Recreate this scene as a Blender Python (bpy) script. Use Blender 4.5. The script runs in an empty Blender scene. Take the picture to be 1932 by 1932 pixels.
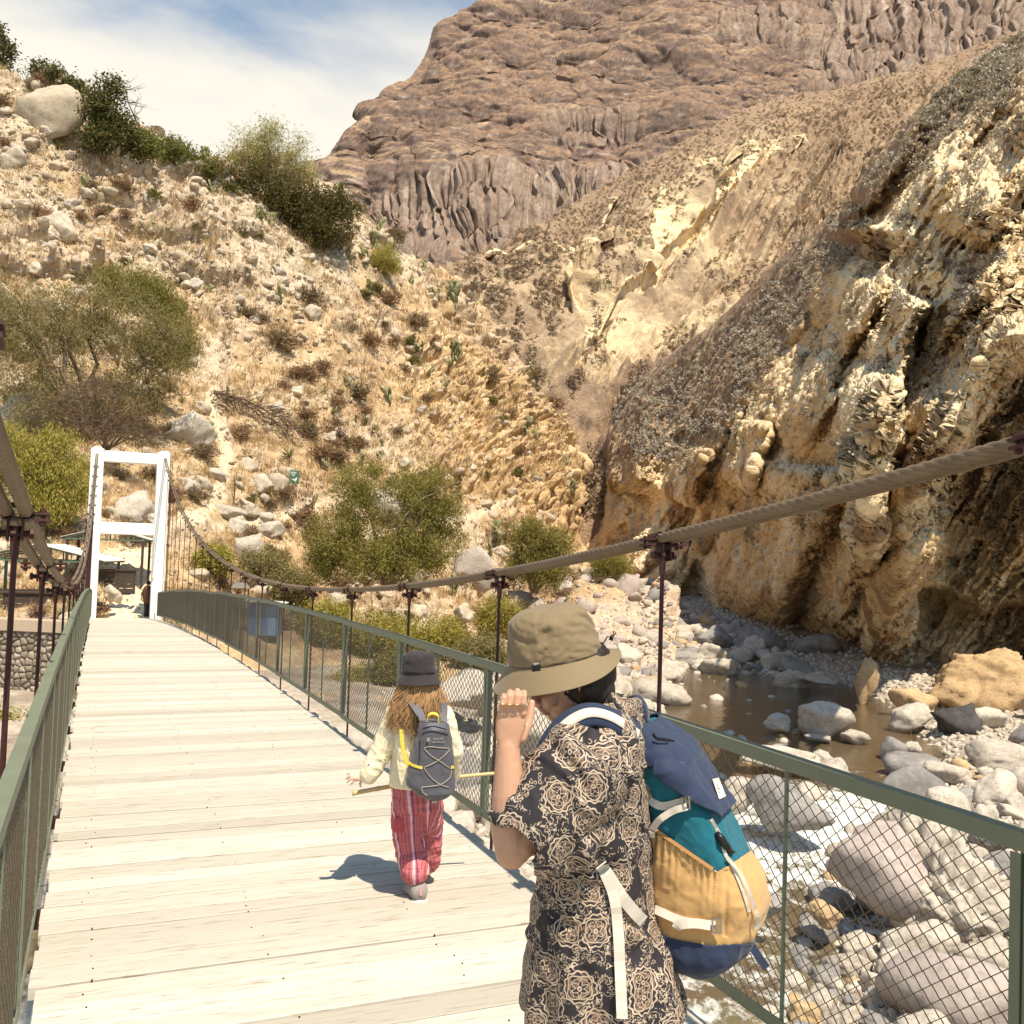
import bpy, math, random
import numpy as np
from mathutils import Vector, Matrix
from mathutils.bvhtree import BVHTree
rnd = random.Random(7)
nrs = np.random.RandomState(11)
scene = bpy.context.scene
COL = scene.collection
PI = math.pi

# ------------------------------------------------------------------ camera frame
FV = 1816.7                      # focal length for a picture 1932 units wide
PIT, ROL = 0.0456, 0.0314
TH = 0.403                       # bridge heading, to the left of the view
CF = np.array([0, math.cos(PIT), math.sin(PIT)])
CR = np.array([1.0, 0, 0]); CU = np.array([0, -math.sin(PIT), math.cos(PIT)])
RX = math.cos(ROL)*CR + math.sin(ROL)*CU
DN = math.sin(ROL)*CR - math.cos(ROL)*CU

def V(x, y, d):
    """point seen in direction (x, y) at forward distance d (arrays allowed)"""
    x = np.asarray(x, float); y = np.asarray(y, float); d = np.asarray(d, float)
    r = CF + ((x-966)/FV)[..., None]*RX + ((y-966)/FV)[..., None]*DN
    return r*(d/r[..., 1])[..., None]
def VV(x, y, d):
    return Vector(V(x, y, d).tolist())
def pix(P):
    P = np.asarray(P, float)
    w = P@CF
    return 966+FV*(P@RX)/w, 966+FV*(P@DN)/w
BU = np.array([-math.sin(TH), math.cos(TH), 0]); BV = np.array([math.cos(TH), math.sin(TH), 0])
def BP(s, a, z):
    p = BU*s + BV*a
    return Vector((p[0], p[1], z))

# ------------------------------------------------------------------ noise
_perm = np.random.RandomState(3).permutation(256).astype(np.int32)
_perm = np.concatenate([_perm, _perm, _perm])
_g = np.random.RandomState(5).normal(size=(256, 3)); _g /= np.linalg.norm(_g, axis=1)[:, None]
_g = _g.astype(np.float32)
def perlin(x, y, z):
    x = np.asarray(x, np.float32); y = np.asarray(y, np.float32)+0*x; z = np.asarray(z, np.float32)+0*x
    xi = np.floor(x).astype(np.int32); yi = np.floor(y).astype(np.int32); zi = np.floor(z).astype(np.int32)
    xf = x-xi; yf = y-yi; zf = z-zi
    u = xf*xf*xf*(xf*(xf*6-15)+10); v = yf*yf*yf*(yf*(yf*6-15)+10); w = zf*zf*zf*(zf*(zf*6-15)+10)
    xi &= 255; yi &= 255; zi &= 255
    def gr(i, j, k):
        h = _perm[_perm[_perm[(xi+i) & 255]+((yi+j) & 255)]+((zi+k) & 255)]
        g = _g[h]
        return g[..., 0]*(xf-i)+g[..., 1]*(yf-j)+g[..., 2]*(zf-k)
    a = gr(0, 0, 0); a = a+u*(gr(1, 0, 0)-a)
    b = gr(0, 1, 0); b = b+u*(gr(1, 1, 0)-b)
    c = gr(0, 0, 1); c = c+u*(gr(1, 0, 1)-c)
    d = gr(0, 1, 1); d = d+u*(gr(1, 1, 1)-d)
    a = a+v*(b-a); c = c+v*(d-c)
    return a+w*(c-a)
def fbm(x, y, z, o=4, gain=0.5, lac=2.03):
    s = 0; a = 1.0
    for i in range(o):
        s = s+a*perlin(x+17.3*i, y-9.1*i, z+5.7*i); a *= gain
        x = x*lac; y = y*lac; z = z*lac
    return s
def ridged(x, y, z, o=4, gain=0.5, lac=2.07):
    s = 0; a = 1.0
    for i in range(o):
        s = s+a*(1-2.2*np.abs(perlin(x+13.3*i, y-7.1*i, z+3.7*i))); a *= gain
        x = x*lac; y = y*lac; z = z*lac
    return s
_h = np.random.RandomState(9).rand(256, 7).astype(np.float32)
def blocky(x, y, z, tilt=0.9, seed=0):
    """faceted rock: every cell is a tilted flat block; returns height about -1..1 and distance to the block edge"""
    x = np.asarray(x, np.float32)+seed; y = np.asarray(y, np.float32); z = np.asarray(z, np.float32)
    xi = np.floor(x).astype(np.int32); yi = np.floor(y).astype(np.int32); zi = np.floor(z).astype(np.int32)
    b1 = np.full(x.shape, 9.0, np.float32); b2 = b1.copy(); hh = np.zeros(x.shape, np.float32)
    for i in (-1, 0, 1):
        for j in (-1, 0, 1):
            for k in (-1, 0, 1):
                q = _perm[_perm[_perm[(xi+i) & 255]+((yi+j) & 255)]+((zi+k) & 255)]
                r = _h[q]
                dx = x-(xi+i+r[..., 0]); dy = y-(yi+j+r[..., 1]); dz = z-(zi+k+r[..., 2])
                d = dx*dx+dy*dy+dz*dz
                v = (r[..., 3]*2-1)+tilt*((r[..., 4]*2-1)*dx+(r[..., 5]*2-1)*dy+(r[..., 6]*2-1)*dz)
                m = d < b1
                b2 = np.where(m, b1, np.minimum(b2, d)); hh = np.where(m, v, hh); b1 = np.where(m, d, b1)
    e = np.sqrt(b2)-np.sqrt(b1)
    return hh*np.clip(e/.22, 0, 1)-.35*np.clip(1-e/.12, 0, 1), e
def sstep(a, b, x):
    t = np.clip((x-a)/(b-a), 0, 1); return t*t*(3-2*t)

# ------------------------------------------------------------------ objects
def tag(o, label=None, cat=None, group=None, kind=None):
    if label: o['label'] = label
    if cat: o['category'] = cat
    if group: o['group'] = group
    if kind: o['kind'] = kind
    return o
def link(o, parent=None):
    COL.objects.link(o)
    if parent is not None: o.parent = parent
    return o
def empty(name, loc=(0, 0, 0), rz=0.0):
    o = bpy.data.objects.new(name, None); o.location = loc; o.rotation_euler = (0, 0, rz)
    o.empty_display_size = 0.2
    return link(o)
def mesh_np(name, verts, faces, smooth=False):
    me = bpy.data.meshes.new(name)
    verts = np.asarray(verts, np.float32).reshape(-1, 3)
    if isinstance(faces, np.ndarray) and faces.ndim == 2:
        n, k = faces.shape
        me.vertices.add(len(verts)); me.vertices.foreach_set('co', verts.ravel())
        me.loops.add(n*k); me.loops.foreach_set('vertex_index', faces.astype(np.int32).ravel())
        me.polygons.add(n)
        me.polygons.foreach_set('loop_start', np.arange(0, n*k, k, dtype=np.int32))
        me.polygons.foreach_set('loop_total', np.full(n, k, np.int32))
    else:
        me.from_pydata(verts.tolist(), [], [list(map(int, f)) for f in faces])
    if smooth: me.polygons.foreach_set('use_smooth', np.ones(len(me.polygons), bool))
    me.update(calc_edges=True)
    return me
def mk(name, verts, faces, mat, parent=None, smooth=False, col=None, inv=None):
    me = mesh_np(name, verts, faces, smooth)
    if col is not None:
        at = me.color_attributes.new('Col', 'FLOAT_COLOR', 'POINT')
        c = np.ones((len(me.vertices), 4), np.float32); c[:, :3] = np.asarray(col).reshape(-1, 3)
        at.data.foreach_set('color', c.ravel())
    if mat: me.materials.append(mat)
    o = bpy.data.objects.new(name, me)
    link(o, parent)
    return o
class MB:
    """collects shapes into one mesh"""
    def __init__(s): s.v = []; s.f = []
    def add(s, v, f):
        n = len(s.v); s.v += [tuple(map(float, p)) for p in v]; s.f += [[i+n for i in q] for q in f]; return s
    def box(s, c, size, M=None):
        hx, hy, hz = size[0]/2, size[1]/2, size[2]/2
        P = [Vector((x, y, z)) for z in (-hz, hz) for (x, y) in ((-hx, -hy), (hx, -hy), (hx, hy), (-hx, hy))]
        if M is not None: P = [M @ p for p in P]
        c = Vector(c)
        return s.add([p+c for p in P], [[3, 2, 1, 0], [4, 5, 6, 7], [0, 1, 5, 4], [1, 2, 6, 5], [2, 3, 7, 6], [3, 0, 4, 7]])
    def bar(s, a, b, w, h, up=(0, 0, 1)):
        a = Vector(a); b = Vector(b); t = (b-a); L = t.length; t.normalize()
        r = t.cross(Vector(up))
        if r.length < 1e-4: r = t.cross(Vector((0, 1, 0)))
        r.normalize(); u = r.cross(t)
        M = Matrix((r, t, u)).transposed()
        return s.box((a+b)/2, (w, L, h), M)
    def tube(s, path, rad, n=8, caps=True, phase=0.0):
        P = [Vector(p) for p in path]; m = len(P)
        R = rad if hasattr(rad, '__len__') else [rad]*m
        t0 = (P[1]-P[0]).normalized()
        r = t0.cross(Vector((0, 0, 1)))
        if r.length < 0.05: r = t0.cross(Vector((0, 1, 0)))
        r.normalize(); vs = []
        for i in range(m):
            t = (P[min(i+1, m-1)]-P[max(i-1, 0)]).normalized()
            r = (r-t*r.dot(t)).normalized(); u = t.cross(r)
            for k in range(n):
                a = 2*PI*k/n+phase
                vs.append(P[i]+(r*math.cos(a)+u*math.sin(a))*R[i])
        fs = []
        for i in range(m-1):
            for k in range(n):
                fs.append([i*n+k, i*n+(k+1) % n, (i+1)*n+(k+1) % n, (i+1)*n+k])
        if caps:
            fs.append(list(range(n))[::-1]); fs.append([(m-1)*n+k for k in range(n)])
        return s.add(vs, fs)
    def loft(s, rings, cap=True):
        n = len(rings[0]); vs = [p for r in rings for p in r]; fs = []
        for i in range(len(rings)-1):
            for k in range(n):
                fs.append([i*n+k, i*n+(k+1) % n, (i+1)*n+(k+1) % n, (i+1)*n+k])
        if cap:
            fs.append(list(range(n))[::-1]); fs.append([(len(rings)-1)*n+k for k in range(n)])
        return s.add(vs, fs)
    def ribbon(s, path, wvec, th=0.004):
        """flat strap: path points, width vector (one or per point)"""
        P = [Vector(p) for p in path]; m = len(P)
        W = [Vector(w) for w in wvec] if hasattr(wvec[0], '__len__') else [Vector(wvec)]*m
        rings = []
        for i in range(m):
            t = (P[min(i+1, m-1)]-P[max(i-1, 0)]).normalized()
            w = W[i]/2; nn = t.cross(w)
            if nn.length < 1e-6: nn = Vector((0, 0, 1))
            nn = nn.normalized()*th/2
            rings.append([P[i]-w-nn, P[i]+w-nn, P[i]+w+nn, P[i]-w+nn])
        return s.loft(rings)
    def build(s, name, mat, parent=None, smooth=False):
        return mk(name, s.v, s.f, mat, parent, smooth)
def bevel(o, w, seg=2):
    m = o.modifiers.new('bevel', 'BEVEL'); m.width = w; m.segments = seg; m.limit_method = 'ANGLE'; return o
def copy_tree(o, parent=None):
    c = o.copy(); COL.objects.link(c); c.parent = parent
    for ch in kids.get(o, []): copy_tree(ch, c)
    return c
kids = {}
def reg(root, *parts):
    kids.setdefault(root, []).extend(parts); return root

# ------------------------------------------------------------------ materials
class NT:
    def __init__(s, name):
        s.m = bpy.data.materials.new(name); s.m.use_nodes = True
        s.t = s.m.node_tree; s.t.nodes.clear()
        s.out = s.n('ShaderNodeOutputMaterial'); s.b = s.n('ShaderNodeBsdfPrincipled')
        s.l(s.b.outputs[0], s.out.inputs[0])
    def n(s, typ, **kw):
        n = s.t.nodes.new(typ)
        for k, v in kw.items(): setattr(n, k, v)
        return n
    def l(s, a, b): s.t.links.new(a, b)
    def inp(s, node, key, val):
        if hasattr(val, 'is_linked') or isinstance(val, bpy.types.NodeSocket): s.l(val, node.inputs[key])
        else: node.inputs[key].default_value = val
    def coord(s, which='Object', scale=(1, 1, 1), rot=(0, 0, 0)):
        tc = s.n('ShaderNodeTexCoord'); mp = s.n('ShaderNodeMapping')
        s.l(tc.outputs[which], mp.inputs[0]); mp.inputs['Scale'].default_value = scale; mp.inputs['Rotation'].default_value = rot
        return mp.outputs[0]
    def attr(s, name, out='Color'):
        a = s.n('ShaderNodeAttribute'); a.attribute_name = name; return a.outputs[out]
    def noise(s, vec, scale, detail=4, rough=0.55, dist=0.0, out='Fac'):
        n = s.n('ShaderNodeTexNoise'); s.l(vec, n.inputs['Vector'])
        n.inputs['Scale'].default_value = scale; n.inputs['Detail'].default_value = detail
        n.inputs['Roughness'].default_value = rough; n.inputs['Distortion'].default_value = dist
        return n.outputs[out]
    def vor(s, vec, scale, feature='F1', out='Distance', rnd_=1.0):
        n = s.n('ShaderNodeTexVoronoi'); n.feature = feature; s.l(vec, n.inputs['Vector'])
        n.inputs['Scale'].default_value = scale; n.inputs['Randomness'].default_value = rnd_
        return n.outputs[out]
    def ramp(s, fac, stops):
        r = s.n('ShaderNodeValToRGB'); s.l(fac, r.inputs[0])
        while len(r.color_ramp.elements) < len(stops): r.color_ramp.elements.new(0.5)
        for e, (p, c) in zip(r.color_ramp.elements, stops):
            e.position = p; e.color = (c, c, c, 1) if isinstance(c, (int, float)) else (*c, 1)
        return r.outputs[0]
    def math(s, op, a, b=None, c=None, clamp=False):
        n = s.n('ShaderNodeMath', operation=op); n.use_clamp = clamp
        for i, v in enumerate((a, b, c)):
            if v is not None: s.inp(n, i, v)
        return n.outputs[0]
    def mix(s, fac, a, b, mode='MIX'):
        n = s.n('ShaderNodeMix', data_type='RGBA', blend_type=mode)
        for k, v in ((0, fac), (6, a), (7, b)):
            if isinstance(v, tuple) and len(v) == 3: v = (*v, 1)
            s.inp(n, k, v)
        return n.outputs[2]
    def bump(s, h, strength=0.3, dist=0.02):
        n = s.n('ShaderNodeBump'); s.l(h, n.inputs['Height'])
        n.inputs['Strength'].default_value = strength; n.inputs['Distance'].default_value = dist
        s.l(n.outputs[0], s.b.inputs['Normal']); return n
    def col(s, v): s.inp(s.b, 'Base Color', (*v, 1) if isinstance(v, tuple) and len(v) == 3 else v); return s
    def set(s, rough=0.8, metal=0.0, spec=0.3):
        s.inp(s.b, 'Roughness', rough); s.b.inputs['Metallic'].default_value = metal
        s.b.inputs['Specular IOR Level'].default_value = spec; return s
def simple(name, c, rough=0.7, var=0.15, scale=8.0, metal=0.0, spec=0.3, bump=0.0, bscale=60.0, bdist=0.002):
    k = NT(name); co = k.coord('Object')
    f = k.noise(co, scale, 5, 0.6)
    k.col(k.mix(f, tuple(x*(1-var) for x in c), tuple(min(1, x*(1+var)) for x in c))).set(rough, metal, spec)
    if bump: k.bump(k.noise(co, bscale, 3), bump, bdist)
    return k.m
def terrain_mat(name, fine, bdist, bstr=0.6, var=0.35, spec=0.1):
    k = NT(name); co = k.coord('Object')
    f1 = k.noise(co, fine, 6, 0.65); f2 = k.noise(co, fine*4.7, 4, 0.6)
    f = k.math('ADD', k.math('MULTIPLY', f1, 0.6), k.math('MULTIPLY', f2, 0.4))
    g = k.ramp(f, [(0.3, 1-var), (0.52, 1.0), (0.72, 1+var)])
    k.col(k.mix(1.0, k.attr('Col'), g, 'MULTIPLY')).set(0.95, 0, spec)
    k.bump(f, bstr, bdist)
    return k.m

# ------------------------------------------------------------------ sun, sky, camera
to_sun = Vector((0.285, -0.47, 1.0)).normalized()
elev = math.asin(to_sun.z)
sun = bpy.data.lights.new('sun', 'SUN'); sun.energy = 5.0; sun.angle = math.radians(0.5); sun.color = (1.0, 0.895, 0.725)
so = link(bpy.data.objects.new('sun', sun)); so.rotation_euler = to_sun.to_track_quat('Z', 'Y').to_euler(); so.location = (20, -30, 60)
W = bpy.data.worlds.new('World'); scene.world = W; W.use_nodes = True
wt = W.node_tree; wt.nodes.clear()
def wn(t, **k):
    n = wt.nodes.new(t)
    for a, b in k.items(): setattr(n, a, b)
    return n
sky = wn('ShaderNodeTexSky', sky_type='NISHITA', sun_disc=False)
sky.sun_elevation = elev; sky.sun_rotation = math.atan2(to_sun.x, to_sun.y); sky.altitude = 1200; sky.dust_density = 1.0; sky.ozone_density = 0.55
tc = wn('ShaderNodeTexCoord'); mp = wn('ShaderNodeMapping'); mp.inputs['Scale'].default_value = (1.0, 1.0, 3.2); mp.inputs['Location'].default_value = (0.37, 0.2, 0.15)
mp.inputs['Rotation'].default_value = (0, 0, 0)
wt.links.new(tc.outputs['Generated'], mp.inputs[0])
no = wn('ShaderNodeTexNoise'); no.inputs['Scale'].default_value = 2.6; no.inputs['Detail'].default_value = 7; no.inputs['Roughness'].default_value = 0.52; no.inputs['Distortion'].default_value = 0.35
wt.links.new(mp.outputs[0], no.inputs['Vector'])
sx = wn('ShaderNodeSeparateXYZ'); wt.links.new(tc.outputs['Generated'], sx.inputs[0])
lo = wn('ShaderNodeMapRange'); lo.inputs[1].default_value = 0.30; lo.inputs[2].default_value = 0.50; lo.inputs[3].default_value = 0.62; lo.inputs[4].default_value = 0.0
wt.links.new(sx.outputs[2], lo.inputs[0])
lx = wn('ShaderNodeMapRange'); lx.inputs[1].default_value = -0.52; lx.inputs[2].default_value = -0.25; lx.inputs[3].default_value = 0.22; lx.inputs[4].default_value = 0.0
wt.links.new(sx.outputs[0], lx.inputs[0])
ad = wn('ShaderNodeMath', operation='ADD'); wt.links.new(no.outputs['Fac'], ad.inputs[0]); wt.links.new(lo.outputs[0], ad.inputs[1])
ad2 = wn('ShaderNodeMath', operation='ADD'); wt.links.new(ad.outputs[0], ad2.inputs[0]); wt.links.new(lx.outputs[0], ad2.inputs[1])
ly = wn('ShaderNodeMapRange'); ly.inputs[1].default_value = 0.25; ly.inputs[2].default_value = 0.75; ly.inputs[3].default_value = -0.55; ly.inputs[4].default_value = 0.0
wt.links.new(sx.outputs[1], ly.inputs[0])
ad3 = wn('ShaderNodeMath', operation='ADD'); wt.links.new(ad2.outputs[0], ad3.inputs[0]); wt.links.new(ly.outputs[0], ad3.inputs[1]); ad2 = ad3
tint = wn('ShaderNodeMix', data_type='RGBA', blend_type='MULTIPLY'); tint.inputs[0].default_value = 1.0; tint.inputs[7].default_value = (0.95, 1.25, 1.26, 1); wt.links.new(sky.outputs[0], tint.inputs[6])
cr = wn('ShaderNodeMapRange', interpolation_type='SMOOTHSTEP'); cr.inputs[1].default_value = 0.36; cr.inputs[2].default_value = 0.80
wt.links.new(ad2.outputs[0], cr.inputs[0])
mx = wn('ShaderNodeMix', data_type='RGBA'); wt.links.new(cr.outputs[0], mx.inputs[0]); wt.links.new(tint.outputs[2], mx.inputs[6]); mx.inputs[7].default_value = (7.0, 6.6, 5.8, 1)
bg = wn('ShaderNodeBackground'); bg.inputs[1].default_value = 0.10; wt.links.new(mx.outputs[2], bg.inputs[0])
wo = wn('ShaderNodeOutputWorld'); wt.links.new(bg.outputs[0], wo.inputs[0])

cam = bpy.data.cameras.new('camera'); cam.sensor_width = 36; cam.sensor_fit = 'HORIZONTAL'; cam.lens = 36*FV/1932; cam.clip_start = 0.05; cam.clip_end = 5000
co_ = link(bpy.data.objects.new('camera', cam))
UP = -DN
co_.matrix_world = Matrix(((RX[0], UP[0], -CF[0], 0), (RX[1], UP[1], -CF[1], 0), (RX[2], UP[2], -CF[2], 0), (0, 0, 0, 1)))
scene.camera = co_
scene.render.engine = 'CYCLES'
scene.view_settings.view_transform = 'Standard'; scene.view_settings.look = 'None'
scene.view_settings.exposure = 0.56; scene.view_settings.gamma = 1
scene.render.resolution_x = 1024; scene.render.resolution_y = 1024
# ================================================================== terrain
def pchip(xs, ys, q):
    xs = np.asarray(xs, float); ys = np.asarray(ys, float)
    h = np.diff(xs); dl = np.diff(ys, axis=0)/h[:, None]
    d = np.zeros_like(ys)
    d[0] = dl[0]; d[-1] = dl[-1]
    for i in range(1, len(xs)-1):
        a, b = dl[i-1], dl[i]
        w1 = 2*h[i]+h[i-1]; w2 = h[i]+2*h[i-1]
        with np.errstate(divide='ignore', invalid='ignore'):
            m = (w1+w2)/(w1/a+w2/b)
        d[i] = np.where(a*b > 0, m, 0.0)
    i = np.clip(np.searchsorted(xs, q)-1, 0, len(xs)-2)
    t = (q-xs[i])/h[i]; hh = h[i]
    if ys.ndim > 1: t = t[:, None]; hh = hh[:, None]
    return (1+2*t)*(1-t)**2*ys[i]+t*(1-t)**2*hh*d[i]+t*t*(3-2*t)*ys[i+1]+t*t*(t-1)*hh*d[i+1]
class Patch: pass
def patch(cols, nx, ny, xr=None, dmod=None, skirt=0.0):
    if skirt: cols = [(c[0], [(c[1][0][0]+skirt*FV/c[1][0][1], c[1][0][1])]+c[1]) for c in cols]
    xs = np.array([c[0] for c in cols], float)
    Yc = np.array([[p[0] for p in c[1]] for c in cols], float); Dc = np.array([[p[1] for p in c[1]] for c in cols], float)
    x = np.linspace(xs[0] if xr is None else xr[0], xs[-1] if xr is None else xr[1], nx)
    Yx = pchip(xs, Yc, x); Dx = pchip(xs, Dc, x)
    t = np.linspace(0, Yc.shape[1]-1, ny); k = np.arange(Yc.shape[1], dtype=float)
    Y = pchip(k, Yx.T, t); D = pchip(k, Dx.T, t)
    p = Patch(); p.X = np.broadcast_to(x, Y.shape).copy(); p.Y = Y; p.D = D; p.T = np.broadcast_to(t[:, None]/t[-1], Y.shape).copy()
    if dmod is not None: p.P = V(p.X, Y, D); p.D = D+dmod(p)
    p.P = V(p.X, Y, p.D); renorm(p)
    return p
def renorm(p):
    dx = np.gradient(p.P, axis=1); dy = np.gradient(p.P, axis=0)
    n = np.cross(dx, dy); n /= np.linalg.norm(n, axis=2)[..., None]+1e-9
    s = np.sign(-(n*p.P).sum(2)); p.N = n*np.where(s == 0, 1, s)[..., None]
    p.slope = p.N[..., 2]
def displace(p, h, keep_n=False, direc=None):
    p.P = p.P+(p.N if direc is None else direc)*h[..., None]
    if not keep_n: renorm(p)
def grid_faces(ny, nx):
    i = np.arange(ny-1)[:, None]*nx+np.arange(nx-1)[None]
    return np.stack([i, i+1, i+nx+1, i+nx], -1).reshape(-1, 4)
BV_ = {}
def emit(name, p, col, mat, smooth=False):
    ny, nx = p.X.shape
    F = grid_faces(ny, nx)
    o = mk(name, p.P.reshape(-1, 3), F, mat, None, smooth, col=col.reshape(-1, 3))
    tag(o, kind='structure')
    Pd = p.P[::2, ::2] if ny*nx > 300000 else p.P
    BV_[name] = BVHTree.FromPolygons(Pd.reshape(-1, 3).tolist(), grid_faces(*Pd.shape[:2]).tolist())
    return o
def cmix(a, b, m):
    return a*(1-m[..., None])+np.asarray(b)*m[..., None]
def edge_fade(p, e=0.03): return sstep(0, e, p.T)

def polydist(px, py, poly):
    """signed distance (picture units) to a polyline; positive on its right-hand side going down"""
    for _ in range(3):
        q = [poly[0]]
        for (ax, ay), (bx, by) in zip(poly[:-1], poly[1:]): q += [(.75*ax+.25*bx, .75*ay+.25*by), (.25*ax+.75*bx, .25*ay+.75*by)]
        poly = q+[poly[-1]]
    best = np.full(px.shape, 1e9); sg = np.zeros(px.shape); tt = np.zeros(px.shape)
    n = len(poly)-1
    for i in range(n):
        ax, ay = poly[i]; bx, by = poly[i+1]
        ex, ey = bx-ax, by-ay; L2 = ex*ex+ey*ey
        t = np.clip(((px-ax)*ex+(py-ay)*ey)/L2, 0, 1)
        d = np.hypot(px-ax-t*ex, py-ay-t*ey)
        c = (px-ax)*ey-(py-ay)*ex
        m = d < best
        best = np.where(m, d, best); sg = np.where(m, np.sign(c), sg); tt = np.where(m, (i+t)/n, tt)
    return best*sg, tt

# ---------------- far mountain
Bc = [(520, [(760, 600), (640, 640), (540, 700), (460, 760), (410, 800), (375, 840)]),
      (620, [(740, 600), (600, 650), (500, 700), (420, 760), (350, 800), (297, 850)]),
      (660, [(740, 600), (600, 655), (500, 705), (400, 765), (320, 815), (258, 860)]),
      (700, [(750, 600), (600, 660), (500, 720), (400, 780), (300, 850), (224, 900)]),
      (722, [(750, 600), (600, 660), (500, 720), (390, 780), (280, 850), (176, 905)]),
      (770, [(750, 600), (600, 665), (480, 725), (370, 790), (250, 865), (148, 930)]),
      (805, [(750, 600), (600, 670), (470, 730), (350, 800), (220, 880), (100, 960)]),
      (835, [(750, 600), (600, 670), (470, 730), (340, 800), (190, 890), (50, 975)]),
      (870, [(750, 600), (600, 675), (460, 735), (330, 805), (170, 900), (36, 990)]),
      (950, [(750, 600), (600, 680), (450, 740), (310, 815), (140, 915), (-2, 1020)]),
      (1100, [(740, 600), (580, 680), (420, 750), (260, 830), (80, 940), (-90, 1060)]),
      (1400, [(700, 600), (500, 690), (330, 770), (160, 860), (-30, 980), (-220, 1100)]),
      (2050, [(600, 600), (400, 690), (220, 780), (50, 880), (-150, 1010), (-350, 1150)])]
p = patch(Bc, 760, 600)
X, Y, Z = p.P[..., 0], p.P[..., 1], p.P[..., 2]
fade = sstep(0, .05, 1-p.T)*.6+.4
big = fbm(X/150, Y/150, Z/110, 4)
displace(p, 34*big*fade)
X, Y, Z = p.P[..., 0], p.P[..., 1], p.P[..., 2]
u_dip = Z+0.16*X+9*fbm(X/80, Y/80, Z/80, 3)
terr = 0
for H, A, o in ((34., 6.5, 0.), (13., 3.8, 40.), (6., 1.7, 11.)):
    ph = (u_dip+.55*H*fbm(X/(H*1.6)+o, Y/(H*1.6), Z/(H*2), 3))/H
    fr = ph-np.floor(ph)
    terr = terr+A*(sstep(0.0, .22, fr)*(1-fr)**.9)*(.2+1.1*sstep(-.2, .3, fbm(X/60+o, Y/60+3, Z/50, 3)))
wx, wy, wz_ = X+8*fbm(X/30, Y/30, Z/30, 2), Y, Z+6*fbm(X/30+7, Y/30, Z/30, 2)
k1, e1 = blocky(wx/30, wy/30, wz_/20); k2, e2 = blocky(wx/11, wy/11, wz_/7, 1.2, 40)
lay = ridged(wx/46, wy/46, (u_dip+3*fbm(X/25, Y/25, Z/25, 2))/9.5, 5, .58)
cragm = sstep(-.25, .3, fbm(X/75+21, Y/75, Z/50, 3))
gm = p.X*.62+p.Y*.78+60*fbm(p.X/200, p.Y/200, 0*X+7, 3)
gul_ = 7*ridged(gm/120, p.T*1.5, 0*X+1, 2)+3.2*ridged(gm/46, p.T*3, 0*X+5, 3)
h = (terr*.42+(.15+1.0*cragm)*lay+cragm*.5*k2+.6*gul_+1.7*fbm(X/10, Y/10, Z/6, 5, .62)+1.3*ridged(X/15, Y/15, Z/7, 4, .55))*fade
# columnar basalt bands: flat, fluted walls
bx = p.X; by = p.Y
band1 = sstep(0, 14, by-(372+(bx-800)*-.13+8*fbm(bx/40, 0*bx, 0*bx, 2)))*sstep(0, 30, (560-(bx-760)*.22)-by)*sstep(690, 740, bx)*sstep(1330, 1180, bx)
band2 = sstep(0, 14, by-(-20-(bx-1480)*.05+22*fbm(bx/60, 0*bx+5, 0*bx, 3)))*sstep(0, 30, (190-(bx-1700)*.22+25*fbm(bx/70, 0*bx+9, 0*bx, 2))-by)*sstep(1470, 1580, bx)
band3 = sstep(0, 10, by-(268-(bx-760)*.10))*sstep(0, 16, (335-(bx-760)*.10)-by)*sstep(1010, 1050, bx)*sstep(1240, 1190, bx)
band4 = sstep(0, 10, by-(20+22*fbm(bx/50, 0*bx+2, 0*bx, 2)))*sstep(0, 16, (120+25*fbm(bx/40, 0*bx+12, 0*bx, 2))-by)*sstep(1330, 1380, bx)*sstep(1520, 1470, bx)
band = np.clip(band1+band2+.6*band3+.7*band4, 0, 1)
xf_ = (p.X-966)*.385
wav = xf_+2*fbm(xf_/9, 0*X, Z/60, 2)
flute = np.minimum(np.abs(perlin(wav/5.2, 0*X+.37, Z/700))*2.6, .8)+.55*np.minimum(np.abs(perlin(wav/2.3, 0*X+8.4, Z/300))*2.6, .8)+.10*fbm(X/4, Y/4, Z/6, 3)+.5*fbm(xf_/22, 0*X, Z/90, 2)
h = h*(1-.96*band)+band*(6+8.5*flute)
displace(p, h)
X, Y, Z = p.P[..., 0], p.P[..., 1], p.P[..., 2]
n1 = fbm(X/60, Y/60, Z/60, 5); n2 = fbm(X/14, Y/14, Z/14, 4)
steep = sstep(.62, .30, p.slope)
c = np.broadcast_to(np.array([.235, .150, .098]), p.P.shape).copy()          # dry scrub
c = cmix(c, [.33, .225, .135], sstep(.05, .5, n1+.5*n2)*(1-.6*steep))          # tan grass
c = cmix(c, [.155, .108, .090], steep*sstep(-.5, .3, n2+.2))                 # rock
c = cmix(c, [.46, .38, .31], sstep(.36, .62, fbm(X/26+40, Y/26, Z/18, 4))*steep*.85)
c = cmix(c, [.245, .180, .140], band*.85)
c = cmix(c, [.40, .325, .265], band*sstep(.05, .5, fbm(xf_/5, 0*X+7, Z/70, 4))*.7)
c = cmix(c, [.13, .09, .075], band*sstep(.15, .5, fbm(xf_/2.2+9, 0*X+7, Z/36, 3))*.6)
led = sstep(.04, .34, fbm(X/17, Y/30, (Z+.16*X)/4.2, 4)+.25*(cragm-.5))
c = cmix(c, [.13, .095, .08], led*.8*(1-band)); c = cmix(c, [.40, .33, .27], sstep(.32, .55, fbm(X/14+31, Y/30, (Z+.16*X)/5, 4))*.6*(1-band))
c = c*1.28+np.array([.016, .012, .008])
c = cmix(c, [.12, .085, .065], sstep(.16, .42, fbm(X/5, Y/5, Z/3.4, 4))*.55*(1-band))
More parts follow.
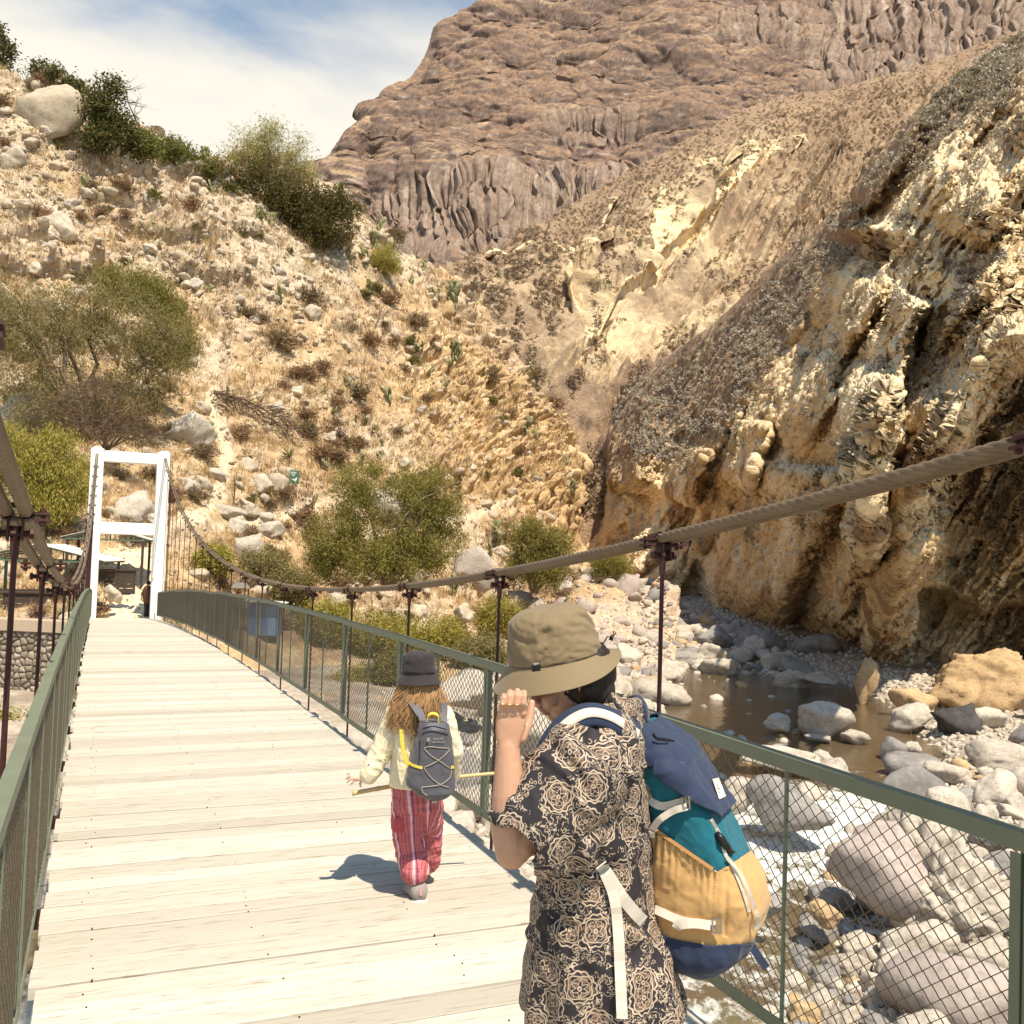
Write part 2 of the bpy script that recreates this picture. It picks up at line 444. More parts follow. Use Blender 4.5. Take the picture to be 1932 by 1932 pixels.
M_mount = terrain_mat('mountain_rock', .25, 3.0, 1.0, .55)
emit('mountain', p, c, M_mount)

# ---------------- gullied scree slope in the middle of the gorge
Cc = [(800, [(1000, 230), (900, 262), (800, 300), (700, 345), (620, 380), (545, 400)]),
      (860, [(1040, 218), (930, 252), (820, 292), (700, 340), (600, 375), (516, 412)]),
      (1000, [(1090, 200), (960, 238), (810, 285), (660, 338), (530, 385), (440, 440)]),
      (1150, [(1090, 190), (985, 225), (825, 285), (650, 345), (480, 408), (348, 480)]),
      (1300, [(1060, 200), (910, 258), (750, 318), (570, 378), (400, 445), (264, 528)]),
      (1450, [(1000, 230), (820, 305), (660, 358), (500, 408), (330, 485), (194, 580)]),
      (1600, [(900, 260), (720, 328), (560, 380), (410, 446), (270, 525), (166, 600)]),
      (1760, [(800, 280), (620, 345), (470, 398), (330, 458), (220, 535), (118, 620)]),
      (2040, [(700, 300), (520, 365), (370, 425), (250, 480), (120, 560), (20, 640)])]
CHUTES = [([(1452, 325), (1395, 405), (1300, 515), (1205, 640), (1120, 752), (1070, 832)], 10, 26), ([(1338, 350), (1290, 420), (1248, 500), (1225, 570), (1190, 650)], 14, 10),
          ([(1255, 400), (1232, 470), (1222, 540), (1196, 610)], 10, 14), ([(985, 560), (1010, 610), (1050, 690), (1062, 760), (1068, 820)], 12, 22), ([(1100, 560), (1085, 620), (1060, 690)], 22, 30),
          ([(1160, 420), (1120, 480), (1095, 545)], 5, 9), ([(1395, 365), (1372, 410), (1320, 470)], 14, 16), ([(1500, 310), (1470, 352)], 9, 7), ([(1010, 520), (975, 565), (950, 600)], 5, 8)]
def chmod(p):
    o = np.zeros(p.X.shape)
    for poly, w0, w1 in CHUTES:
        d, t = polydist(p.X, p.Y, poly); o = np.maximum(o, np.exp(-(d/(1.5*(w0+(w1-w0)*t)))**2)*sstep(0, .1, t))
    return 2.2*o
p = patch(Cc, 700, 600, None, chmod, 70.0)
X, Y, Z = p.P[..., 0], p.P[..., 1], p.P[..., 2]
wrp = 34*fbm(p.X/260, p.Y/260, 0*X, 2)
g = p.X+.72*p.Y+wrp
r1 = ridged(g/185, 0*g, p.T*.7, 2, .5); r2 = ridged(g/66+5, 0*g+.4, p.T*1.3+3, 3, .55)
r3 = ridged(g/26+5, 0*g+.4, p.T*3+3, 2, .55)
topf = sstep(0, .12, 1-p.T)
bare = sstep(.97, .66, p.T+.14*fbm(p.X/120, p.Y/120, 0*X+2, 4))          # yellow eroded belt
kb, ke = blocky(X/9, Y/9, Z/9); kb2, _ = blocky(X/3.6, Y/3.6, Z/3.6, 1.2, 30)
h = (12*r1+6.5*r2+2.4*r3)*(.45+.75*bare)*(.15+.85*topf)+13*fbm(X/70, Y/70, Z/70, 4)*topf+1.6*fbm(X/11, Y/11, Z/11, 4)+(.5+bare)*(1.1*kb+.6*kb2)
displace(p, h)
X, Y, Z = p.P[..., 0], p.P[..., 1], p.P[..., 2]
n1 = fbm(X/38, Y/38, Z/38, 5); n2 = fbm(X/6, Y/6, Z/6, 4)
c = np.broadcast_to(np.array([.30, .205, .135]), p.P.shape).copy()
c = cmix(c, [.40, .28, .175], sstep(-.1, .5, n1+.5*n2))
c = cmix(c, [.155, .105, .078], sstep(.12, .55, n2+.4*n1)*.8)
gul = sstep(.55, -.25, r2+.55*r1+.5*fbm(p.X/50, p.Y/50, 0*X, 3))
belt = np.exp(-((p.X-1245-(620-p.Y)*.30)/150)**2)
gx_ = sstep(.12, -.22, r2*.6+r1*.45+.5*fbm(p.X/34, p.Y/46, 0*X+8, 4))
ye = np.clip(bare*(.12+.9*gx_+.6*belt*sstep(-.25, .25, n1+.1)), 0, 1)*sstep(.02, .2, p.T+.1)*sstep(935, 830, p.Y-.12*(1130-p.X))
chute = np.zeros(X.shape); jx, jy = p.X+9*fbm(p.X/24, p.Y/24, 0*X, 3), p.Y+9*fbm(p.X/24+5, p.Y/24, 0*X, 3)
for poly, w0, w1 in CHUTES:
    d, t = polydist(jx, jy, poly); chute = np.maximum(chute, sstep(1.15, .7, np.abs(d)/(w0+(w1-w0)*t)))
ye = np.maximum(ye*.72, chute*.95)
yeC = (p.X, p.Y, ye)
c = cmix(c, [.84, .66, .41], ye)
c = cmix(c, [.80, .64, .40], ye*sstep(.1, .5, n1))
c = cmix(c, [.74, .47, .13], ye*belt*sstep(.15, .5, fbm(X/30+3, Y/30, Z/30, 3))*.8)
c = cmix(c, [.36, .235, .14], ye*sstep(.2, .5, fbm(X/9+3, Y/9, Z/14, 4))*.75)
c *= 1.02
M_scree = terrain_mat('scree_soil', .5, 1.3, .9, .4)
emit('scree_slope', p, c, M_scree)

# ---------------- right canyon wall
Dc = [(1060, [(1052, 178), (1036, 181), (1020, 184), (1005, 187), (990, 190), (975, 193)]),
      (1100, [(1050, 172), (1020, 176), (1000, 180), (982, 183), (962, 187), (940, 191)]),
      (1142, [(1068, 158), (1015, 166), (975, 171), (955, 174), (930, 176), (905, 180)]),
      (1150, [(1072, 154), (1012, 162), (965, 166), (930, 169), (870, 173), (800, 180)]),
      (1180, [(1080, 146), (1008, 156), (950, 160), (900, 164), (820, 171), (748, 181)]),
      (1250, [(1098, 128), (1000, 139), (930, 145), (850, 152), (765, 162), (682, 174)]),
      (1360, [(1118, 108), (1000, 117), (900, 124), (800, 132), (700, 141), (598, 152)]),
      (1450, [(1138, 96), (1000, 104), (880, 111), (760, 119), (630, 129), (508, 141)]),
      (1575, [(1170, 84), (1000, 90), (860, 96), (700, 104), (550, 114), (393, 128)]),
      (1650, [(1295, 66), (1100, 70), (880, 77), (680, 86), (480, 98), (302, 114)]),
      (1740, [(1350, 58), (1120, 62), (880, 69), (640, 78), (400, 90), (205, 105)]),
      (1932, [(1400, 50), (1150, 54), (900, 60), (620, 69), (320, 81), (60, 96)]),
      (2180, [(1430, 44), (1180, 47), (900, 52), (600, 60), (280, 71), (-80, 86)])]
fins = [  # crest of each fin of rock, width of its left face, depth, length of its right flank (picture units / metres)
    ([(2060, 560), (1932, 616), (1878, 637), (1856, 675), (1819, 744), (1777, 815), (1737, 855), (1725, 919), (1704, 980), (1702, 1030), (1690, 1060), (1676, 1120), (1672, 1190), (1668, 1240), (1664, 1330)], 104, 36, 240),
    ([(1668, 690), (1640, 800), (1622, 886), (1634, 940), (1634, 977), (1610, 1013), (1596, 1057), (1580, 1120), (1572, 1180), (1566, 1250)], 66, 26, 110),
    ([(1560, 880), (1550, 960), (1530, 1010), (1500, 1060), (1470, 1120), (1455, 1200)], 48, 21, 80),
    ([(2020, 90), (1945, 200), (1938, 290), (1925, 330), (1880, 400), (1850, 470)], 52, 22, 100),
    ([(1742, 210), (1700, 290), (1660, 350), (1622, 395), (1590, 420)], 30, 13, 60),
    ([(1660, 540), (1612, 620), (1580, 690), (1540, 770), (1516, 850)], 30, 12, 60),
    ([(1745, 560), (1705, 640), (1690, 700), (1662, 760), (1640, 840)], 34, 12, 60),
    ([(1228, 745), (1212, 800), (1206, 870), (1200, 935)], 55, 13, 60),
    ([(1330, 850), (1318, 900), (1290, 960)], 28, 10, 50),
    ([(1440, 800), (1425, 860), (1400, 930)], 26, 9, 50)]
def wallmod(p):
    X, Y, Z = p.P[..., 0], p.P[..., 1], p.P[..., 2]
    wx = p.X+22*fbm(p.X/90, p.Y/90, 0*X, 3)+7*fbm(p.X/14, p.Y/14, 0*X+3, 3); wy = p.Y+16*fbm(p.X/90+9, p.Y/90, 0*X, 2)
    out = np.zeros(X.shape)
    for poly, w, A, dec in fins:
        d, t = polydist(wx, wy, poly); d = -d
        out += A*np.where(d > 0, np.exp(-np.maximum(d, 0)/dec), sstep(-w, 0, d))*sstep(0, .14, t)*sstep(1.0, .74, t)
    out -= 9*sstep(1350, 1550, p.X)*sstep(500, 700, p.Y)
    oy = wy-np.interp(wx, [1560, 1690, 1760, 1850, 1932, 2180], [1130, 1085, 1100, 1150, 1135, 1100])
    out -= 7.5*sstep(-4, 26, oy)*np.exp(-np.maximum(oy-26, 0)/150)*sstep(1640, 1730, p.X)
    low = sstep(-40, 60, p.Y-np.interp(p.X, [1060, 1250, 1450, 1650, 1800, 2180], [880, 800, 620, 400, 150, -50]))
    al = -.55*p.X+.83*p.Y; ac = .83*p.X+.55*p.Y+34*fbm(p.X/170, p.Y/170, 0*X+4, 3)+7*fbm(p.X/26, p.Y/26, 0*X+9, 3)
    saw = lambda q: (q-np.floor(q))
    def rib(w, o, st):
        q = ac/w+o+.55*fbm(ac/(w*1.7), al/(w*6), 0*al+o, 2); t = saw(q); return sstep(0, st, t)*(1-t)**.9*(.35+1.1*sstep(-.4, .4, fbm(ac/(w*1.3), al/(w*5), 0*al+2*o, 2)))
    out += low*sstep(0, .12, p.T)*(7.0*rib(96, .2, .42)+3.2*rib(41, .7, .40)+1.2*rib(16, .1, .36)+.7*ridged(ac/11, al/36, 0*al, 3))
    w_ = sstep(.62, .16, p.T)*sstep(1180, 1330, p.X); out = out*(1-.45*w_)-15*w_
    return -out
p = patch(Dc, 860, 720, None, wallmod, 5.0)
X, Y, Z = p.P[..., 0], p.P[..., 1], p.P[..., 2]
cliff = sstep(0, 80, p.Y-np.interp(p.X, [1060, 1150, 1250, 1360, 1450, 1575, 1700, 1800, 2180],
                                   [930, 850, 838, 790, 660, 470, 330, 200, -50])+35*fbm(p.X/80, p.Y/80, 0*X, 4))
q1, q2 = (.83*p.X+.55*p.Y)*p.D/FV, (-.55*p.X+.83*p.Y)*p.D/FV
k1, e1 = blocky(q1/2.6, q2/5.5, Y/9, .9); k2, e2 = blocky(q1/1.1, q2/2.2, Y/4, 1.1, 30); k3, e3 = blocky(q1/.5, q2/.9, Y/2, 1.2, 60)
patchy = sstep(-.25, .25, fbm(p.X/95+3, p.Y/130, 0*X+6, 3))
h = 1.4*fbm(X/30, Y/30, Z/30, 3)+cliff*((.15+.85*patchy)*(.55*k1+.40*k2+.22*k3)+.5*ridged(q1/4, q2/11, Y/14, 4)-.3+.25*fbm(q1/.8, q2/.8, Y/3, 3))+(1-cliff)*(.35*k2+.16*k3)+.45*fbm(X/5, Y/5, Z/5, 4)
h = h*(.25+.75*sstep(0, .06, 1-p.T))
# an overhanging dark cave under the crest
cv = np.exp(-(((p.X-1632)/48)**2+((p.Y-470)/22)**2))
h = h-4*cv+2.5*np.exp(-(((p.X-1640)/50)**2+((p.Y-438)/12)**2))
cv2 = np.exp(-(((p.X-1590)/26)**2+((p.Y-385)/16)**2)); h = h-3*cv2
vd = -p.P/np.linalg.norm(p.P, axis=2)[..., None]; vd = vd*.8+p.N*.55; vd /= np.linalg.norm(vd, axis=2)[..., None]
displace(p, h, direc=vd)
X, Y, Z = p.P[..., 0], p.P[..., 1], p.P[..., 2]
n1 = fbm(X/14, Y/14, Z/14, 5); n2 = fbm(X/2.6, Y/2.6, Z/2.6, 4)
c = np.broadcast_to(np.array([.30, .205, .135]), p.P.shape).copy()
c = cmix(c, [.47, .34, .21], sstep(0, .5, n1+.4*n2))
c = cmix(c, [.20, .155, .125], sstep(.1, .5, fbm(X/3.3+4, Y/3.3, Z/3.3, 4)))
c = cmix(c, [.57, .40, .215], cliff)
c = cmix(c, [.80, .64, .41], cliff*sstep(-.2, .4, n1))
clD = (p.X, p.Y, cliff)
c = cmix(c, [.30, .185, .095], cliff*sstep(.05, .45, fbm(X/5+9, Y/7, Z/8, 5)))
c = cmix(c, [.30, .19, .14], cliff*sstep(.25, .6, fbm(X/10-9, Y/12, Z/8, 4))*.7)
c = cmix(c, [.82, .70, .48], cliff*sstep(.5, .8, p.slope)*.7)
c *= 1.08
M_cliff = terrain_mat('cliff_rock', 1.5, .45, .9, .4)
emit('canyon_wall', p, c, M_cliff)
wallP = p

# ---------------- left hillside
Ac = [(-300, [(1420, 37), (1310, 43), (1168, 44.2), (1100, 54), (900, 68), (650, 84), (380, 98), (40, 118)]),
      (0, [(1420, 37.5), (1310, 43.4), (1163, 44.2), (1095, 55), (900, 68), (640, 84), (370, 99), (140, 113)]),
      (120, [(1420, 37.5), (1310, 43.4), (1163, 44.0), (1095, 55), (890, 68), (630, 86), (390, 102), (170, 118)]),
      (160, [(1420, 37), (1320, 39.5), (1168, 41.2), (1095, 55), (890, 68), (630, 87), (400, 103), (195, 120)]),
      (300, [(1400, 38), (1280, 41), (1172, 42.8), (1085, 58), (900, 71), (660, 92), (450, 108), (255, 127)]),
      (360, [(1400, 40), (1290, 45), (1190, 50), (1090, 60), (910, 73), (690, 93), (480, 110), (290, 130)]),
      (500, [(1400, 43), (1300, 51), (1190, 59), (1090, 69), (915, 80), (710, 98), (500, 116), (318, 138)]),
      (620, [(1390, 45), (1310, 53), (1200, 63), (1095, 74), (930, 86), (725, 104), (530, 124), (348, 145)]),
      (690, [(1380, 47), (1300, 55), (1205, 66), (1100, 78), (940, 91), (750, 110), (570, 130), (408, 149)]),
      (760, [(1375, 48), (1290, 57), (1210, 67), (1105, 80), (950, 95), (775, 115), (620, 136), (474, 153)]),
      (868, [(1360, 52), (1285, 60), (1215, 70), (1112, 85), (972, 103), (830, 123), (690, 143), (530, 159)]),
      (960, [(1340, 56), (1280, 63), (1215, 74), (1118, 91), (1005, 112), (880, 133), (770, 150), (648, 164)]),
      (1020, [(1320, 60), (1275, 66), (1215, 77), (1125, 96), (1035, 118), (935, 138), (840, 156), (735, 168)]),
      (1056, [(1305, 64), (1265, 69), (1210, 80), (1128, 100), (1055, 120), (970, 142), (890, 158), (800, 170)]),
      (1072, [(1300, 66), (1262, 71), (1205, 82), (1130, 102), (1072, 124), (1015, 143), (955, 160), (890, 172)]),
      (1130, [(1290, 69), (1255, 73), (1195, 85), (1132, 104), (1088, 130), (1068, 145), (1050, 162), (1035, 176)]),
      (1200, [(1285, 71), (1250, 76), (1190, 88), (1132, 108), (1104, 128), (1094, 142), (1086, 158), (1080, 174)]),
      (1270, [(1290, 70), (1262, 76), (1215, 88), (1160, 106), (1125, 128), (1112, 142), (1102, 158), (1094, 174)])]
p = patch(Ac, 860, 740, None, None, 3.0)
X, Y, Z = p.P[..., 0], p.P[..., 1], p.P[..., 2]
# eroded conglomerate bluff at the nose of the hill
bluff = sstep(700, 830, p.X+60*fbm(p.X/70, p.Y/70, 0*X, 3))*sstep(-10, 60, p.Y-np.interp(p.X, [700, 800, 880, 960, 1040, 1080], [560, 590, 640, 690, 770, 860]))*sstep(1010, 930, p.Y+40*fbm(p.X/60, p.Y/60, 0*X+4, 3)+ (1060-p.X)*.2)
flat = np.exp(-(((p.X-235)/70)**2+((p.Y-1110)/70)**2)); walls = (p.X < 150)*sstep(1060, 1110, p.Y)
quiet = np.clip(1-np.maximum(flat, walls), 0, 1)
sl = fbm(X/22, Y/22, Z/22, 4)
h = 2.4*sl*sstep(0, .1, 1-p.T)+.75*fbm(X/5.5, Y/5.5, Z/5.5, 4)+.34*fbm(X/1.5, Y/1.5, Z/1.5, 4)
k1, e1 = blocky(X/4.5, Y/4.5, Z/6.5, .9); k2, e2 = blocky(X/1.7, Y/1.7, Z/2.0, 1.1, 30); k3, e3 = blocky(X/.7, Y/.7, Z/.7, 1.2, 60)
h = h+bluff*(1.5*ridged(X/7, Y/7, Z/40, 2, .5)+1.3*k1+1.3*k2+.6*k3+1.6*(sstep(0, .2, (Z+2*fbm(X/9, Y/9, Z/9, 2))/3.6-np.floor((Z+2*fbm(X/9, Y/9, Z/9, 2))/3.6))-.5))
rub = sstep(-.1, .35, fbm(X/9+3, Y/9, Z/9, 3)+.4*sstep(800, 500, p.Y+.3*p.X-100))
h = h+(1-bluff)*rub*(.5*np.maximum(k1, -.2)+.42*np.maximum(k2, 0)+.22*np.maximum(k3, 0))
# ledges with overhangs in the upper slope
up = sstep(820, 600, p.Y+.25*p.X)
ph = (Z+2.5*fbm(X/13, Y/13, Z/13, 3))/4.2; fr = ph-np.floor(ph)
crop = sstep(.05, .4, fbm(X/11+5, Y/11, Z/9, 3)+.12*up)
h = h+(.5+up)*1.9*(sstep(0, .16, fr)*(1-fr))*crop+crop*(1.3*np.maximum(k1, -.1)+.8*np.maximum(k2, -.1)+.3*k3)*(1-bluff)
h = h*(.15+.85*quiet)
displace(p, h)
X, Y, Z = p.P[..., 0], p.P[..., 1], p.P[..., 2]
n1 = fbm(X/12, Y/12, Z/12, 5); n2 = fbm(X/2.2, Y/2.2, Z/2.2, 4)
c = np.broadcast_to(np.array([.50, .345, .195]), p.P.shape).copy()           # dry grass and earth
c = cmix(c, [.62, .46, .285], sstep(-.2, .4, n2+.4*n1))
c = cmix(c, [.33, .215, .125], sstep(.1, .5, fbm(X/4+7, Y/4, Z/4, 4))*.8)
stony = sstep(.0, .4, fbm(X/16+31, Y/16, Z/16, 4)+.35*sstep(760, 500, p.Y+.3*p.X-120))
c = cmix(c, [.56, .46, .34], stony*.8)
c = cmix(c, [.60, .47, .33], crop*.7)
c = cmix(c, [.30, .20, .12], crop*sstep(.1, .4, fbm(X/3+17, Y/3, Z/3, 4))*.7)
c = cmix(c, [.255, .215, .115], sstep(.25, .55, fbm(X/6+70, Y/6, Z/6, 4))*.55*up)
c = cmix(c, [.62, .425, .225], bluff*.85)
c = cmix(c, [.74, .555, .33], bluff*sstep(.0, .4, n1))
c = cmix(c, [.40, .25, .125], bluff*sstep(.1, .5, fbm(X/5, Y/5+9, Z/9, 4))*.8)
c = cmix(c, [.80, .64, .43], sstep(.15, .6, flat))
# trail climbing behind the tower, and the terrace path to the right
for poly, w in (([(240, 1130), (262, 1070), (300, 1020), (350, 985), (400, 960), (420, 900), (428, 850), (410, 800), (395, 745)], 20),
                ([(330, 1010), (450, 985), (560, 965), (620, 950)], 13), ([(830, 985), (900, 968), (950, 965)], 9)):
    d, t = polydist(p.X+8*fbm(p.X/20, p.Y/20, 0*X, 2), p.Y, poly)
    c = cmix(c, [.70, .56, .39], sstep(w, w*.3, np.abs(d)+.8*w*n2)*.85)
bank = sstep(1120, 1180, p.Y)*sstep(930, 1010, p.X)
c = cmix(c, [.60, .45, .33], bank)
c *= 1.0
M_soil = terrain_mat('dry_soil', 2.2, .30, .9, .42)
emit('hillside', p, c, M_soil)
hillP = p

# ---------------- river bed and river
def wz(y): return np.interp(y, [5, 24, 34, 44, 75, 85, 100, 150, 200], [-9.6, -9.4, -8.9, -8.5, -8.5, -7.9, -6.7, -3.1, -1.0])
def xl(y): return np.interp(y, [5, 20, 30, 45, 64, 76, 85, 100, 150, 200], [-9, -2.2, 1.2, 5.4, 9.4, 13, 14.5, 16.5, 18.2, 22])
def xr_(y): return np.interp(y, [5, 14, 20, 30, 42, 58, 70, 77, 85, 100, 150, 200], [3.0, 5.2, 7.0, 11.5, 18.6, 23.3, 25, 22, 18.5, 19, 20, 24])
gx = np.linspace(-46, 52, 420); gy = np.concatenate([np.linspace(3, 60, 320), np.linspace(60.3, 215, 260)])
GX, GY = np.meshgrid(gx, gy)
mn = 1.3*fbm(GX/7, GY/7, 0*GX, 3)
dl = np.maximum(xl(GY)-GX, GX-xr_(GY))+mn
GZ = wz(GY)-.55+sstep(-1.8, 2.5, dl)*1.0+np.maximum(dl-2, 0)*.07+.22*fbm(GX/2.2, GY/2.2, 0*GX, 4)
GZ += .10*fbm(GX/.5, GY/.5, 0*GX, 3)
n2 = fbm(GX/3, GY/3, 0*GX+3, 4)
c = np.broadcast_to(np.array([.50, .42, .335]), GX.shape+(3,)).copy()
c = cmix(c, [.34, .275, .215], sstep(-.1, .4, n2)); c = cmix(c, [.13, .095, .055], sstep(.3, -.6, dl))
q = Patch(); q.X = GX; q.P = np.stack([GX, GY, GZ], -1)
c *= .85
M_bed = terrain_mat('gravel_bed', 3.0, .14, .9, .42)
emit('river_bed', q, c, M_bed)

k = NT('river_water'); co = k.coord('Object')
foam = k.attr('Col')
fo = k.noise(k.coord('Object', (1.0, .8, 1)), 1.2, 8, .68, .8)
fo2 = k.noise(k.coord('Object', (1.6, 1.1, 1)), 3.3, 6, .7, .5)
sep = k.n('ShaderNodeSeparateColor'); k.l(foam, sep.inputs[0])
fm = k.math('ADD', k.math('ADD', k.math('MULTIPLY', fo, .62), k.math('MULTIPLY', fo2, .38)), k.math('SUBTRACT', sep.outputs[0], .5))
fmask = k.ramp(fm, [(.60, 0.0), (.74, 1.0)])
deep = k.mix(k.noise(co, .35, 4), (.085, .055, .028), (.135, .098, .055))
deep = k.mix(sep.outputs[1], deep, (.23, .22, .11))
k.col(k.mix(fmask, deep, (.72, .72, .66)))
k.inp(k.b, 'Roughness', k.math('ADD', k.math('MULTIPLY', fmask, .5), .07)); k.b.inputs['IOR'].default_value = 1.33
k.b.inputs['Specular IOR Level'].default_value = .6
rip = k.noise(k.coord('Object', (1.0, .45, 1)), 2.4, 5, .6, .6)
h_ = k.math('ADD', k.math('MULTIPLY', rip, .5), k.math('MULTIPLY', fm, .7))
k.bump(h_, .5, .09)
wy_ = np.concatenate([np.linspace(3, 60, 300), np.linspace(60.3, 205, 200)]); wt_ = np.linspace(-.35, 1.35, 130)
WY = np.broadcast_to(wy_[:, None], (len(wy_), len(wt_))); WX = xl(WY)+wt_[None]*(xr_(WY)-xl(WY))
rap = sstep(46, 37, WY)*sstep(12, 20, WY)+.5*sstep(76, 80, WY)
WZ = wz(WY)+rap*(.16*fbm(WX/1.1, WY/1.4, 0*WX, 4)+.22*fbm(WX/3.2, WY/3.2, 0*WX+4, 3))
fc = np.zeros(WX.shape+(3,))
fc[..., 0] = .36+.25*rap+.10*sstep(24, 30, WY)*sstep(41, 35, WY)+.12*fbm(WX/5, WY/5, 0*WX, 3)*rap
fc[..., 1] = sstep(27, 18, WY)*.9*sstep(-.2, .4, fbm(WX/4, WY/4, 0*WX+9, 3)+.1)
o = mk('river', np.stack([WX, WY, WZ], -1).reshape(-1, 3), grid_faces(*WX.shape), k.m, None, True, col=fc.reshape(-1, 3))
tag(o, kind='structure')
def cast(px, py, names=None):
    """first terrain surface seen in that direction"""
    d = Vector((CF+(px-966)/FV*RX+(py-966)/FV*DN).tolist()).normalized()
    best = None
    for nme in (names or BV_):
        hit = BV_[nme].ray_cast(Vector((0, 0, 0)), d)
        if hit[0] is not None and (best is None or hit[3] < best[2]): best = (hit[0], hit[1], hit[3], nme)
    return best
def drop(x, y, names, ztop=200.0):
    best = None
    for nme in names:
        hit = BV_[nme].ray_cast(Vector((x, y, ztop)), Vector((0, 0, -1)))
        if hit[0] is not None and (best is None or hit[0].z > best[0].z): best = (hit[0], hit[1], hit[3], nme)
    return best
# ================================================================== the footbridge
AR, AL, S0, LP, ST = 2.3735, 0.19, 5.921, 2.005, 44.8
def zdeck(s): return -1.82-.0011*(s-5.92)**2+.28*(max(0, s-22)/22.8)**2
def ztop(s): return zdeck(s)+1.12
_cs = np.array([-4, -2, 0, 1.98, 3.95, 6.02, 7.99, 10.03, 11.98, 14.12, 16.2, 18.19, 20.12, 22.24, 24.18, 26.36, 28.33, 30.49, 32.14, 34.34, 36.46, 38.95, 41.25, 43.55, 46.09])
_cz = np.array([1.62, 1.14, .71, .35, .07, -.12, -.27, -.38, -.46, -.52, -.54, -.51, -.39, -.24, -.09, .1, .35, .66, .94, 1.28, 1.68, 2.26, 2.88, 3.54, 4.25])
_cp = np.polyfit(_cs, _cz, 6)
def zcab(s): return float(np.polyval(_cp, s))

# materials
k = NT('weathered_planks'); co = k.coord('Object', (1, 1, 1), (0, 0, -TH))
gv = k.n('ShaderNodeMapping'); k.l(co, gv.inputs[0]); gv.inputs['Scale'].default_value = (.55, 9, 9)
sep = k.n('ShaderNodeSeparateColor'); k.l(k.attr('Col'), sep.inputs[0])
off = k.n('ShaderNodeCombineXYZ'); k.l(k.math('MULTIPLY', sep.outputs[1], 37.0), off.inputs[0]); k.l(k.math('MULTIPLY', sep.outputs[1], 11.0), off.inputs[2])
va = k.n('ShaderNodeVectorMath', operation='ADD'); k.l(gv.outputs[0], va.inputs[0]); k.l(off.outputs[0], va.inputs[1])
g1 = k.noise(va.outputs[0], 2.2, 6, .65, .6); g2 = k.noise(va.outputs[0], 9, 4, .6, .3); st = k.noise(co, 1.7, 5, .65)
base = k.mix(sep.outputs[0], (.385, .345, .28), (.60, .555, .465))
base = k.mix(k.ramp(g1, [(.36, .6), (.60, 0.0)]), base, (.41, .37, .31))
base = k.mix(k.ramp(g2, [(.33, .8), (.43, 0.0)]), base, (.25, .185, .12))
base = k.mix(k.ramp(st, [(.55, 0.0), (.78, .5)]), base, (.42, .37, .29))
k.col(base).set(.85, 0, .15)
k.bump(k.math('ADD', g1, k.math('MULTIPLY', g2, .6)), .45, .004)
M_plank = k.m
M_green = simple('green_paint', (.155, .172, .115), .55, .22, 6, 0, .35, .15, 40)
k = NT('rail_wire'); co = k.coord('Object'); k.col(k.mix(k.noise(co, 14, 3), (.10, .075, .05), (.21, .18, .13))).set(.5, .5, .4); M_wire = k.m
k = NT('rope_steel'); co = k.coord('Object'); k.col(k.mix(k.noise(co, 9, 5, .65), (.10, .070, .045), (.25, .18, .115))).set(.6, .15, .3); k.bump(k.noise(co, 160, 2), .25, .002); M_rope = k.m
k = NT('rust_red'); co = k.coord('Object'); k.col(k.mix(k.noise(co, 26, 5, .65), (.022, .007, .006), (.085, .026, .020))).set(.6, .2, .35); k.bump(k.noise(co, 90, 3), .3, .002); M_rust = k.m
k = NT('white_paint'); co = k.coord('Object'); f = k.noise(co, 1.3, 6, .7); f2 = k.noise(k.coord('Object', (6, 6, .5)), 1.5, 4)
b_ = k.mix(k.ramp(f, [(.5, 0.0), (.8, .5)]), (.80, .78, .71), (.62, .57, .48)); b_ = k.mix(k.ramp(f2, [(.55, 0.0), (.75, .35)]), b_, (.55, .48, .38))
k.col(b_).set(.6, 0, .3); M_white = k.m

bridge = empty('suspension_bridge', BP(ST, 1.07, zdeck(ST)))
tag(bridge, 'long suspension footbridge with a pale plank deck and rope cables leading to the white portal', 'footbridge')
bridge.location = (0, 0, 0)
# deck
vs, fs, cs = [], [], []
s = -3.2; side = 0
while s < ST+.55:
    w = rnd.uniform(.15, .235)
    gap = rnd.choice((.004, .007, .010, .016, .022)) if s < 16 else rnd.choice((.010, .016, .024))
    a0 = -.168+rnd.uniform(-.018, .018); a1 = AR-.055+rnd.uniform(-.03, .03)
    sk = rnd.uniform(-.004, .004); dz = rnd.uniform(-.003, .003)
    n0 = len(vs)
    z0, z1 = zdeck(s)+dz, zdeck(s+w-gap)+dz+rnd.uniform(-.002, .002)
    na = 7
    for i in range(na+1):
        a = a0+(a1-a0)*i/na; e1 = rnd.uniform(-.0022, .0022); e2 = rnd.uniform(-.0022, .0022); u = sk*i/na
        for (ss, zz) in ((s+u+e1, z0-.05), (s+u+e1, z0-.003), (s+u+e1+.004, z0), (s+w-gap+u+e2-.004, z1), (s+w-gap+u+e2, z1-.003), (s+w-gap+u+e2, z1-.05)):
            vs.append(tuple(BP(ss, a, zz)))
    for i in range(na):
        for j in range(6):
            b0 = n0+i*6; fs.append([b0+j, b0+6+j, b0+6+(j+1) % 6, b0+(j+1) % 6])
    fs.append([n0+j for j in range(6)]); fs.append([n0+na*6+j for j in range(6)][::-1])
    t = min(1, max(0, rnd.gauss(.55, .27))); r2 = rnd.random()
    cs += [(t, r2, 0)]*(6*(na+1))
    s += w
deck = mk('deck', vs, fs, M_plank, bridge, False, col=np.array(cs))
tag(deck)
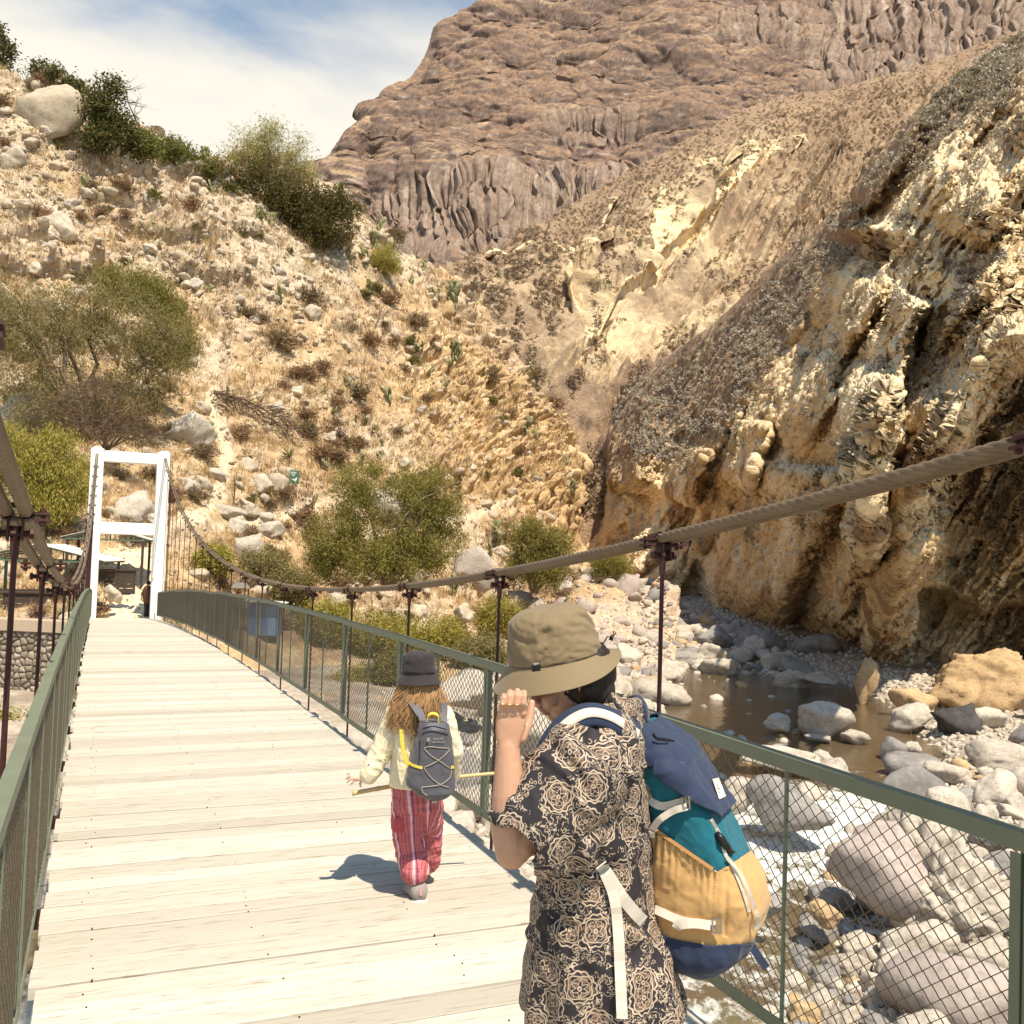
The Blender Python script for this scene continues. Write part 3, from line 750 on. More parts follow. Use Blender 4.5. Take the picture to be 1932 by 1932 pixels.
# nail heads
m = MB(); s = -1.0
while s < 15:
    for a in (.03, .78, 1.55, 2.2):
        if rnd.random() < .55: continue
        p0 = BP(s+rnd.uniform(-.02, .02), a+rnd.uniform(-.03, .03), zdeck(s)+.0015)
        m.tube([p0-Vector((0, 0, .01)), p0+Vector((0, 0, .002))], .0038, 6)
    s += rnd.uniform(.08, .13)
tag(m.build('nails', M_rust, bridge), kind='stuff')
# stringers and cross beams
m = MB()
for a in (0.1, 1.1, 2.05):
    for i in range(24):
        m.bar(BP(-3+2*i, a, zdeck(-3+2*i)-.13), BP(-1+2*i, a, zdeck(-1+2*i)-.13), .08, .14)
m.build('stringers', simple('old_timber', (.30, .22, .14), .8), bridge)
HK = [S0+kk*LP for kk in range(-4, 20)]
m = MB()
for s in HK:
    if s > ST-.5: continue
    m.bar(BP(s, -AL-.12, zdeck(s)-.245), BP(s, AR+.14, zdeck(s)-.245), .09, .08)
m.build('cross_beams', M_rust, bridge)
# cables, two ropes a side
def rope(a, r, name):
    vs, fs = [], []; n = 72; S = list(np.arange(-4, 9, .016))+list(np.arange(9, 18, .035))+list(np.arange(18, ST+.4, .12))
    ph = rnd.random()*6
    dist = 0; prev = None
    for i, s in enumerate(S):
        c = BP(s, a, zcab(s)); t = (BP(s+.01, a, zcab(s+.01))-c).normalized()
        if prev is not None: dist += (c-prev).length
        prev = c
        rr = Vector(BV.tolist()); u = t.cross(rr)
        for j in range(n):
            th = 2*PI*j/n; q = 6*(th/2)-dist*2*PI/.31*3+ph
            R = r*(.64+.38*abs(math.cos(q))**.62)
            vs.append(c+(rr*math.cos(th)+u*math.sin(th))*R)
        if i:
            b = (i-1)*n
            for j in range(n): fs.append([b+j, b+(j+1) % n, b+n+(j+1) % n, b+n+j])
    return mk(name, vs, fs, M_rope, bridge, True)
RO = .0245
CA = {1: (AR+.045, AR+.045+.066), -1: (-AL-.06, -AL-.06-.066)}
for sd in (1, -1):
    for a in CA[sd]: rope(a, RO, 'main_cable')
# hangers: rod, clamp round both ropes, bolts
for sd in (1, -1):
    am = sum(CA[sd])/2; ah = am+.0
    for s in HK:
        if s > ST-1.2: continue
        zc = zcab(s); zb = zdeck(s)-.24
        t = (BP(s+.05, am, zcab(s+.05))-BP(s-.05, am, zcab(s-.05))).normalized(); n_ = Vector(BV.tolist()); u = n_.cross(t)*1.0
        if u.z < 0: u = -u
        c = BP(s, am, zc)
        m = MB(); m.tube([BP(s, ah, zb), BP(s, ah, zc-.075)], .0105, 10)
        m.tube([BP(s, ah, zc-.17), BP(s, ah, zc-.05)], [.014, .019], 10)
        m.box(BP(s, ah, zb-.03), (.05, .05, .05))
        rod = m.build('hanger', M_rust, bridge, False)
        m = MB()
        W_ = .033+RO
        for dt in (0,):
            rings = []
            for e in (-.034, .034):
                ring = []
                for j in range(20):
                    q = 2*PI*j/20; x = (.033 if math.cos(q) > 0 else -.033)+(RO+.006)*math.cos(q); y = (RO+.006)*math.sin(q)
                    ring.append(c+n_*x+u*y+t*e)
                rings.append(ring)
            m.loft(rings, False)
            rings2 = []
            for e in (.034, -.034):
                ring = []
                for j in range(20):
                    q = 2*PI*j/20; x = (.033 if math.cos(q) > 0 else -.033)+(RO-.003)*math.cos(q); y = (RO-.003)*math.sin(q)
                    ring.append(c+n_*x+u*y+t*e)
                rings2.append(ring)
            m.loft(rings2, False)
        for q in (-1, 1):   # ears with bolts
            m.box(c+n_*q*(W_+.028)-u*.006, (.05, .068, .010), Matrix((n_, t, u)).transposed())
            m.box(c+n_*q*(W_+.028)-u*.030, (.05, .068, .010), Matrix((n_, t, u)).transposed())
            for e in (-.02, .02):
                m.tube([c+n_*q*(W_+.03)+t*e-u*.048, c+n_*q*(W_+.03)+t*e+u*.016], .006, 6)
                m.tube([c+n_*q*(W_+.03)+t*e+u*.001, c+n_*q*(W_+.03)+t*e+u*.010], .011, 6)
                m.tube([c+n_*q*(W_+.03)+t*e-u*.046, c+n_*q*(W_+.03)+t*e-u*.036], .011, 6)
        for e in (-.024, .024):   # hanging fork
            m.box(c-u*.062+n_*e, (.008, .055, .085), Matrix((n_, t, u)).transposed())
        m.tube([c-u*.078-n_*.055, c-u*.078+n_*.055], .012, 8)
        m.tube([c-u*.078-n_*.062, c-u*.078-n_*.046], .021, 6); m.tube([c-u*.078+n_*.046, c-u*.078+n_*.062], .021, 6)
        m.build('clamp', M_rust, rod)

# railings with chain-link panels
HP = 1.0
def link_mesh(L, H, near=True):
    w, p = .0355, .056; vs, fs = [], []
    nj = int(L/w); ni = int(H/(p/2)); r = .0022; n = 4 if near else 3
    for j in range(nj+1):
        x0 = (j+.5)*L/(nj+1); P = []
        for i in range(ni+1):
            sg = 1 if (i+j) % 2 else -1
            P.append((x0+sg*w*.52, sg*.0025, -i*H/ni))
        b0 = len(vs)
        for (x, y, z) in P:
            for kk in range(n):
                q = 2*PI*kk/n+.4; vs.append((x+r*math.cos(q)*1.25, y+r*math.sin(q), z))
        for i in range(len(P)-1):
            for kk in range(n):
                fs.append((b0+i*n+kk, b0+i*n+(kk+1) % n, b0+(i+1)*n+(kk+1) % n, b0+(i+1)*n+kk))
    me = mesh_np('wire_mesh', np.array(vs), np.array(fs)); me.materials.append(M_wire); return me
ME_link = link_mesh(LP-.07, HP-.07)
def frame_mesh(sd):
    m = MB(); t = .005
    # local x along the rail, y outwards, z up; origin at the top inner corner
    m.box((LP/2, t/2, -.0235), (LP, t, .047)); m.box((LP/2, .024, .0025), (LP, .048, t))        # top angle iron
    m.box((LP/2, t/2, -HP+.0225), (LP-.02, t, .045)); m.box((LP/2, .024, -HP-.0028), (LP-.02, .046, t))
    for x in (.0225, LP-.0225):
        m.box((x, t/2+.0004, -HP/2-.005), (.034, t-.001, HP-.100)); 
    for x in (.0075, LP-.0075):
        m.box((x, .026, -HP/2-.005), (t, .040, HP-.08))
    me = mesh_np('panel_frame', np.array(m.v), m.f); me.materials.append(M_green); return me
ME_frame = frame_mesh(1)
m = MB(); m.tube([(LP/2, .012, -.05), (LP/2, .012, -HP+.03)], .0085, 8)
ME_mid = mesh_np('mid_bar', np.array(m.v), m.f); ME_mid.materials.append(M_green)
for sd, nm in ((1, 'green chain-link railing on the river side behind the two walkers'), (-1, 'green chain-link railing along the left edge of the deck')):
    rail = empty('mesh_railing'); tag(rail, nm, 'railing')
    a = AR if sd > 0 else -AL
    for i, s in enumerate(HK[:-1]):
        if s+LP > ST+.3: break
        z0, z1 = ztop(s), ztop(s+LP)
        A_, B_ = BP(s, a, z0), BP(s+LP, a, z1)
        ex = (B_-A_).normalized(); ey = Vector(BV.tolist())*sd; ez = ex.cross(ey)*(1 if sd < 0 else -1)
        if ez.z < 0: ez = -ez
        jit = rnd.uniform(-.006, .006); ey2 = (ey+ez*rnd.uniform(-.008, .008)).normalized()
        Mx = Matrix(((ex.x, ey2.x, ez.x, A_.x), (ex.y, ey2.y, ez.y, A_.y), (ex.z, ey2.z, ez.z, A_.z+jit), (0, 0, 0, 1)))
        f = link(bpy.data.objects.new('panel_frame', ME_frame), rail); f.matrix_world = Mx
        g = link(bpy.data.objects.new('wire_mesh', ME_link), f); g.location = (.035, .012, -.035)
        h = link(bpy.data.objects.new('mid_bar', ME_mid), f)

# white portal
tower = empty('bridge_tower', BP(ST, 1.05, zdeck(ST)-.1)); tower.rotation_euler = (0, 0, TH)
tag(tower, 'white concrete portal tower at the far end of the footbridge', 'bridge tower')
def tb(name, a0, a1, z0, z1, s0, s1, bv=.03):
    zb = zdeck(ST)-.1
    m = MB(); m.box(((a0+a1)/2-1.05, (s0+s1)/2-ST, (z0+z1)/2-zb), (a1-a0, s1-s0, z1-z0)); o = m.build(name, M_white, tower); bevel(o, bv); return o
tb('post', -.53, -.005, -6.2, 4.03, ST-.3, ST+.3); tb('post', 2.13, 2.65, -6.2, 4.03, ST-.3, ST+.3)
tb('top_beam', -.003, 2.128, 3.49, 3.96, ST-.24, ST+.24); tb('cross_beam', -.003, 2.128, .39, .91, ST-.24, ST+.24)
tb('cap', -.45, -.1, 4.032, 4.10, ST-.2, ST+.2, .01); tb('cap', 2.24, 2.57, 4.032, 4.10, ST-.2, ST+.2, .01)
m = MB()
for a in (2.70, 2.76):
    m.tube([(a-1.05, -.33, 7.0), (a-1.05, -.33, .1)], .012, 6)
m.build('conduit', M_rust, tower)
# ================================================================== rocks
def ico(sub):
    import bmesh
    bm = bmesh.new(); bmesh.ops.create_icosphere(bm, subdivisions=sub, radius=1.0)
    v = np.array([x.co[:] for x in bm.verts]); f = np.array([[x.index for x in t.verts] for t in bm.faces]); bm.free(); return v, f
ICO = {i: ico(i) for i in (1, 2, 3, 4, 5)}
def rock_shape(seed, sub=3, soft=.10, nplane=16, rough=.05, scl=(1, .8, .62)):
    r = np.random.RandomState(seed); d, f = ICO[sub]
    n = r.normal(size=(nplane, 3)); n /= np.linalg.norm(n, axis=1)[:, None]
    hgt = r.uniform(.62, 1.0, nplane)
    dots = np.maximum(d@n.T, 1e-3); R = hgt/dots
    R = np.minimum(R, 1.6); R = -soft*np.log(np.exp(-R/soft).sum(1))
    R = np.clip(R, .3, 1.3)
    p = d*R[:, None]
    o = seed*3.1
    p *= (1+rough*2.2*fbm(p[:, 0]*1.3+o, p[:, 1]*1.3, p[:, 2]*1.3, 2)+rough*fbm(p[:, 0]*4+o, p[:, 1]*4, p[:, 2]*4, 3))[:, None]
    if sub >= 4:
        kb_, _e = blocky(p[:, 0]*2.4+o, p[:, 1]*2.4, p[:, 2]*2.4, 1.0, seed % 50); kc_, _e = blocky(p[:, 0]*6+o, p[:, 1]*6, p[:, 2]*6, 1.0, seed % 40)
        p *= (1+rough*.55*kb_+rough*.22*kc_)[:, None]
    if sub >= 4: p *= (1+rough*.5*ridged(p[:, 0]*5+o, p[:, 1]*5, p[:, 2]*9, 3))[:, None]
    p *= np.array(scl)
    return p, f
def rock_mat(name, c1, c2, c3, sc=1.0):
    k = NT(name); co = k.coord('Object')
    ri = k.n('ShaderNodeObjectInfo').outputs['Random']
    f = k.noise(co, 1.6*sc, 6, .65); g = k.noise(co, 7*sc, 4, .65); st = k.noise(k.coord('Object', (1, 1, 3)), 2.2*sc, 4)
    b = k.mix(ri, c1, c2); b = k.mix(k.ramp(f, [(.45, 0.0), (.7, .8)]), b, c3)
    b = k.mix(k.ramp(g, [(.36, .45), (.5, 0.0)]), b, tuple(x*.45 for x in c3)); b = k.mix(k.ramp(st, [(.55, 0.0), (.7, .4)]), b, tuple(min(1, x*1.25) for x in c1))
    k.col(b).set(.9, 0, .2); k.bump(k.math('ADD', f, k.math('MULTIPLY', g, .5)), .6, .06); return k.m
M_rp = rock_mat('pale_stone', (.54, .475, .39), (.42, .365, .30), (.34, .28, .22))
M_rg = rock_mat('grey_stone', (.29, .265, .245), (.19, .175, .165), (.36, .325, .29))
M_rt = rock_mat('ochre_stone', (.52, .37, .205), (.45, .31, .17), (.34, .22, .115))
M_rb = rock_mat('black_stone', (.055, .05, .048), (.07, .063, .06), (.11, .10, .095))
M_rl = rock_mat('lilac_stone', (.40, .33, .29), (.36, .295, .265), (.46, .40, .35), .6)
M_rc = rock_mat('hill_stone', (.46, .38, .28), (.54, .465, .36), (.34, .265, .185))
ROUND = [rock_shape(100+i, 3, .13, 14, .05, (1, rnd.uniform(.65, .95), rnd.uniform(.45, .75))) for i in range(9)]
ANG = [rock_shape(200+i, 4, .055, 14, .09, (1, rnd.uniform(.65, .95), rnd.uniform(.55, .85))) for i in range(8)]
_rm = {}
def rock_me(kind, i, mat):
    key = (kind, i, mat.name)
    if key not in _rm:
        p, f = (ROUND if kind == 'r' else ANG)[i]
        me = mesh_np('boulder', p, f, kind == 'r'); me.materials.append(mat); _rm[key] = me
    return _rm[key]
def put_rock(pt, size, kind, mat, label, group=None, name='boulder', sink=.3, scl=None, rot=None, cat='boulder'):
    i = rnd.randrange(9 if kind == 'r' else 8)
    o = bpy.data.objects.new(name, rock_me(kind, i, mat)); link(o)
    s = scl or (1, 1, 1); o.scale = (size*s[0], size*s[1], size*s[2])
    o.rotation_euler = rot or (rnd.uniform(-.35, .35), rnd.uniform(-.35, .35), rnd.uniform(0, 6.28))
    o.location = (pt[0], pt[1], pt[2]+size*.62*s[2]*(1-2*sink))
    return tag(o, label, cat, group)
def big_rock(x, y, w, h, mat, label, seed, names=None, D=None, soft=.08, rough=.08, lean=0.0, cat='boulder', depth=.8, ytop=None, nplane=15, sub=4, name='boulder'):
    """one boulder of its own: base centre (x, y), width and height in picture units"""
    if D is None:
        hit = cast(x, y, names); pt = Vector(hit[0]); D = pt.y
    pt = VV(x, y, D); sc = D/FV
    p, f = rock_shape(seed, sub, soft, nplane, rough, (1, 1, 1))
    lo_, hi = p.min(0), p.max(0)
    p = (p-(lo_+hi)/2)/(hi-lo_)*np.array([w*sc, w*sc*depth, h*sc*1.25])
    a = lean; p = np.stack([p[:, 0]*math.cos(a)+p[:, 2]*math.sin(a), p[:, 1], -p[:, 0]*math.sin(a)+p[:, 2]*math.cos(a)], -1)
    o = mk(name, p, f, mat, None, soft > .06)
    o.location = pt+Vector((0, w*sc*depth*.25, h*sc*.375)); o.rotation_euler = (0, 0, math.atan2(-pt.x, pt.y))
    return tag(o, label, cat)
BED = ['river_bed']; HILL = ['hillside']; WALL = ['canyon_wall']
placed = []
def key_rock(*a, **k_):
    o = big_rock(*a, **k_); placed.append((o.location.x, o.location.y, max(o.dimensions.x, .2)*.5 if False else a[2]*o.location.y/FV*.5)); return o
# ---- river boulders one can pick out
key_rock(1566, 1392, 106, 66, M_rp, 'large pale boulder standing in the brown river pool', 11, BED, 47.5)
key_rock(1468, 1374, 52, 28, M_rp, 'small domed pale rock in the pool left of the large pale boulder', 12, BED, 49)
key_rock(1618, 1402, 56, 22, M_rp, 'flat pale rock against the right foot of the large pale boulder', 13, BED, 46.5)
key_rock(1545, 1398, 50, 12, M_rp, 'low flat pale rock at the left foot of the large pale boulder', 14, BED, 46.6)
key_rock(1690, 1440, 50, 46, M_rg, 'smooth dark grey boulder at the right edge of the water', 15, BED, 43, soft=.14, rough=.03)
key_rock(1724, 1430, 34, 30, M_rp, 'small pale boulder right behind the smooth dark grey one', 16, BED, 44)
key_rock(1478, 1446, 150, 34, M_rp, 'long flat pale slab lying in the shallows just above the green rail', 17, BED, 40, soft=.12, depth=.5)
key_rock(1245, 1345, 130, 58, M_rp, 'broad pale slab on the left shore of the pool', 18, BED, 58, soft=.14, depth=1.0)
key_rock(1500, 1562, 165, 86, M_rg, 'wide grey boulder with a wet foot seen through the chain link', 19, BED, 31, soft=.12, rough=.04)
key_rock(1395, 1530, 74, 60, M_rp, 'pale boulder beside the blue backpack seen through the chain link', 20, BED, 32, soft=.1)
key_rock(1690, 1720, 215, 150, M_rl, 'lilac grey boulder at the edge of the rapids', 21, BED, 24.5, soft=.09, rough=.06)
key_rock(1840, 1800, 300, 265, M_rp, 'huge craggy pale boulder filling the lower right behind the chain link', 22, BED, 24, soft=.05, rough=.27, nplane=20, sub=5)
key_rock(1850, 1868, 120, 80, M_rp, 'rounded pale boulder below the huge craggy one', 23, BED, 21.5, soft=.12)
key_rock(1835, 1990, 300, 170, M_rl, 'smooth lilac boulder in the bottom right corner', 24, BED, 19.5, soft=.14, rough=.03)
key_rock(1560, 1745, 70, 40, M_rt, 'small wet ochre rock in the white rapids', 25, BED, 24)
key_rock(1450, 1730, 60, 40, M_rg, 'small dark rock in the foam behind the backpack', 26, BED, 24)
key_rock(1812, 1388, 92, 62, M_rb, 'black angular boulder at the foot of the ochre cliff', 27, BED, 48, soft=.05)
key_rock(1725, 1370, 80, 42, M_rp, 'pale grey boulder left of the black angular one', 28, BED, 50)
key_rock(1870, 1372, 70, 36, M_rp, 'pale boulder right of the black angular one', 29, BED, 49)
key_rock(1352, 1222, 70, 44, M_rg, 'squat grey boulder in the upstream boulder field', 30, BED, 86)
key_rock(1440, 1236, 96, 50, M_rg, 'broad dark grey boulder in the middle of the upstream boulder field', 31, BED, 84)
key_rock(1545, 1242, 84, 46, M_rg, 'grey boulder close under the shaded cliff', 32, BED, 82)
key_rock(1396, 1255, 60, 34, M_rp, 'pale boulder at the upper end of the pool', 33, BED, 80)
key_rock(1545, 1348 - 60, 70, 20, M_rp, 'flat pale rock in the middle of the pool', 34, BED, 66)
key_rock(1638, 1318, 46, 80, M_rt, 'tall ochre rock rising from the water below the cliff', 35, BED, 60, soft=.07)
key_rock(1730, 1352, 90, 50, M_rt, 'ochre rock at the water below the shaded cliff', 36, BED, 55, soft=.06)
key_rock(1870, 1345, 190, 120, M_rt, 'big ochre outcrop at the right edge of the river bank', 37, BED, 55, soft=.05, rough=.13, nplane=22, sub=5)
key_rock(1795, 1480, 96, 36, M_rp, 'long pale boulder on the right gravel bank', 38, BED, 38, soft=.12)
key_rock(1890, 1450, 110, 50, M_rp, 'large flat pale boulder on the right gravel bank near the frame edge', 39, BED, 40, soft=.12)
key_rock(1795, 1545, 92, 54, M_rp, 'rounded pale boulder on the right bank touching the green rail', 40, BED, 33, soft=.12)
key_rock(1010, 1420, 160, 90, M_rp, 'white boulder below the bridge seen through the railing right of the child', 41, BED, 34, soft=.1)
key_rock(880, 1330, 120, 60, M_rp, 'white boulder below the bridge seen through the railing left of the child', 42, BED, 42, soft=.1)
# ---- boulders on the hillside
HB = [(80, 246, 128, 106, M_rc, 'great rounded boulder jutting out at the top left of the hillside', .11, .05),
      (20, 315, 50, 44, M_rc, 'pale boulder under the great rounded one at the left edge', .08, .07),
      (108, 446, 62, 50, M_rc, 'cream boulder alone on the upper left scree', .07, .07), (45, 808, 140, 84, M_rp, 'white lichen-stained boulder at the left edge above the rope', .07, .08),
      (355, 838, 92, 64, M_rp, 'tilted grey boulder beside the climbing trail', .07, .09), (248, 985, 80, 62, M_rp, 'split pale boulder seen through the upper opening of the portal', .05, .09),
      (465, 1062, 54, 62, M_rp, 'pointed white boulder right of the portal', .04, .06), (425, 978, 74, 26, M_rp, 'flat grey boulder beside the trail above the hanger rods', .07, .07),
      (520, 932, 40, 40, M_rc, 'brown boulder in the small ledge below the agave', .06, .08), (492, 928, 44, 36, M_rc, 'pale boulder left of the brown one on the small ledge', .06, .08),
      (895, 1105, 90, 74, M_rp, 'round white boulder half hidden behind the green tree', .12, .04), (722, 985, 90, 70, M_rp, 'whitish boulder behind the branches of the green tree', .1, .05),
      (840, 598, 34, 36, M_rt, 'ochre boulder perched on the ridge below the cactus', .08, .06), (742, 640, 30, 26, M_rc, 'round boulder high on the bluff', .1, .06),
      (588, 606, 36, 34, M_rc, 'boulder with a dark hollow under it in mid slope', .06, .08), (512, 570, 30, 18, M_rc, 'low pale boulder at the right end of the rock band', .06, .08),
      (450, 1010, 50, 30, M_rp, 'small white boulder above the pointed one', .05, .07), (505, 1010, 60, 28, M_rp, 'slanting white slab right of the trail', .05, .07),
      (405, 905, 40, 24, M_rp, 'dark-shadowed boulder below the tilted grey one', .05, .08), (650, 660, 26, 20, M_rc, 'single boulder below the agave patch on the slope', .06, .08)]
for q, (x, y, w, h, mt, lb, soft, rg) in enumerate(HB):
    big_rock(x, y, w, h, mt, lb, 60+q, HILL, None, soft, rg, lean=rnd.uniform(-.2, .25))
# ---- boulder field of the river: the largest as things, the rest as one mass
cand = []
def clear(x, y, r):
    for (a, b, c_) in placed:
        if (x-a)**2+(y-b)**2 < (.72*(r+c_))**2: return False
    return True
grid = {}
def free(x, y, r):
    gxx, gyy = int(x//2), int(y//2)
    for i in range(-2, 3):
        for j in range(-2, 3):
            for (a, b, c_) in grid.get((gxx+i, gyy+j), ()):
                if (x-a)**2+(y-b)**2 < (.68*(r+c_))**2: return False
    return True
for rr_, n_try in ((1.25, 500), (.8, 1500), (.5, 5000), (.3, 14000), (.2, 16000)):
    for _ in range(n_try):
        y = 14+(1-rnd.random()**1.3)*0+rnd.random()**1.6*150
        a, b = float(xl(y)), float(xr_(y))
        z = rnd.random()
        if z < .40: x = b+rnd.uniform(-1.5, 13 if y < 60 else 3)
        elif z < .72: x = a-rnd.uniform(-1.0, 9 if y < 75 else 2.5)
        else:
            x = rnd.uniform(a, b)
            if y < 76 and rnd.random() > (.035 if y > 44 else .03): continue
        if y > 74 and rnd.random() < .5: x = rnd.uniform(a-2, b+3)
        r = rr_*rnd.uniform(.75, 1.25)
        if y < 30 and r > .9: continue
        sc_ = y/FV
        if not free(x, y, r) or not clear(x, y, r): continue
        h = drop(x, y, BED+HILL+WALL)
        if h is None or h[3] == 'canyon_wall': continue
        if h[3] == 'hillside' and rnd.random() < .75: continue
        zz = max(h[0].z, float(wz(y))-.15)
        px_, py_ = pix(np.array([x, y, zz]))
        if not (-40 < px_ < 1990 and py_ < 2010): continue
        grid.setdefault((int(x//2), int(y//2)), []).append((x, y, r))
        cand.append((r/y, x, y, zz, r))
cand.sort(reverse=True)
def tone(x, y):
    t = rnd.random()+.35*float(fbm(np.array([x/7]), np.array([y/7]), np.array([0.]), 2)[0])
    return ('pale', M_rp) if t < .72 else ('grey', M_rg) if t < .95 else ('tan', M_rt)
for (ap, x, y, zz, r) in cand[:285]:
    tn, mt = tone(x, y)
    inw = float(xl(y)) < x < float(xr_(y))
    where = ('in the rapids behind the chain link' if inw and y < 44 else 'in the brown pool' if inw and y < 76 else
             'in the upstream boulder field' if y >= 76 else 'on the right river bank' if x > 8 and y > 28 else 'on the stony shore seen through the railing')
    put_rock((x, y, zz), r, 'r' if rnd.random() < .38 else 'a', mt, '%s river boulder among many alike %s' % (tn, where), 'river boulders %s %s' % (tn, where), sink=.28)
def scatter_mass(name, items, protos, mat, smooth, kind='stuff'):
    vs, fs, n = [], [], 0
    for (pt, s, M3) in items:
        p, f = protos[rnd.randrange(len(protos))]
        vs.append((p*np.asarray(s))@M3.T+np.asarray(pt)); fs.append(f+n); n += len(p)
    if not vs: return None
    return tag(mk(name, np.concatenate(vs), np.concatenate(fs), mat, None, smooth), kind=kind)
def rotm(ax=.4):
    return np.array((Matrix.Rotation(rnd.uniform(0, 6.28), 3, 'Z') @ Matrix.Rotation(rnd.uniform(-ax, ax), 3, 'X') @ Matrix.Rotation(rnd.uniform(-ax, ax), 3, 'Y')))
SMALL = [rock_shape(300+i, 2, .09, 12, .06, (1, rnd.uniform(.65, .95), rnd.uniform(.5, .75))) for i in range(8)]
TINY = [rock_shape(400+i, 1, .06, 10, .05, (1, .8, .65)) for i in range(6)]
its = {0: [], 1: [], 2: []}
for (ap, x, y, zz, r) in cand[285:]:
    z = rnd.random(); its[0 if z < .66 else 1 if z < .88 else 2].append(((x, y, zz+r*.2), r, rotm()))
for q, mt, nm in ((0, M_rp, 'pale_cobbles'), (1, M_rg, 'grey_cobbles'), (2, M_rt, 'ochre_cobbles')):
    scatter_mass(nm, its[q], SMALL, mt, True)
its = []
for _ in range(9000):
    y = 14+rnd.random()**1.5*120; a, b = float(xl(y)), float(xr_(y))
    x = (b+abs(rnd.gauss(0, 5))-.5) if rnd.random() < .55 else (a-abs(rnd.gauss(0, 5))+.5)
    h = drop(x, y, BED)
    if h is None: continue
    px_, py_ = pix(np.array([x, y, h[0].z]))
    if -20 < px_ < 1960 and py_ < 1960: its.append(((x, y, h[0].z+.02), rnd.uniform(.05, .16)*(1+y/80), rotm(1)))
scatter_mass('pebbles', its, TINY, M_rp, False)
# ---- stones of the hillside
hr = []
_a, _b = np.meshgrid(np.arange(200)*6.0-40, np.arange(220)*6.0); _dn = fbm(_a/110, _b/110, 0*_a+2, 3)
tries = 0
while len(hr) < 7000 and tries < 26000:
    tries += 1
    x, y = rnd.uniform(-30, 1080), rnd.uniform(150, 1180)
    dens = .25+.9*max(0, float(_dn[min(max(int(y/6), 0), 219), min(max(int((x+40)/6), 0), 199)])+.15)+(.5 if y+.35*x < 720 else 0)+(.4 if abs(x-420) < 150 and abs(y-545+(420-x)*.4) < 50 else 0)
    if rnd.random() > dens: continue
    h = cast(x, y)
    if h is None or h[3] != 'hillside': continue
    hr.append((h[0], h[1], .085*rnd.random()**-.5*(h[0].y/80), x, y))
hr.sort(key=lambda q: -q[2]/q[0].y)
for (pt, nn, r, x, y) in hr[:130]:
    zone = ('on the scree of the upper left slope' if y+.35*x < 560 else 'on the middle of the dry hillside' if y < 760 else 'on the lower hillside near the trail')
    put_rock(pt, min(r, .8), 'a', M_rc if rnd.random() < .7 else M_rp, 'angular pale stone among many %s' % zone, 'loose stones '+zone, name='loose_stone', sink=.35, cat='stone')
scatter_mass('hillside_rubble', [(np.array(pt)+np.array(nn)*r*.2, r, rotm(1)) for (pt, nn, r, x, y) in hr[130:2600]], SMALL, M_rc, False)
scatter_mass('hillside_gravel', [(np.array(pt)+np.array(nn)*r*.2, r, rotm(1)) for (pt, nn, r, x, y) in hr[2600:]], TINY, M_rc, False)

bk = []
for _ in range(1500):
    x, y = rnd.uniform(930, 1260), rnd.uniform(1085, 1260); h = cast(x, y)
    if h and h[3] in ('hillside', 'river_bed'): bk.append((np.array(h[0]), .05*rnd.random()**-.5*(h[0].y/60), rotm(1)))
scatter_mass('bank_rubble', bk, SMALL[:4], M_rl, False)
# ================================================================== vegetation
def leaf_mat(name, trans=.35, rough=.6):
    k = NT(name); c = k.attr('Col'); k.col(c).set(rough, 0, .25)
    tr = k.n('ShaderNodeBsdfTranslucent'); k.l(k.mix(1.0, c, (1.15, 1.1, .55), 'MULTIPLY'), tr.inputs[0])
    ms = k.n('ShaderNodeMixShader'); ms.inputs[0].default_value = trans
    k.l(k.b.outputs[0], ms.inputs[1]); k.l(tr.outputs[0], ms.inputs[2]); k.l(ms.outputs[0], k.out.inputs[0]); return k.m
M_leaf = leaf_mat('foliage'); M_dry = leaf_mat('dry_plant', .2, .8); M_succ = leaf_mat('succulent', .08, .5)
M_bark = simple('bark', (.20, .145, .095), .9, .3, 3, 0, .1, .5, 14, .02)
M_twig = simple('dead_wood', (.15, .10, .068), .9, .3, 3, 0, .1)
def leaves(cen, spread, n, L, Wd, droop, cols, r, jit=.25, tint=None, up=0.0):
    """n narrow leaves round every centre -> verts, quads, colours"""
    cen = np.asarray(cen); N = len(cen)*n
    c = np.repeat(cen, n, 0)+r.normal(size=(N, 3))*np.asarray(spread)
    d = r.normal(size=(N, 3)); d /= np.linalg.norm(d, axis=1)[:, None]; d[:, 2] = d[:, 2]*.7-droop+up; d /= np.linalg.norm(d, axis=1)[:, None]
    s = np.cross(d, r.normal(size=(N, 3))); s /= np.linalg.norm(s, axis=1)[:, None]+1e-9
    l = L*r.uniform(.6, 1.4, N)[:, None]; w = Wd*r.uniform(.7, 1.3, N)[:, None]
    v = np.stack([c, c+d*l*.45+s*w, c+d*l, c+d*l*.45-s*w], 1).reshape(-1, 3)
    f = np.arange(N*4).reshape(-1, 4)
    t = r.rand(len(cen)) if tint is None else tint
    t = np.clip(np.repeat(t, n)+r.normal(size=N)*jit, 0, 1)[:, None]
    col = np.asarray(cols[0])*(1-t)+np.asarray(cols[1])*t
    if len(cols) > 2:
        m = (r.rand(N) < .16)[:, None]; col = np.where(m, np.asarray(cols[2]), col)
    return v, f, np.repeat(col, 4, 0)
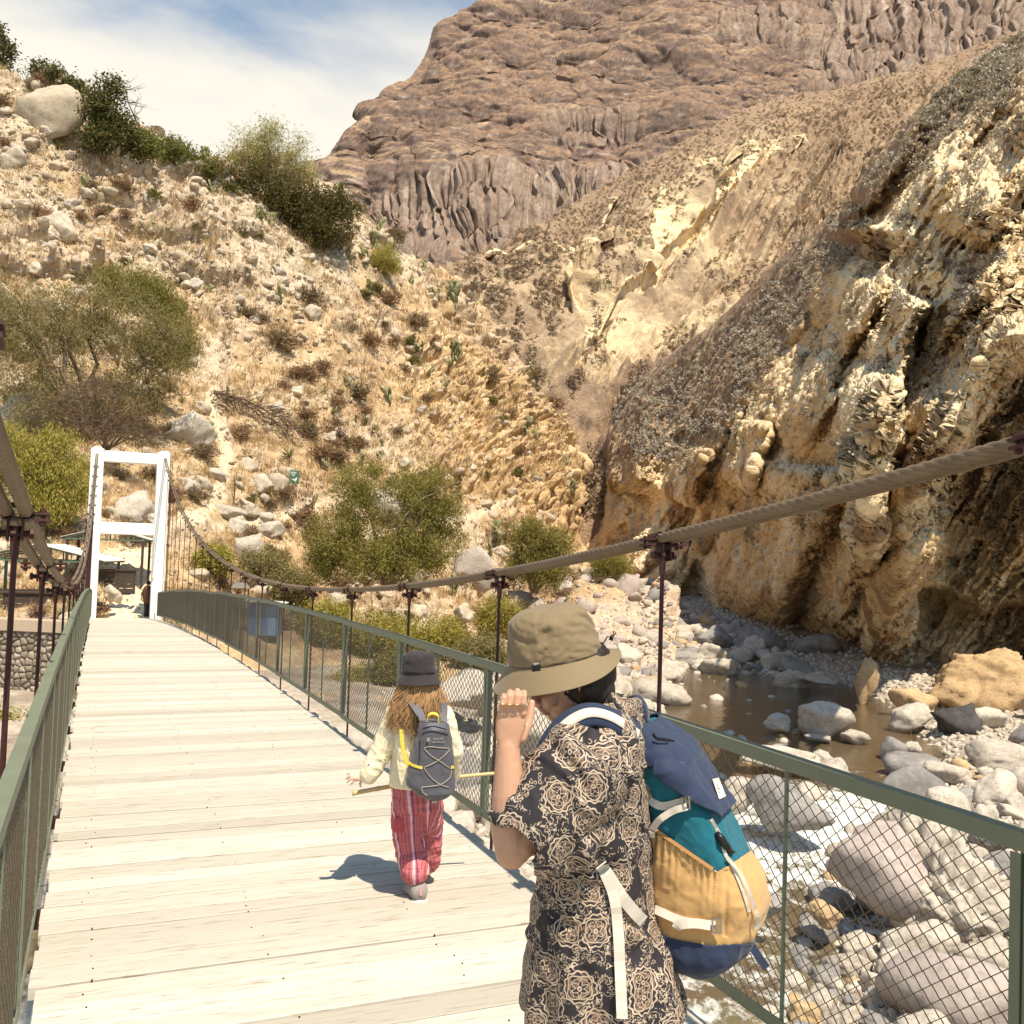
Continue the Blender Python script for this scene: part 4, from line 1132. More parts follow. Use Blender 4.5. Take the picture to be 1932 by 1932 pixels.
def blob_pts(blobs, n, r, gap=.0, gs=1.0, power=.5):
    P = []; w = np.array([b[3]*b[4]*b[5] for b in blobs])**.8; w = w/w.sum()
    while len(P) < n:
        b = blobs[r.choice(len(blobs), p=w)]
        d = r.normal(size=3); d /= np.linalg.norm(d); q = np.array(b[:3])+d*np.array(b[3:6])*r.rand()**power
        P.append(q)
    P = np.array(P)
    if gap:
        g = fbm(P[:, 0]/gs+r.rand()*50, P[:, 1]/gs, P[:, 2]/gs, 2); P = P[g < np.quantile(g, 1-gap)]
    return P
def limbs(base, targets, r, rad, nmain=6, sag=.15, kn=6):
    m = MB(); targets = np.asarray(targets)
    idx = r.permutation(len(targets))
    mains = []
    for q in idx[:nmain]:
        t = targets[q]; P = []
        b = np.array(base)+r.normal(size=3)*rad*.8*np.array([1, 1, 0])
        for i in range(7):
            u = i/6; p = b*(1-u)+t*u
            p = p+np.array([0, 0, 1])*sag*np.linalg.norm(t-b)*math.sin(PI*u)+r.normal(size=3)*.03*np.linalg.norm(t-b)*(0 < i)
            P.append(p)
        m.tube(P, [rad*(1-.8*i/6) for i in range(7)], kn); mains.append(np.array(P))
    for q in idx[nmain:nmain*8]:
        t = targets[q]; allp = np.concatenate([M_[2:] for M_ in mains]); b = allp[np.argmin(np.linalg.norm(allp-t, axis=1)+r.rand(len(allp))*.8)]
        mid = (b+t)/2+r.normal(size=3)*.12*np.linalg.norm(t-b)
        m.tube([b, mid, t], [rad*.24, rad*.15, rad*.06], 4, False)
    return m
def plant(name, label, cat, base, blobs, ncl, nl, L, Wd, droop, cols, seed, group=None, rad=.12, spread=.3, gap=.25, gs=1.2, mat=None, nmain=6, bark=None, scale=1.0, power=.5, parts=('trunk', 'crown'), tintfn=None):
    r = np.random.RandomState(seed)
    C = blob_pts(blobs, ncl, r, gap, gs, power)
    tint = None if tintfn is None else np.clip(tintfn(C)+.2*r.normal(size=len(C)), 0, 1)
    v, f, c = leaves(C, spread, nl, L, Wd, droop, cols, r, tint=tint)
    root = empty(name, base, math.atan2(-base[0], base[1])); tag(root, label, cat, group)
    mk(parts[1], v, f, mat or M_leaf, root, False, col=c)
    lm = limbs((0, 0, -.2), C, r, rad, nmain)
    lm.build(parts[0], bark or M_bark, root, True)
    return root
_cast = cast
def cast(x, y, names=None):
    h = _cast(x, y, names)
    return h
def ground(x, y):
    for q in range(40):
        h = _cast(x, y+6*q, HILL)
        if h: return h
    return _cast(x, y)
def blobs_px(x0, y0, D, lst):
    """crown lobes given in picture units round the base point (x0, y0): (x, y, rx, ry, depth ratio, dy)"""
    s = D/FV
    return [((x-x0)*s, dyy, (y0-y)*s, rx*s, rx*s*dr, ry*s) for (x, y, rx, ry, dr, dyy) in lst]
OL = [(.15, .145, .030), (.29, .26, .060), (.30, .22, .08)]
YG = [(.24, .225, .040), (.42, .37, .085), (.44, .33, .11)]
GB = [(.19, .165, .070), (.30, .26, .105), (.30, .21, .11)]
DG = [(.055, .060, .018), (.13, .125, .035), (.16, .13, .05)]
def T(name, label, x0, y0, D, lst, *a, **k_):
    h = ground(x0, y0)
    if D is None: D = h[0].y
    b = VV(x0, y0, D)
    return plant(name, label, k_.pop('cat', 'tree'), b, blobs_px(x0, y0, D, lst), *a, **k_)
T('pepper_tree', 'broad grey-green feathery tree filling the left slope above the portal', 165, 850, 72,
  [(60, 640, 130, 105, .6, 0), (180, 590, 110, 90, .6, 0), (285, 640, 85, 85, .6, 0), (90, 760, 100, 70, .6, 0), (230, 740, 100, 75, .5, .5), (-20, 600, 70, 90, .6, 0)],
  4200, 22, .28, .026, .85, GB, 1, rad=.24, spread=.34, gap=.42, gs=1.3, nmain=16, tintfn=lambda C: .5+.0*C[:, 0])
T('pepper_tree', 'brighter olive tree touching the right side of the broad grey-green one', 275, 720, 78,
  [(255, 545, 62, 42, .6, 0), (320, 610, 45, 60, .6, 0), (205, 530, 30, 25, .6, 0), (330, 650, 32, 50, .6, 0)], 1500, 22, .27, .030, .7, OL, 2, rad=.16, spread=.36, gap=.2, gs=1.4)
T('brown_shrub', 'tangled brown leafless shrub below the broad grey-green tree', 200, 845, 66,
  [(150, 780, 80, 55, .5, 0), (240, 800, 75, 50, .5, 0), (190, 730, 60, 40, .5, 0)], 600, 12, .42, .016, .1, [(.13, .088, .058), (.22, .15, .10)], 3, cat='shrub', rad=.07, spread=.4, gap=.15, mat=M_dry, nmain=14, bark=M_twig, parts=('stems', 'twigs'))
T('pepper_tree', 'weeping yellow-green tree behind the near rope at the left edge', 85, 1030, 58,
  [(60, 880, 62, 60, .7, 0), (120, 900, 52, 62, .7, 0), (15, 860, 50, 60, .7, 0), (90, 950, 65, 40, .6, 0), (-30, 920, 50, 80, .6, 0), (95, 840, 50, 36, .6, 0)], 2600, 24, .26, .025, 1.1, YG, 4, rad=.12, spread=.28, gap=.40, gs=.9)
T('pepper_tree', 'large olive tree with two rounded crowns in the middle of the near slope', 735, 1105, 64,
  [(672, 930, 56, 62, .7, 0), (790, 930, 72, 62, .7, 0), (640, 1020, 70, 62, .7, 0), (775, 1025, 88, 62, .7, 0), (835, 985, 44, 66, .7, 0), (720, 1060, 110, 40, .6, 0), (610, 1070, 40, 40, .6, 0)], 4600, 24, .22, .027, .8, OL, 5, rad=.16, spread=.26, gap=.42, gs=.95, nmain=14)
T('pepper_tree', 'smaller olive tree right of the large two-crowned one', 1010, 1115, 84,
  [(1000, 1010, 46, 36, .7, 0), (1045, 1030, 36, 36, .7, 0), (985, 1060, 36, 40, .7, 0), (1030, 1075, 48, 34, .6, 0)], 1600, 22, .27, .032, .7, OL, 6, rad=.14, spread=.3, gap=.38, gs=1.1, nmain=9)
T('feathery_tree', 'pale airy tree standing on the skyline of the left hill', 515, 372, None,
  [(480, 270, 50, 44, .7, 0), (545, 282, 46, 44, .7, 0), (510, 240, 30, 24, .7, 0), (575, 310, 28, 22, .7, 0), (440, 300, 26, 26, .7, 0)], 1100, 9, .62, .045, .7, [(.30, .28, .13), (.46, .42, .20)], 7, rad=.16, spread=.55, gap=.34, gs=2.2, nmain=9)
T('dark_tree', 'dense dark green tree on the ridge beside the great rounded boulder', 200, 305, None,
  [(190, 200, 38, 50, .7, 0), (225, 240, 34, 40, .7, 0), (195, 265, 44, 34, .7, 0), (205, 160, 22, 22, .7, 0)], 900, 11, .42, .10, .15, DG, 8, rad=.14, spread=.5, gap=.15, gs=1.8)
T('dark_shrub', 'dark green shrub on the skyline above the great rounded boulder', 100, 165, None,
  [(85, 138, 34, 18, .7, 0), (125, 152, 26, 18, .7, 0)], 260, 11, .4, .10, .15, DG, 9, cat='shrub', rad=.08, spread=.4, gap=.1, parts=('stems', 'foliage'))
T('dark_tree', 'dark drooping tree cut by the top left edge of the picture', -6, 170, 114,
  [(2, 92, 22, 22, .7, 0), (-8, 130, 28, 22, .7, 0), (-6, 60, 14, 20, .7, 0)], 260, 11, .5, .10, .3, DG, 10, rad=.12, spread=.45, gap=.2)
T('dark_shrub', 'wide dark shrub below the pale airy skyline tree', 590, 455, None,
  [(480, 345, 48, 34, .7, 0), (560, 380, 66, 48, .7, 0), (640, 385, 44, 44, .7, 0), (600, 430, 70, 30, .6, 0), (520, 395, 50, 34, .6, 0)], 1700, 13, .42, .085, .25, [(.075, .068, .020), (.14, .12, .036), (.16, .11, .05)], 11, cat='shrub', rad=.1, spread=.48, gap=.15, gs=2, nmain=10, parts=('stems', 'foliage'))
for q, (x, y, rx, ry, lb) in enumerate([(270, 275, 34, 30, 'left one of the bright green skyline bushes, next to the bare dead tree'), (330, 285, 46, 24, 'middle one of the bright green skyline bushes'), (400, 318, 42, 26, 'right one of the bright green skyline bushes, next to the airy tree')]):
    T('green_bush', lb, x, y+ry, None, [(x, y, rx, ry, .8, 0), (x-rx*.6, y-4, rx*.5, ry*.7, .8, 0)], 420, 11, .36, .075, .1, [(.10, .115, .028), (.20, .20, .055)], 20+q, cat='shrub', group='skyline bushes', rad=.06, spread=.4, gap=.15, parts=('stems', 'foliage'))
for q, (x, y, rx, ry, cols, lb) in enumerate([(725, 490, 30, 34, YG, 'yellow-green bush on the ridge below the wide dark shrub'), (610, 1175, 62, 40, YG, 'yellow-green bush over the railing left of centre'), (720, 1195, 70, 42, YG, 'yellow-green bush over the railing above the child'),
        (825, 1205, 62, 42, YG, 'yellow-green bush between two hanger rods right of the child'), (905, 1235, 52, 40, GB, 'grey-green bush behind the olive hat brim'), (1150, 1065, 40, 34, OL, 'olive bush hanging over the river bend beside the rope clamp'),
        (545, 1105, 44, 34, GB, 'grey-green bush beside the blue hut'), (1000, 1180, 40, 46, GB, 'greyish bush below the smaller olive tree'), (760, 1265, 60, 36, OL, 'olive bush low behind the railing left of the child hat'),
        (490, 1070, 52, 36, GB, 'grey-green bush above the far railing'), (400, 1055, 30, 26, YG, 'small yellow bush right of the portal post'), (-10, 1395, 46, 50, YG, 'yellow weeds beside the foot of the cobble wall'), (25, 1450, 40, 40, YG, 'yellow-green weeds at the left edge behind the hanger rod'),
        (680, 1290, 50, 26, YG, 'low yellow bush seen through the far railing panels'), (940, 1160, 40, 34, YG, 'yellow-green bush right of the large two-crowned tree')]):
    T('green_bush', lb, x, y+ry, None, [(x, y, rx, ry, .8, 0), (x-rx*.5, y+ry*.3, rx*.6, ry*.6, .8, 0), (x+rx*.5, y+ry*.3, rx*.6, ry*.6, .8, 0)], 850, 20, .24, .030, .4, cols, 40+q, cat='shrub', rad=.045, spread=.26, gap=.2, gs=.9, parts=('stems', 'foliage'))
# dead tree on the skyline and the dead brush pile
def bare(name, label, x0, y0, tips, rad, seed, cat='dead tree', D=None):
    h = ground(x0, y0); b = VV(x0, y0, D or h[0].y); D = b.y; s = D/FV; r = np.random.RandomState(seed)
    root = empty(name, b, math.atan2(-b.x, b.y)); tag(root, label, cat)
    m = MB(); P = []
    for (x, y) in tips: P.append(np.array([(x-x0)*s, r.normal()*.25, (y0-y)*s]))
    prev = [np.array([0, 0, -.3])]
    tr = MB(); tr.tube([(0, 0, -.3)]+[tuple(p) for p in P], [rad*(1-.75*i/len(P)) for i in range(len(P)+1)], 7)
    tr.build('trunk', M_twig, root, True)
    for p in P*3:
        for _ in range(3):
            d = r.normal(size=3); d[2] = abs(d[2])*.8; d *= r.uniform(.6, 1.5)*s*26/np.linalg.norm(d)
            q = p+d; m.tube([p, p+d*.5+r.normal(size=3)*.1, q], [rad*.3, rad*.2, rad*.06], 4, False)
            for _ in range(2):
                e = q+r.normal(size=3)*s*9; m.tube([p+d*.6, e], [rad*.12, rad*.05], 3, False)
    m.build('branches', M_twig, root)
bare('dead_tree', 'bare leaning dead tree on the skyline between dark and bright bushes', 278, 282, [(268, 250), (252, 222), (240, 198), (234, 178)], .16, 3)
h = ground(480, 790); r = np.random.RandomState(8); bp = VV(500, 790, h[0].y); s = bp.y/FV
root = empty('brush_pile', bp, math.atan2(-bp.x, bp.y)); tag(root, 'heap of dead grey-brown branches beside the trail', 'brush pile')
m = MB()
for i in range(170):
    x = r.uniform(-100, 60); y = -x*.42+r.normal()*16
    a = r.normal(.45, .5); L = r.uniform(14, 50); p = np.array([x*s, r.normal()*.5, (-y*1+6)*s]); p[2] = (-(x*.40)+22*math.exp(-(x/70)**2)*r.rand()+4)*s
    d = np.array([math.cos(a), r.normal()*.4, -math.sin(a)])*L*s
    m.tube([p, p+d*.5+r.normal(size=3)*.12, p+d], [.045, .03, .01], 4, False)
m.build('branches', M_twig, root)
m = MB(); m.tube([(-95*s, -.1, 42*s), (-40*s, -.3, 34*s), (20*s, -.2, 6*s)], [.14, .11, .05], 7); m.build('log', M_twig, root, True)
# agaves
def agave_mesh(seed, n=34, L=1.0):
    r = np.random.RandomState(seed); vs, fs, cs = [], [], []
    for i in range(n):
        az = r.uniform(0, 2*PI); el = r.uniform(.12, 1.45); l = L*r.uniform(.8, 1.1); w = .045*L
        d = np.array([math.cos(az)*math.cos(el), math.sin(az)*math.cos(el), math.sin(el)]); sd = np.array([-math.sin(az), math.cos(az), 0]); up = np.cross(sd, d)*-1
        t = r.rand(); c = np.array((.12, .125, .045))*(1-t)+np.array((.27, .25, .10))*t
        b = len(vs)
        for q, ww in ((0, .7), (.3, 1.0), (.65, .75), (1.0, .06)):
            p = d*l*q+np.array([0, 0, -.10*l*q*q])
            vs += [p-sd*w*ww, p+up*w*.5*ww*-1, p+sd*w*ww]; cs += [c]*3
        for q in range(3):
            for e in range(2): fs.append((b+q*3+e, b+q*3+e+1, b+q*3+e+4, b+q*3+e+3))
    return np.array(vs), np.array(fs), np.array(cs)
def proto(name, v, f, c, mat):
    me = mesh_np(name, v, f); at = me.color_attributes.new('Col', 'FLOAT_COLOR', 'POINT'); a = np.ones((len(v), 4), np.float32); a[:, :3] = c
    at.data.foreach_set('color', a.ravel()); me.materials.append(mat); return me
AG = [proto('agave', *agave_mesh(i), M_succ) for i in range(4)]
def put(name, me, pt, sc, label, cat, group=None, tilt=.15, rz=None):
    o = bpy.data.objects.new(name, me); link(o); o.location = pt; o.scale = (sc, sc, sc*rnd.uniform(.85, 1.15)); o.rotation_euler = (rnd.uniform(-tilt, tilt), rnd.uniform(-tilt, tilt), rnd.uniform(0, 6.28) if rz is None else rz)
    return tag(o, label, cat, group)
h = ground(548, 872); put('agave', AG[0], h[0]+Vector((0, -.3, .5)), 1.25, 'large spiky agave above the small ledge and the green sign', 'agave')
for q, (x, y) in enumerate([(640, 770), (612, 745), (628, 782), (690, 802), (708, 815), (672, 795), (868, 945), (1075, 1085), (1098, 1090), (960, 1100), (655, 850), (920, 905), (345, 765), (760, 700), (600, 860), (1000, 1045), (720, 840), (700, 880), (500, 350+60), (440, 330)]):
    h = cast(x, y)
    if h: put('agave', AG[q % 4], h[0]+Vector((0, -.2, .15)), rnd.uniform(.6, .95)*max(1, h[0].y/85), 'spiky agave, one of many small ones on the dry slope', 'agave', 'small agaves')
def cactus_mesh(seed):
    r = np.random.RandomState(seed); d, f0 = ICO[2]; vs, fs, cs, n = [], [], [], 0
    tips = [(np.zeros(3), 0)]
    for i in range(r.randint(14, 24)):
        p, g = tips[r.randint(len(tips))]
        if g > 4: continue
        az = r.uniform(0, 6.28); tilt = r.uniform(-.9, .9)
        up = np.array([math.sin(tilt)*math.cos(az), math.sin(tilt)*math.sin(az), math.cos(tilt)]); n1 = np.cross(up, [math.sin(az*3), math.cos(az*2), .3]); n1 /= np.linalg.norm(n1); n2 = np.cross(up, n1)
        L = r.uniform(.13, .2); c = p+up*L*.9
        v = d[:, :1]*n1*L*.62+d[:, 1:2]*n2*L*.2+d[:, 2:]*up*L+c
        t = r.rand(); cc = np.array((.17, .17, .075))*(1-t)+np.array((.36, .33, .17))*t
        vs.append(v); fs.append(f0+n); n += len(v); cs.append(np.repeat(cc[None], len(v), 0)); tips.append((p+up*L*1.75, g+1))
        if r.rand() < .4: tips.append((p+up*L*1.2, g))
    return np.concatenate(vs), np.concatenate(fs), np.concatenate(cs)
CT = [proto('prickly_pear', *cactus_mesh(30+i), M_succ) for i in range(5)]
def shrub_mesh(seed, cols, n=60, nl=9, L=.30, Wd=.022, droop=-.2, flat=.75):
    r = np.random.RandomState(seed); C = blob_pts([(0, 0, .38, .5, .5, .42*flat)], n, r, .15, .3, .6)
    v, f, c = leaves(C, .07, nl, L, Wd, droop, cols, r, up=.35); return v, f, c
SHR = [proto('dry_shrub', *shrub_mesh(60+i, [(.20, .125, .075), (.34, .22, .13)]), M_dry) for i in range(3)]+[proto('dry_shrub', *shrub_mesh(70+i, [(.155, .115, .075), (.27, .20, .12)]), M_dry) for i in range(2)]
GSH = [proto('green_shrub', *shrub_mesh(80+i, [(.10, .10, .03), (.20, .18, .055)], 60, 9, .22, .035), M_leaf) for i in range(3)]
def sample(n, dens, x0=-20, x1=1090, y0=130, y1=1190, only='hillside', tries=40):
    out = []; t = 0
    while len(out) < n and t < n*tries:
        t += 1; x, y = rnd.uniform(x0, x1), rnd.uniform(y0, y1)
        if rnd.random() > dens(x, y): continue
        h = cast(x, y)
        if h is None or h[3] != only: continue
        out.append((h[0], h[1], x, y))
    return out
_gx = np.arange(-60, 1990, 4.0); _gy = np.arange(40, 1260, 4.0); _GX, _GY = np.meshgrid(_gx, _gy); _lut = {}
def look(g, x, y): return float(g[min(max(int((y-40)/4), 0), g.shape[0]-1), min(max(int((x+60)/4), 0), g.shape[1]-1)])
def nz(x, y, s, o=0.0):
    if (s, o) not in _lut: _lut[(s, o)] = fbm(_GX/s, _GY/s, 0*_GX+o, 3)
    return look(_lut[(s, o)], x, y)
_tr = np.full(_GX.shape, 1e9)
for pl in ([(240, 1150), (262, 1070), (300, 1020), (350, 985), (400, 960), (420, 900), (428, 850), (410, 800), (395, 745)], [(330, 1010), (450, 985), (560, 965), (620, 950)], [(830, 985), (900, 968), (950, 965)]):
    _tr = np.minimum(_tr, np.abs(polydist(_GX, _GY, pl)[0]))
def trail(x, y): return look(_tr, x, y)
def lut_of(t):
    g = np.zeros(_GX.shape); ii = np.clip(((t[1]-40)/4).astype(int), 0, g.shape[0]-1); jj = np.clip(((t[0]+60)/4).astype(int), 0, g.shape[1]-1); g[ii, jj] = t[2]; return g
_ye = lut_of(yeC); _cl = lut_of(clD)
def zone(x, y): return ('on the stony upper slope' if y+.35*x < 620 else 'on the bluff at the nose of the hill' if x > 800 else 'on the lower slope above the trail' if y < 880 else 'near the far end of the bridge')
for (pt, nn, x, y) in sample(165, lambda x, y: 0 if trail(x, y) < 22 or (y > 1035 and 200 < x < 310) or (x > 800 and rnd.random() < .6) else .25+nz(x, y, 90, 5)+.3*(y > 650)):
    put('dry_shrub', SHR[rnd.randrange(5)], pt-Vector((0, 0, .1)), rnd.uniform(.8, 2.2)*pt.y/85, 'dry brown shrub among many %s' % zone(x, y), 'shrub', 'dry shrubs '+zone(x, y))
for (pt, nn, x, y) in sample(120, lambda x, y: .06+.8*math.exp(-((y-(440+(x-700)*.55))/75)**2)*(x > 330)+(.12 if x > 600 and y > 850 else 0)):
    put('prickly_pear', CT[rnd.randrange(5)], pt-Vector((0, 0, .08)), rnd.uniform(1.5, 2.7)*pt.y/110, 'pale green prickly pear clump among many %s' % zone(x, y), 'cactus', 'prickly pears '+zone(x, y))
for (pt, nn, x, y) in sample(46, lambda x, y: .1+.6*math.exp(-((y-(330+(x-300)*.62))/60)**2)+(.5 if y > 1080 and x > 560 else 0)):
    put('green_shrub', GSH[rnd.randrange(3)], pt-Vector((0, 0, .1)), rnd.uniform(.8, 1.7)*pt.y/95, 'small olive shrub among many %s' % zone(x, y), 'shrub', 'small olive shrubs '+zone(x, y))
# grass, ground scrub (nobody could count these)
def mass(name, items, protos, mat):
    """items: (point, size); protos: (v, f, c)"""
    V_, F_, C_, n = [], [], [], 0
    for (pt, s) in items:
        v, f, c = protos[rnd.randrange(len(protos))]
        a = rnd.uniform(0, 6.28); R = np.array(((math.cos(a), -math.sin(a), 0), (math.sin(a), math.cos(a), 0), (0, 0, 1)))
        V_.append((v@R.T)*s+np.array(pt)); F_.append(f+n); C_.append(c*rnd.uniform(.8, 1.2)); n += len(v)
    return tag(mk(name, np.concatenate(V_), np.concatenate(F_), mat, None, False, col=np.concatenate(C_)), kind='stuff')
def tuft(seed, cols, n=12, h=.5):
    r = np.random.RandomState(seed); C = r.normal(size=(n, 3))*np.array([.14, .14, .0]); return leaves(C, .02, 1, h, .018, 0, cols, r, up=1.6)
STRAW = [(.40, .275, .125), (.58, .42, .215)]
GR = [tuft(90+i, STRAW) for i in range(6)]
TW = [tuft(190+i, [(.24, .15, .085), (.36, .24, .14)], 14, .4) for i in range(4)]
gi = [(pt, rnd.uniform(.7, 1.5)*pt.y/80) for (pt, nn, x, y) in sample(6500, lambda x, y: 0 if trail(x, y) < 14 or (y > 1035 and 205 < x < 305) else .25+.9*nz(x, y, 70, 9)+.35*(y > 700))]
mass('dry_grass', gi, GR, M_dry)
mass('brown_scrub', [(pt, rnd.uniform(.7, 1.6)*pt.y/80) for (pt, nn, x, y) in sample(5000, lambda x, y: 0 if trail(x, y) < 16 or (y > 1035 and 205 < x < 305) else .3+.9*nz(x, y, 60, 19))], TW, M_dry)
CL = []
for i in range(6):
    r = np.random.RandomState(500+i); C = blob_pts([(0, 0, .25, .45, .45, .3)], 9, r, 0, 1, .5); CL.append(leaves(C, .12, 5, .30, .09, -.1, [(.27, .225, .18), (.45, .395, .335)], r, up=.3))
wl = [(pt-Vector((0, 0, .05)), rnd.uniform(.5, 1.25)*(pt.y/130)**.5) for (pt, nn, x, y) in sample(9000, lambda x, y: .62+1.3*nz(x, y, 60, 31)-.85*look(_cl, x, y)-.9*(y > 900), 1140, 1932, 60, 1000, 'canyon_wall', 30) if nn.z > .55]
mass('grey_scrub', wl, CL, M_dry)
CD = []
for i in range(5):
    r = np.random.RandomState(600+i); C = blob_pts([(0, 0, .25, .5, .5, .3)], 6, r, 0, 1, .5); CD.append(leaves(C, .14, 3, .4, .16, -.1, [(.22, .155, .11), (.38, .285, .205)], r, up=.3))
sc_ = [(pt, rnd.uniform(.6, 1.7)) for (pt, nn, x, y) in sample(6500, lambda x, y: .5+.9*nz(x, y, 50, 41)-1.3*look(_ye, x, y), 860, 1932, 60, 980, 'scree_slope', 30)]
mass('slope_scrub', sc_, CD, M_dry)
# ================================================================== things at the far end of the bridge
M_roofm = simple('corrugated_sheet', (.60, .555, .48), .6, .15, 1.5, .1, .3)
M_steelg = simple('green_steel', (.10, .14, .10), .6, .2)
M_dark = simple('dark_timber', (.055, .038, .027), .8, .3, 5)
M_conc = simple('concrete', (.44, .345, .25), .9, .15, 2.5, 0, .1, .4, 12, .02)
def cam_rz(p): return math.atan2(-p[0], p[1])
def shelter(name, label, x, y, D, w, d, h, rise, rz, posts, ground_z=-.0):
    b = VV(x, y, D); root = empty(name, b, rz); tag(root, label, 'shelter')
    for s in (-1, 1):
        m = MB(); n = 36
        rings = []
        for q in range(n+1):
            yy = -d/2+d*q/n; o = .02*math.cos(q*PI)
            rings.append([(0, yy, h+rise+o), (s*w/2, yy, h+o), (s*w/2, yy, h+o-.025), (0, yy, h+rise+o-.025)])
        m.loft(rings); m.build('roof_sheet', M_roofm, root)
    m = MB()
    for yy in (-d/2+.12, 0, d/2-.12):
        m.bar((-w/2+.1, yy, h-.08), (w/2-.1, yy, h-.08), .08, .08); m.bar((0, yy, h-.08), (0, yy, h+rise-.06), .06, .06)
        for s in (-1, 1):
            m.bar((s*(w/2-.05), yy, h-.05), (0, yy, h+rise-.06), .07, .07); m.bar((s*w/4, yy, h-.08), (s*w/4, yy, h+rise/2-.08), .05, .05)
    m.build('truss', M_steelg, root)
    for s in (-1, 1):
        for yy in (-d/2+.15, d/2-.15):
            m = MB(); m.bar((s*(w/2-.35), yy, -1.2), (s*(w/2-.35), yy, h-.1), .13, .13); m.build('post', posts, root)
    return root
shelter('picnic_shelter', 'open shelter with a pale gable roof seen through the lower opening of the portal', 205, 1082, 55, 4.6, 3.6, 2.0, .62, .25, M_dark)
shelter('picnic_shelter', 'wide open shelter with a pale corrugated roof left of the portal behind the rope', 92, 1128, 49.5, 6.4, 4.0, 2.0, .75, .12, M_steelg)
def bench(x, y, D, w, label):
    b = VV(x, y, D); root = empty('picnic_bench', b, cam_rz(b)+.1); tag(root, label, 'bench', None)
    m = MB(); m.box((0, 0, .45), (w, .4, .06)); m.build('seat', M_dark, root)
    m = MB()
    for z in (.62, .78, .94): m.box((0, .24, z), (w, .04, .11))
    m.build('backrest', M_dark, root)
    m = MB(); m.tube([(-w/2, -.1, .05), (-w/2, -.2, .62), (-w/2, .15, .68), (-w/2, .26, .98)], .03, 6); m.tube([(w/2, -.1, .05), (w/2, -.2, .62), (w/2, .15, .68), (w/2, .26, .98)], .03, 6); m.build('frame', M_dark, root)
    for s in (-1, 1):
        m = MB(); m.box((s*(w/2-.1), 0, .21), (.07, .36, .42)); m.build('leg', M_dark, root)
bench(28, 1152, 46.5, 1.9, 'dark slatted bench under the wide shelter, nearest the left edge')
bench(78, 1154, 47.5, 1.8, 'dark slatted bench under the wide shelter, between two hanger rods')
bench(196, 1118, 52, 2.2, 'dark bench in the shade of the shelter behind the portal')
# cobble retaining wall with a concrete cap
wb = VV(60, 1316, 43.0); A0, A1 = VV(-60, 1316, 42.8), VV(146, 1316, 42.2)
L = (A1-A0).length; ang = math.atan2(A1.y-A0.y, A1.x-A0.x)
root = empty('retaining_wall', A0, ang); tag(root, 'cobblestone retaining wall with a concrete cap below the shelters left of the bridge', 'wall')
nx_, nz_ = 260, 190; H = 3.0
ux, uz = np.meshgrid(np.linspace(0, L, nx_), np.linspace(-.6, H, nz_))
def cells(x, y, s):
    xi = np.floor(x/s).astype(int); yi = np.floor(y/s).astype(int); b1 = np.full(x.shape, 9.0); b2 = b1.copy(); idn = np.zeros(x.shape)
    for i in (-1, 0, 1):
        for j in (-1, 0, 1):
            q = _perm[(_perm[(xi+i) & 255]+((yi+j) & 255)) & 255]; r = _h[q]
            dd = np.hypot(x/s-(xi+i+.15+.7*r[..., 0]), (y/s-(yi+j+.15+.7*r[..., 1]))*1.25); m = dd < b1
            b2 = np.where(m, b1, np.minimum(b2, dd)); idn = np.where(m, r[..., 2], idn); b1 = np.where(m, dd, b1)
    return b2-b1, idn
e, idn = cells(ux, uz, .30)
hh = np.sqrt(np.clip(e*1.7, 0, 1))*.14; vs = np.stack([ux, -hh, uz], -1).reshape(-1, 3)
cc = np.array([.26, .215, .165])*(.6+.9*idn[..., None]); cc = np.where((e < .07)[..., None], np.array([.13, .10, .075]), cc)
mk('cobble_face', vs, grid_faces(nz_, nx_), terrain_mat('cobble', 6, .02, .5, .25), root, True, col=cc.reshape(-1, 3))
m = MB(); m.box((L/2, .45, 1.2), (L, .8, 3.6)); m.build('core', M_conc, root)
m = MB(); m.box((L/2, .25, H+.27), (L+.1, .9, .52)); bevel(m.build('cap', M_conc, root), .02)
# blue hut with a white roof, grey awning, green sign, thin pole
M_blue = simple('blue_sheet', (.055, .20, .50), .5, .2, 3); M_wroof = simple('white_sheet', (.78, .75, .68), .5, .1)
b = VV(495, 1200, 57); root = empty('blue_hut', b, cam_rz(b)-.2); tag(root, 'small blue hut with a flat white roof behind the far railing', 'hut')
m = MB(); m.box((0, .6, .95), (1.75, 1.2, 1.9)); m.build('wall', M_blue, root)
m = MB(); m.box((.0, .5, 2.0), (2.4, 1.9, .07), Matrix.Rotation(.06, 3, 'Y')); m.build('roof', M_wroof, root)
m = MB(); m.box((.45, -.02, .9), (.6, .04, 1.7)); dr = m.build('door', simple('pale_blue', (.20, .36, .60), .5), root)
m = MB(); m.box((-.14, -.012, .95), (.10, .03, 1.85)); m.build('pillar', M_wroof, root)
b = VV(452, 1140, 60); root = empty('grey_awning', b, cam_rz(b)); tag(root, 'small grey awning on poles behind the far railing', 'awning')
m = MB(); m.loft([[(-.62, -.5, 1.02), (.62, -.5, 1.0), (.62, .5, 1.0), (-.62, .5, 1.02)], [(-.34, -.28, 1.36), (.36, -.28, 1.33), (.36, .28, 1.33), (-.34, .28, 1.36)]]); m.build('roof', simple('grey_tarp', (.17, .145, .125), .8), root)
m = MB(); m.tube([(-.75, -.4, -.9), (-.52, -.4, 1.05)], .035, 6); m.build('pole', M_wroof, root)
m = MB(); m.tube([(.5, -.3, -.9), (.5, -.3, 1.05)], .03, 6); m.build('pole', M_dark, root)
h = ground(553, 932); b = h[0]; root = empty('trail_sign', b, cam_rz(b)); tag(root, 'green trail sign on two white posts above the small ledge', 'sign'); sc1 = b.y/FV
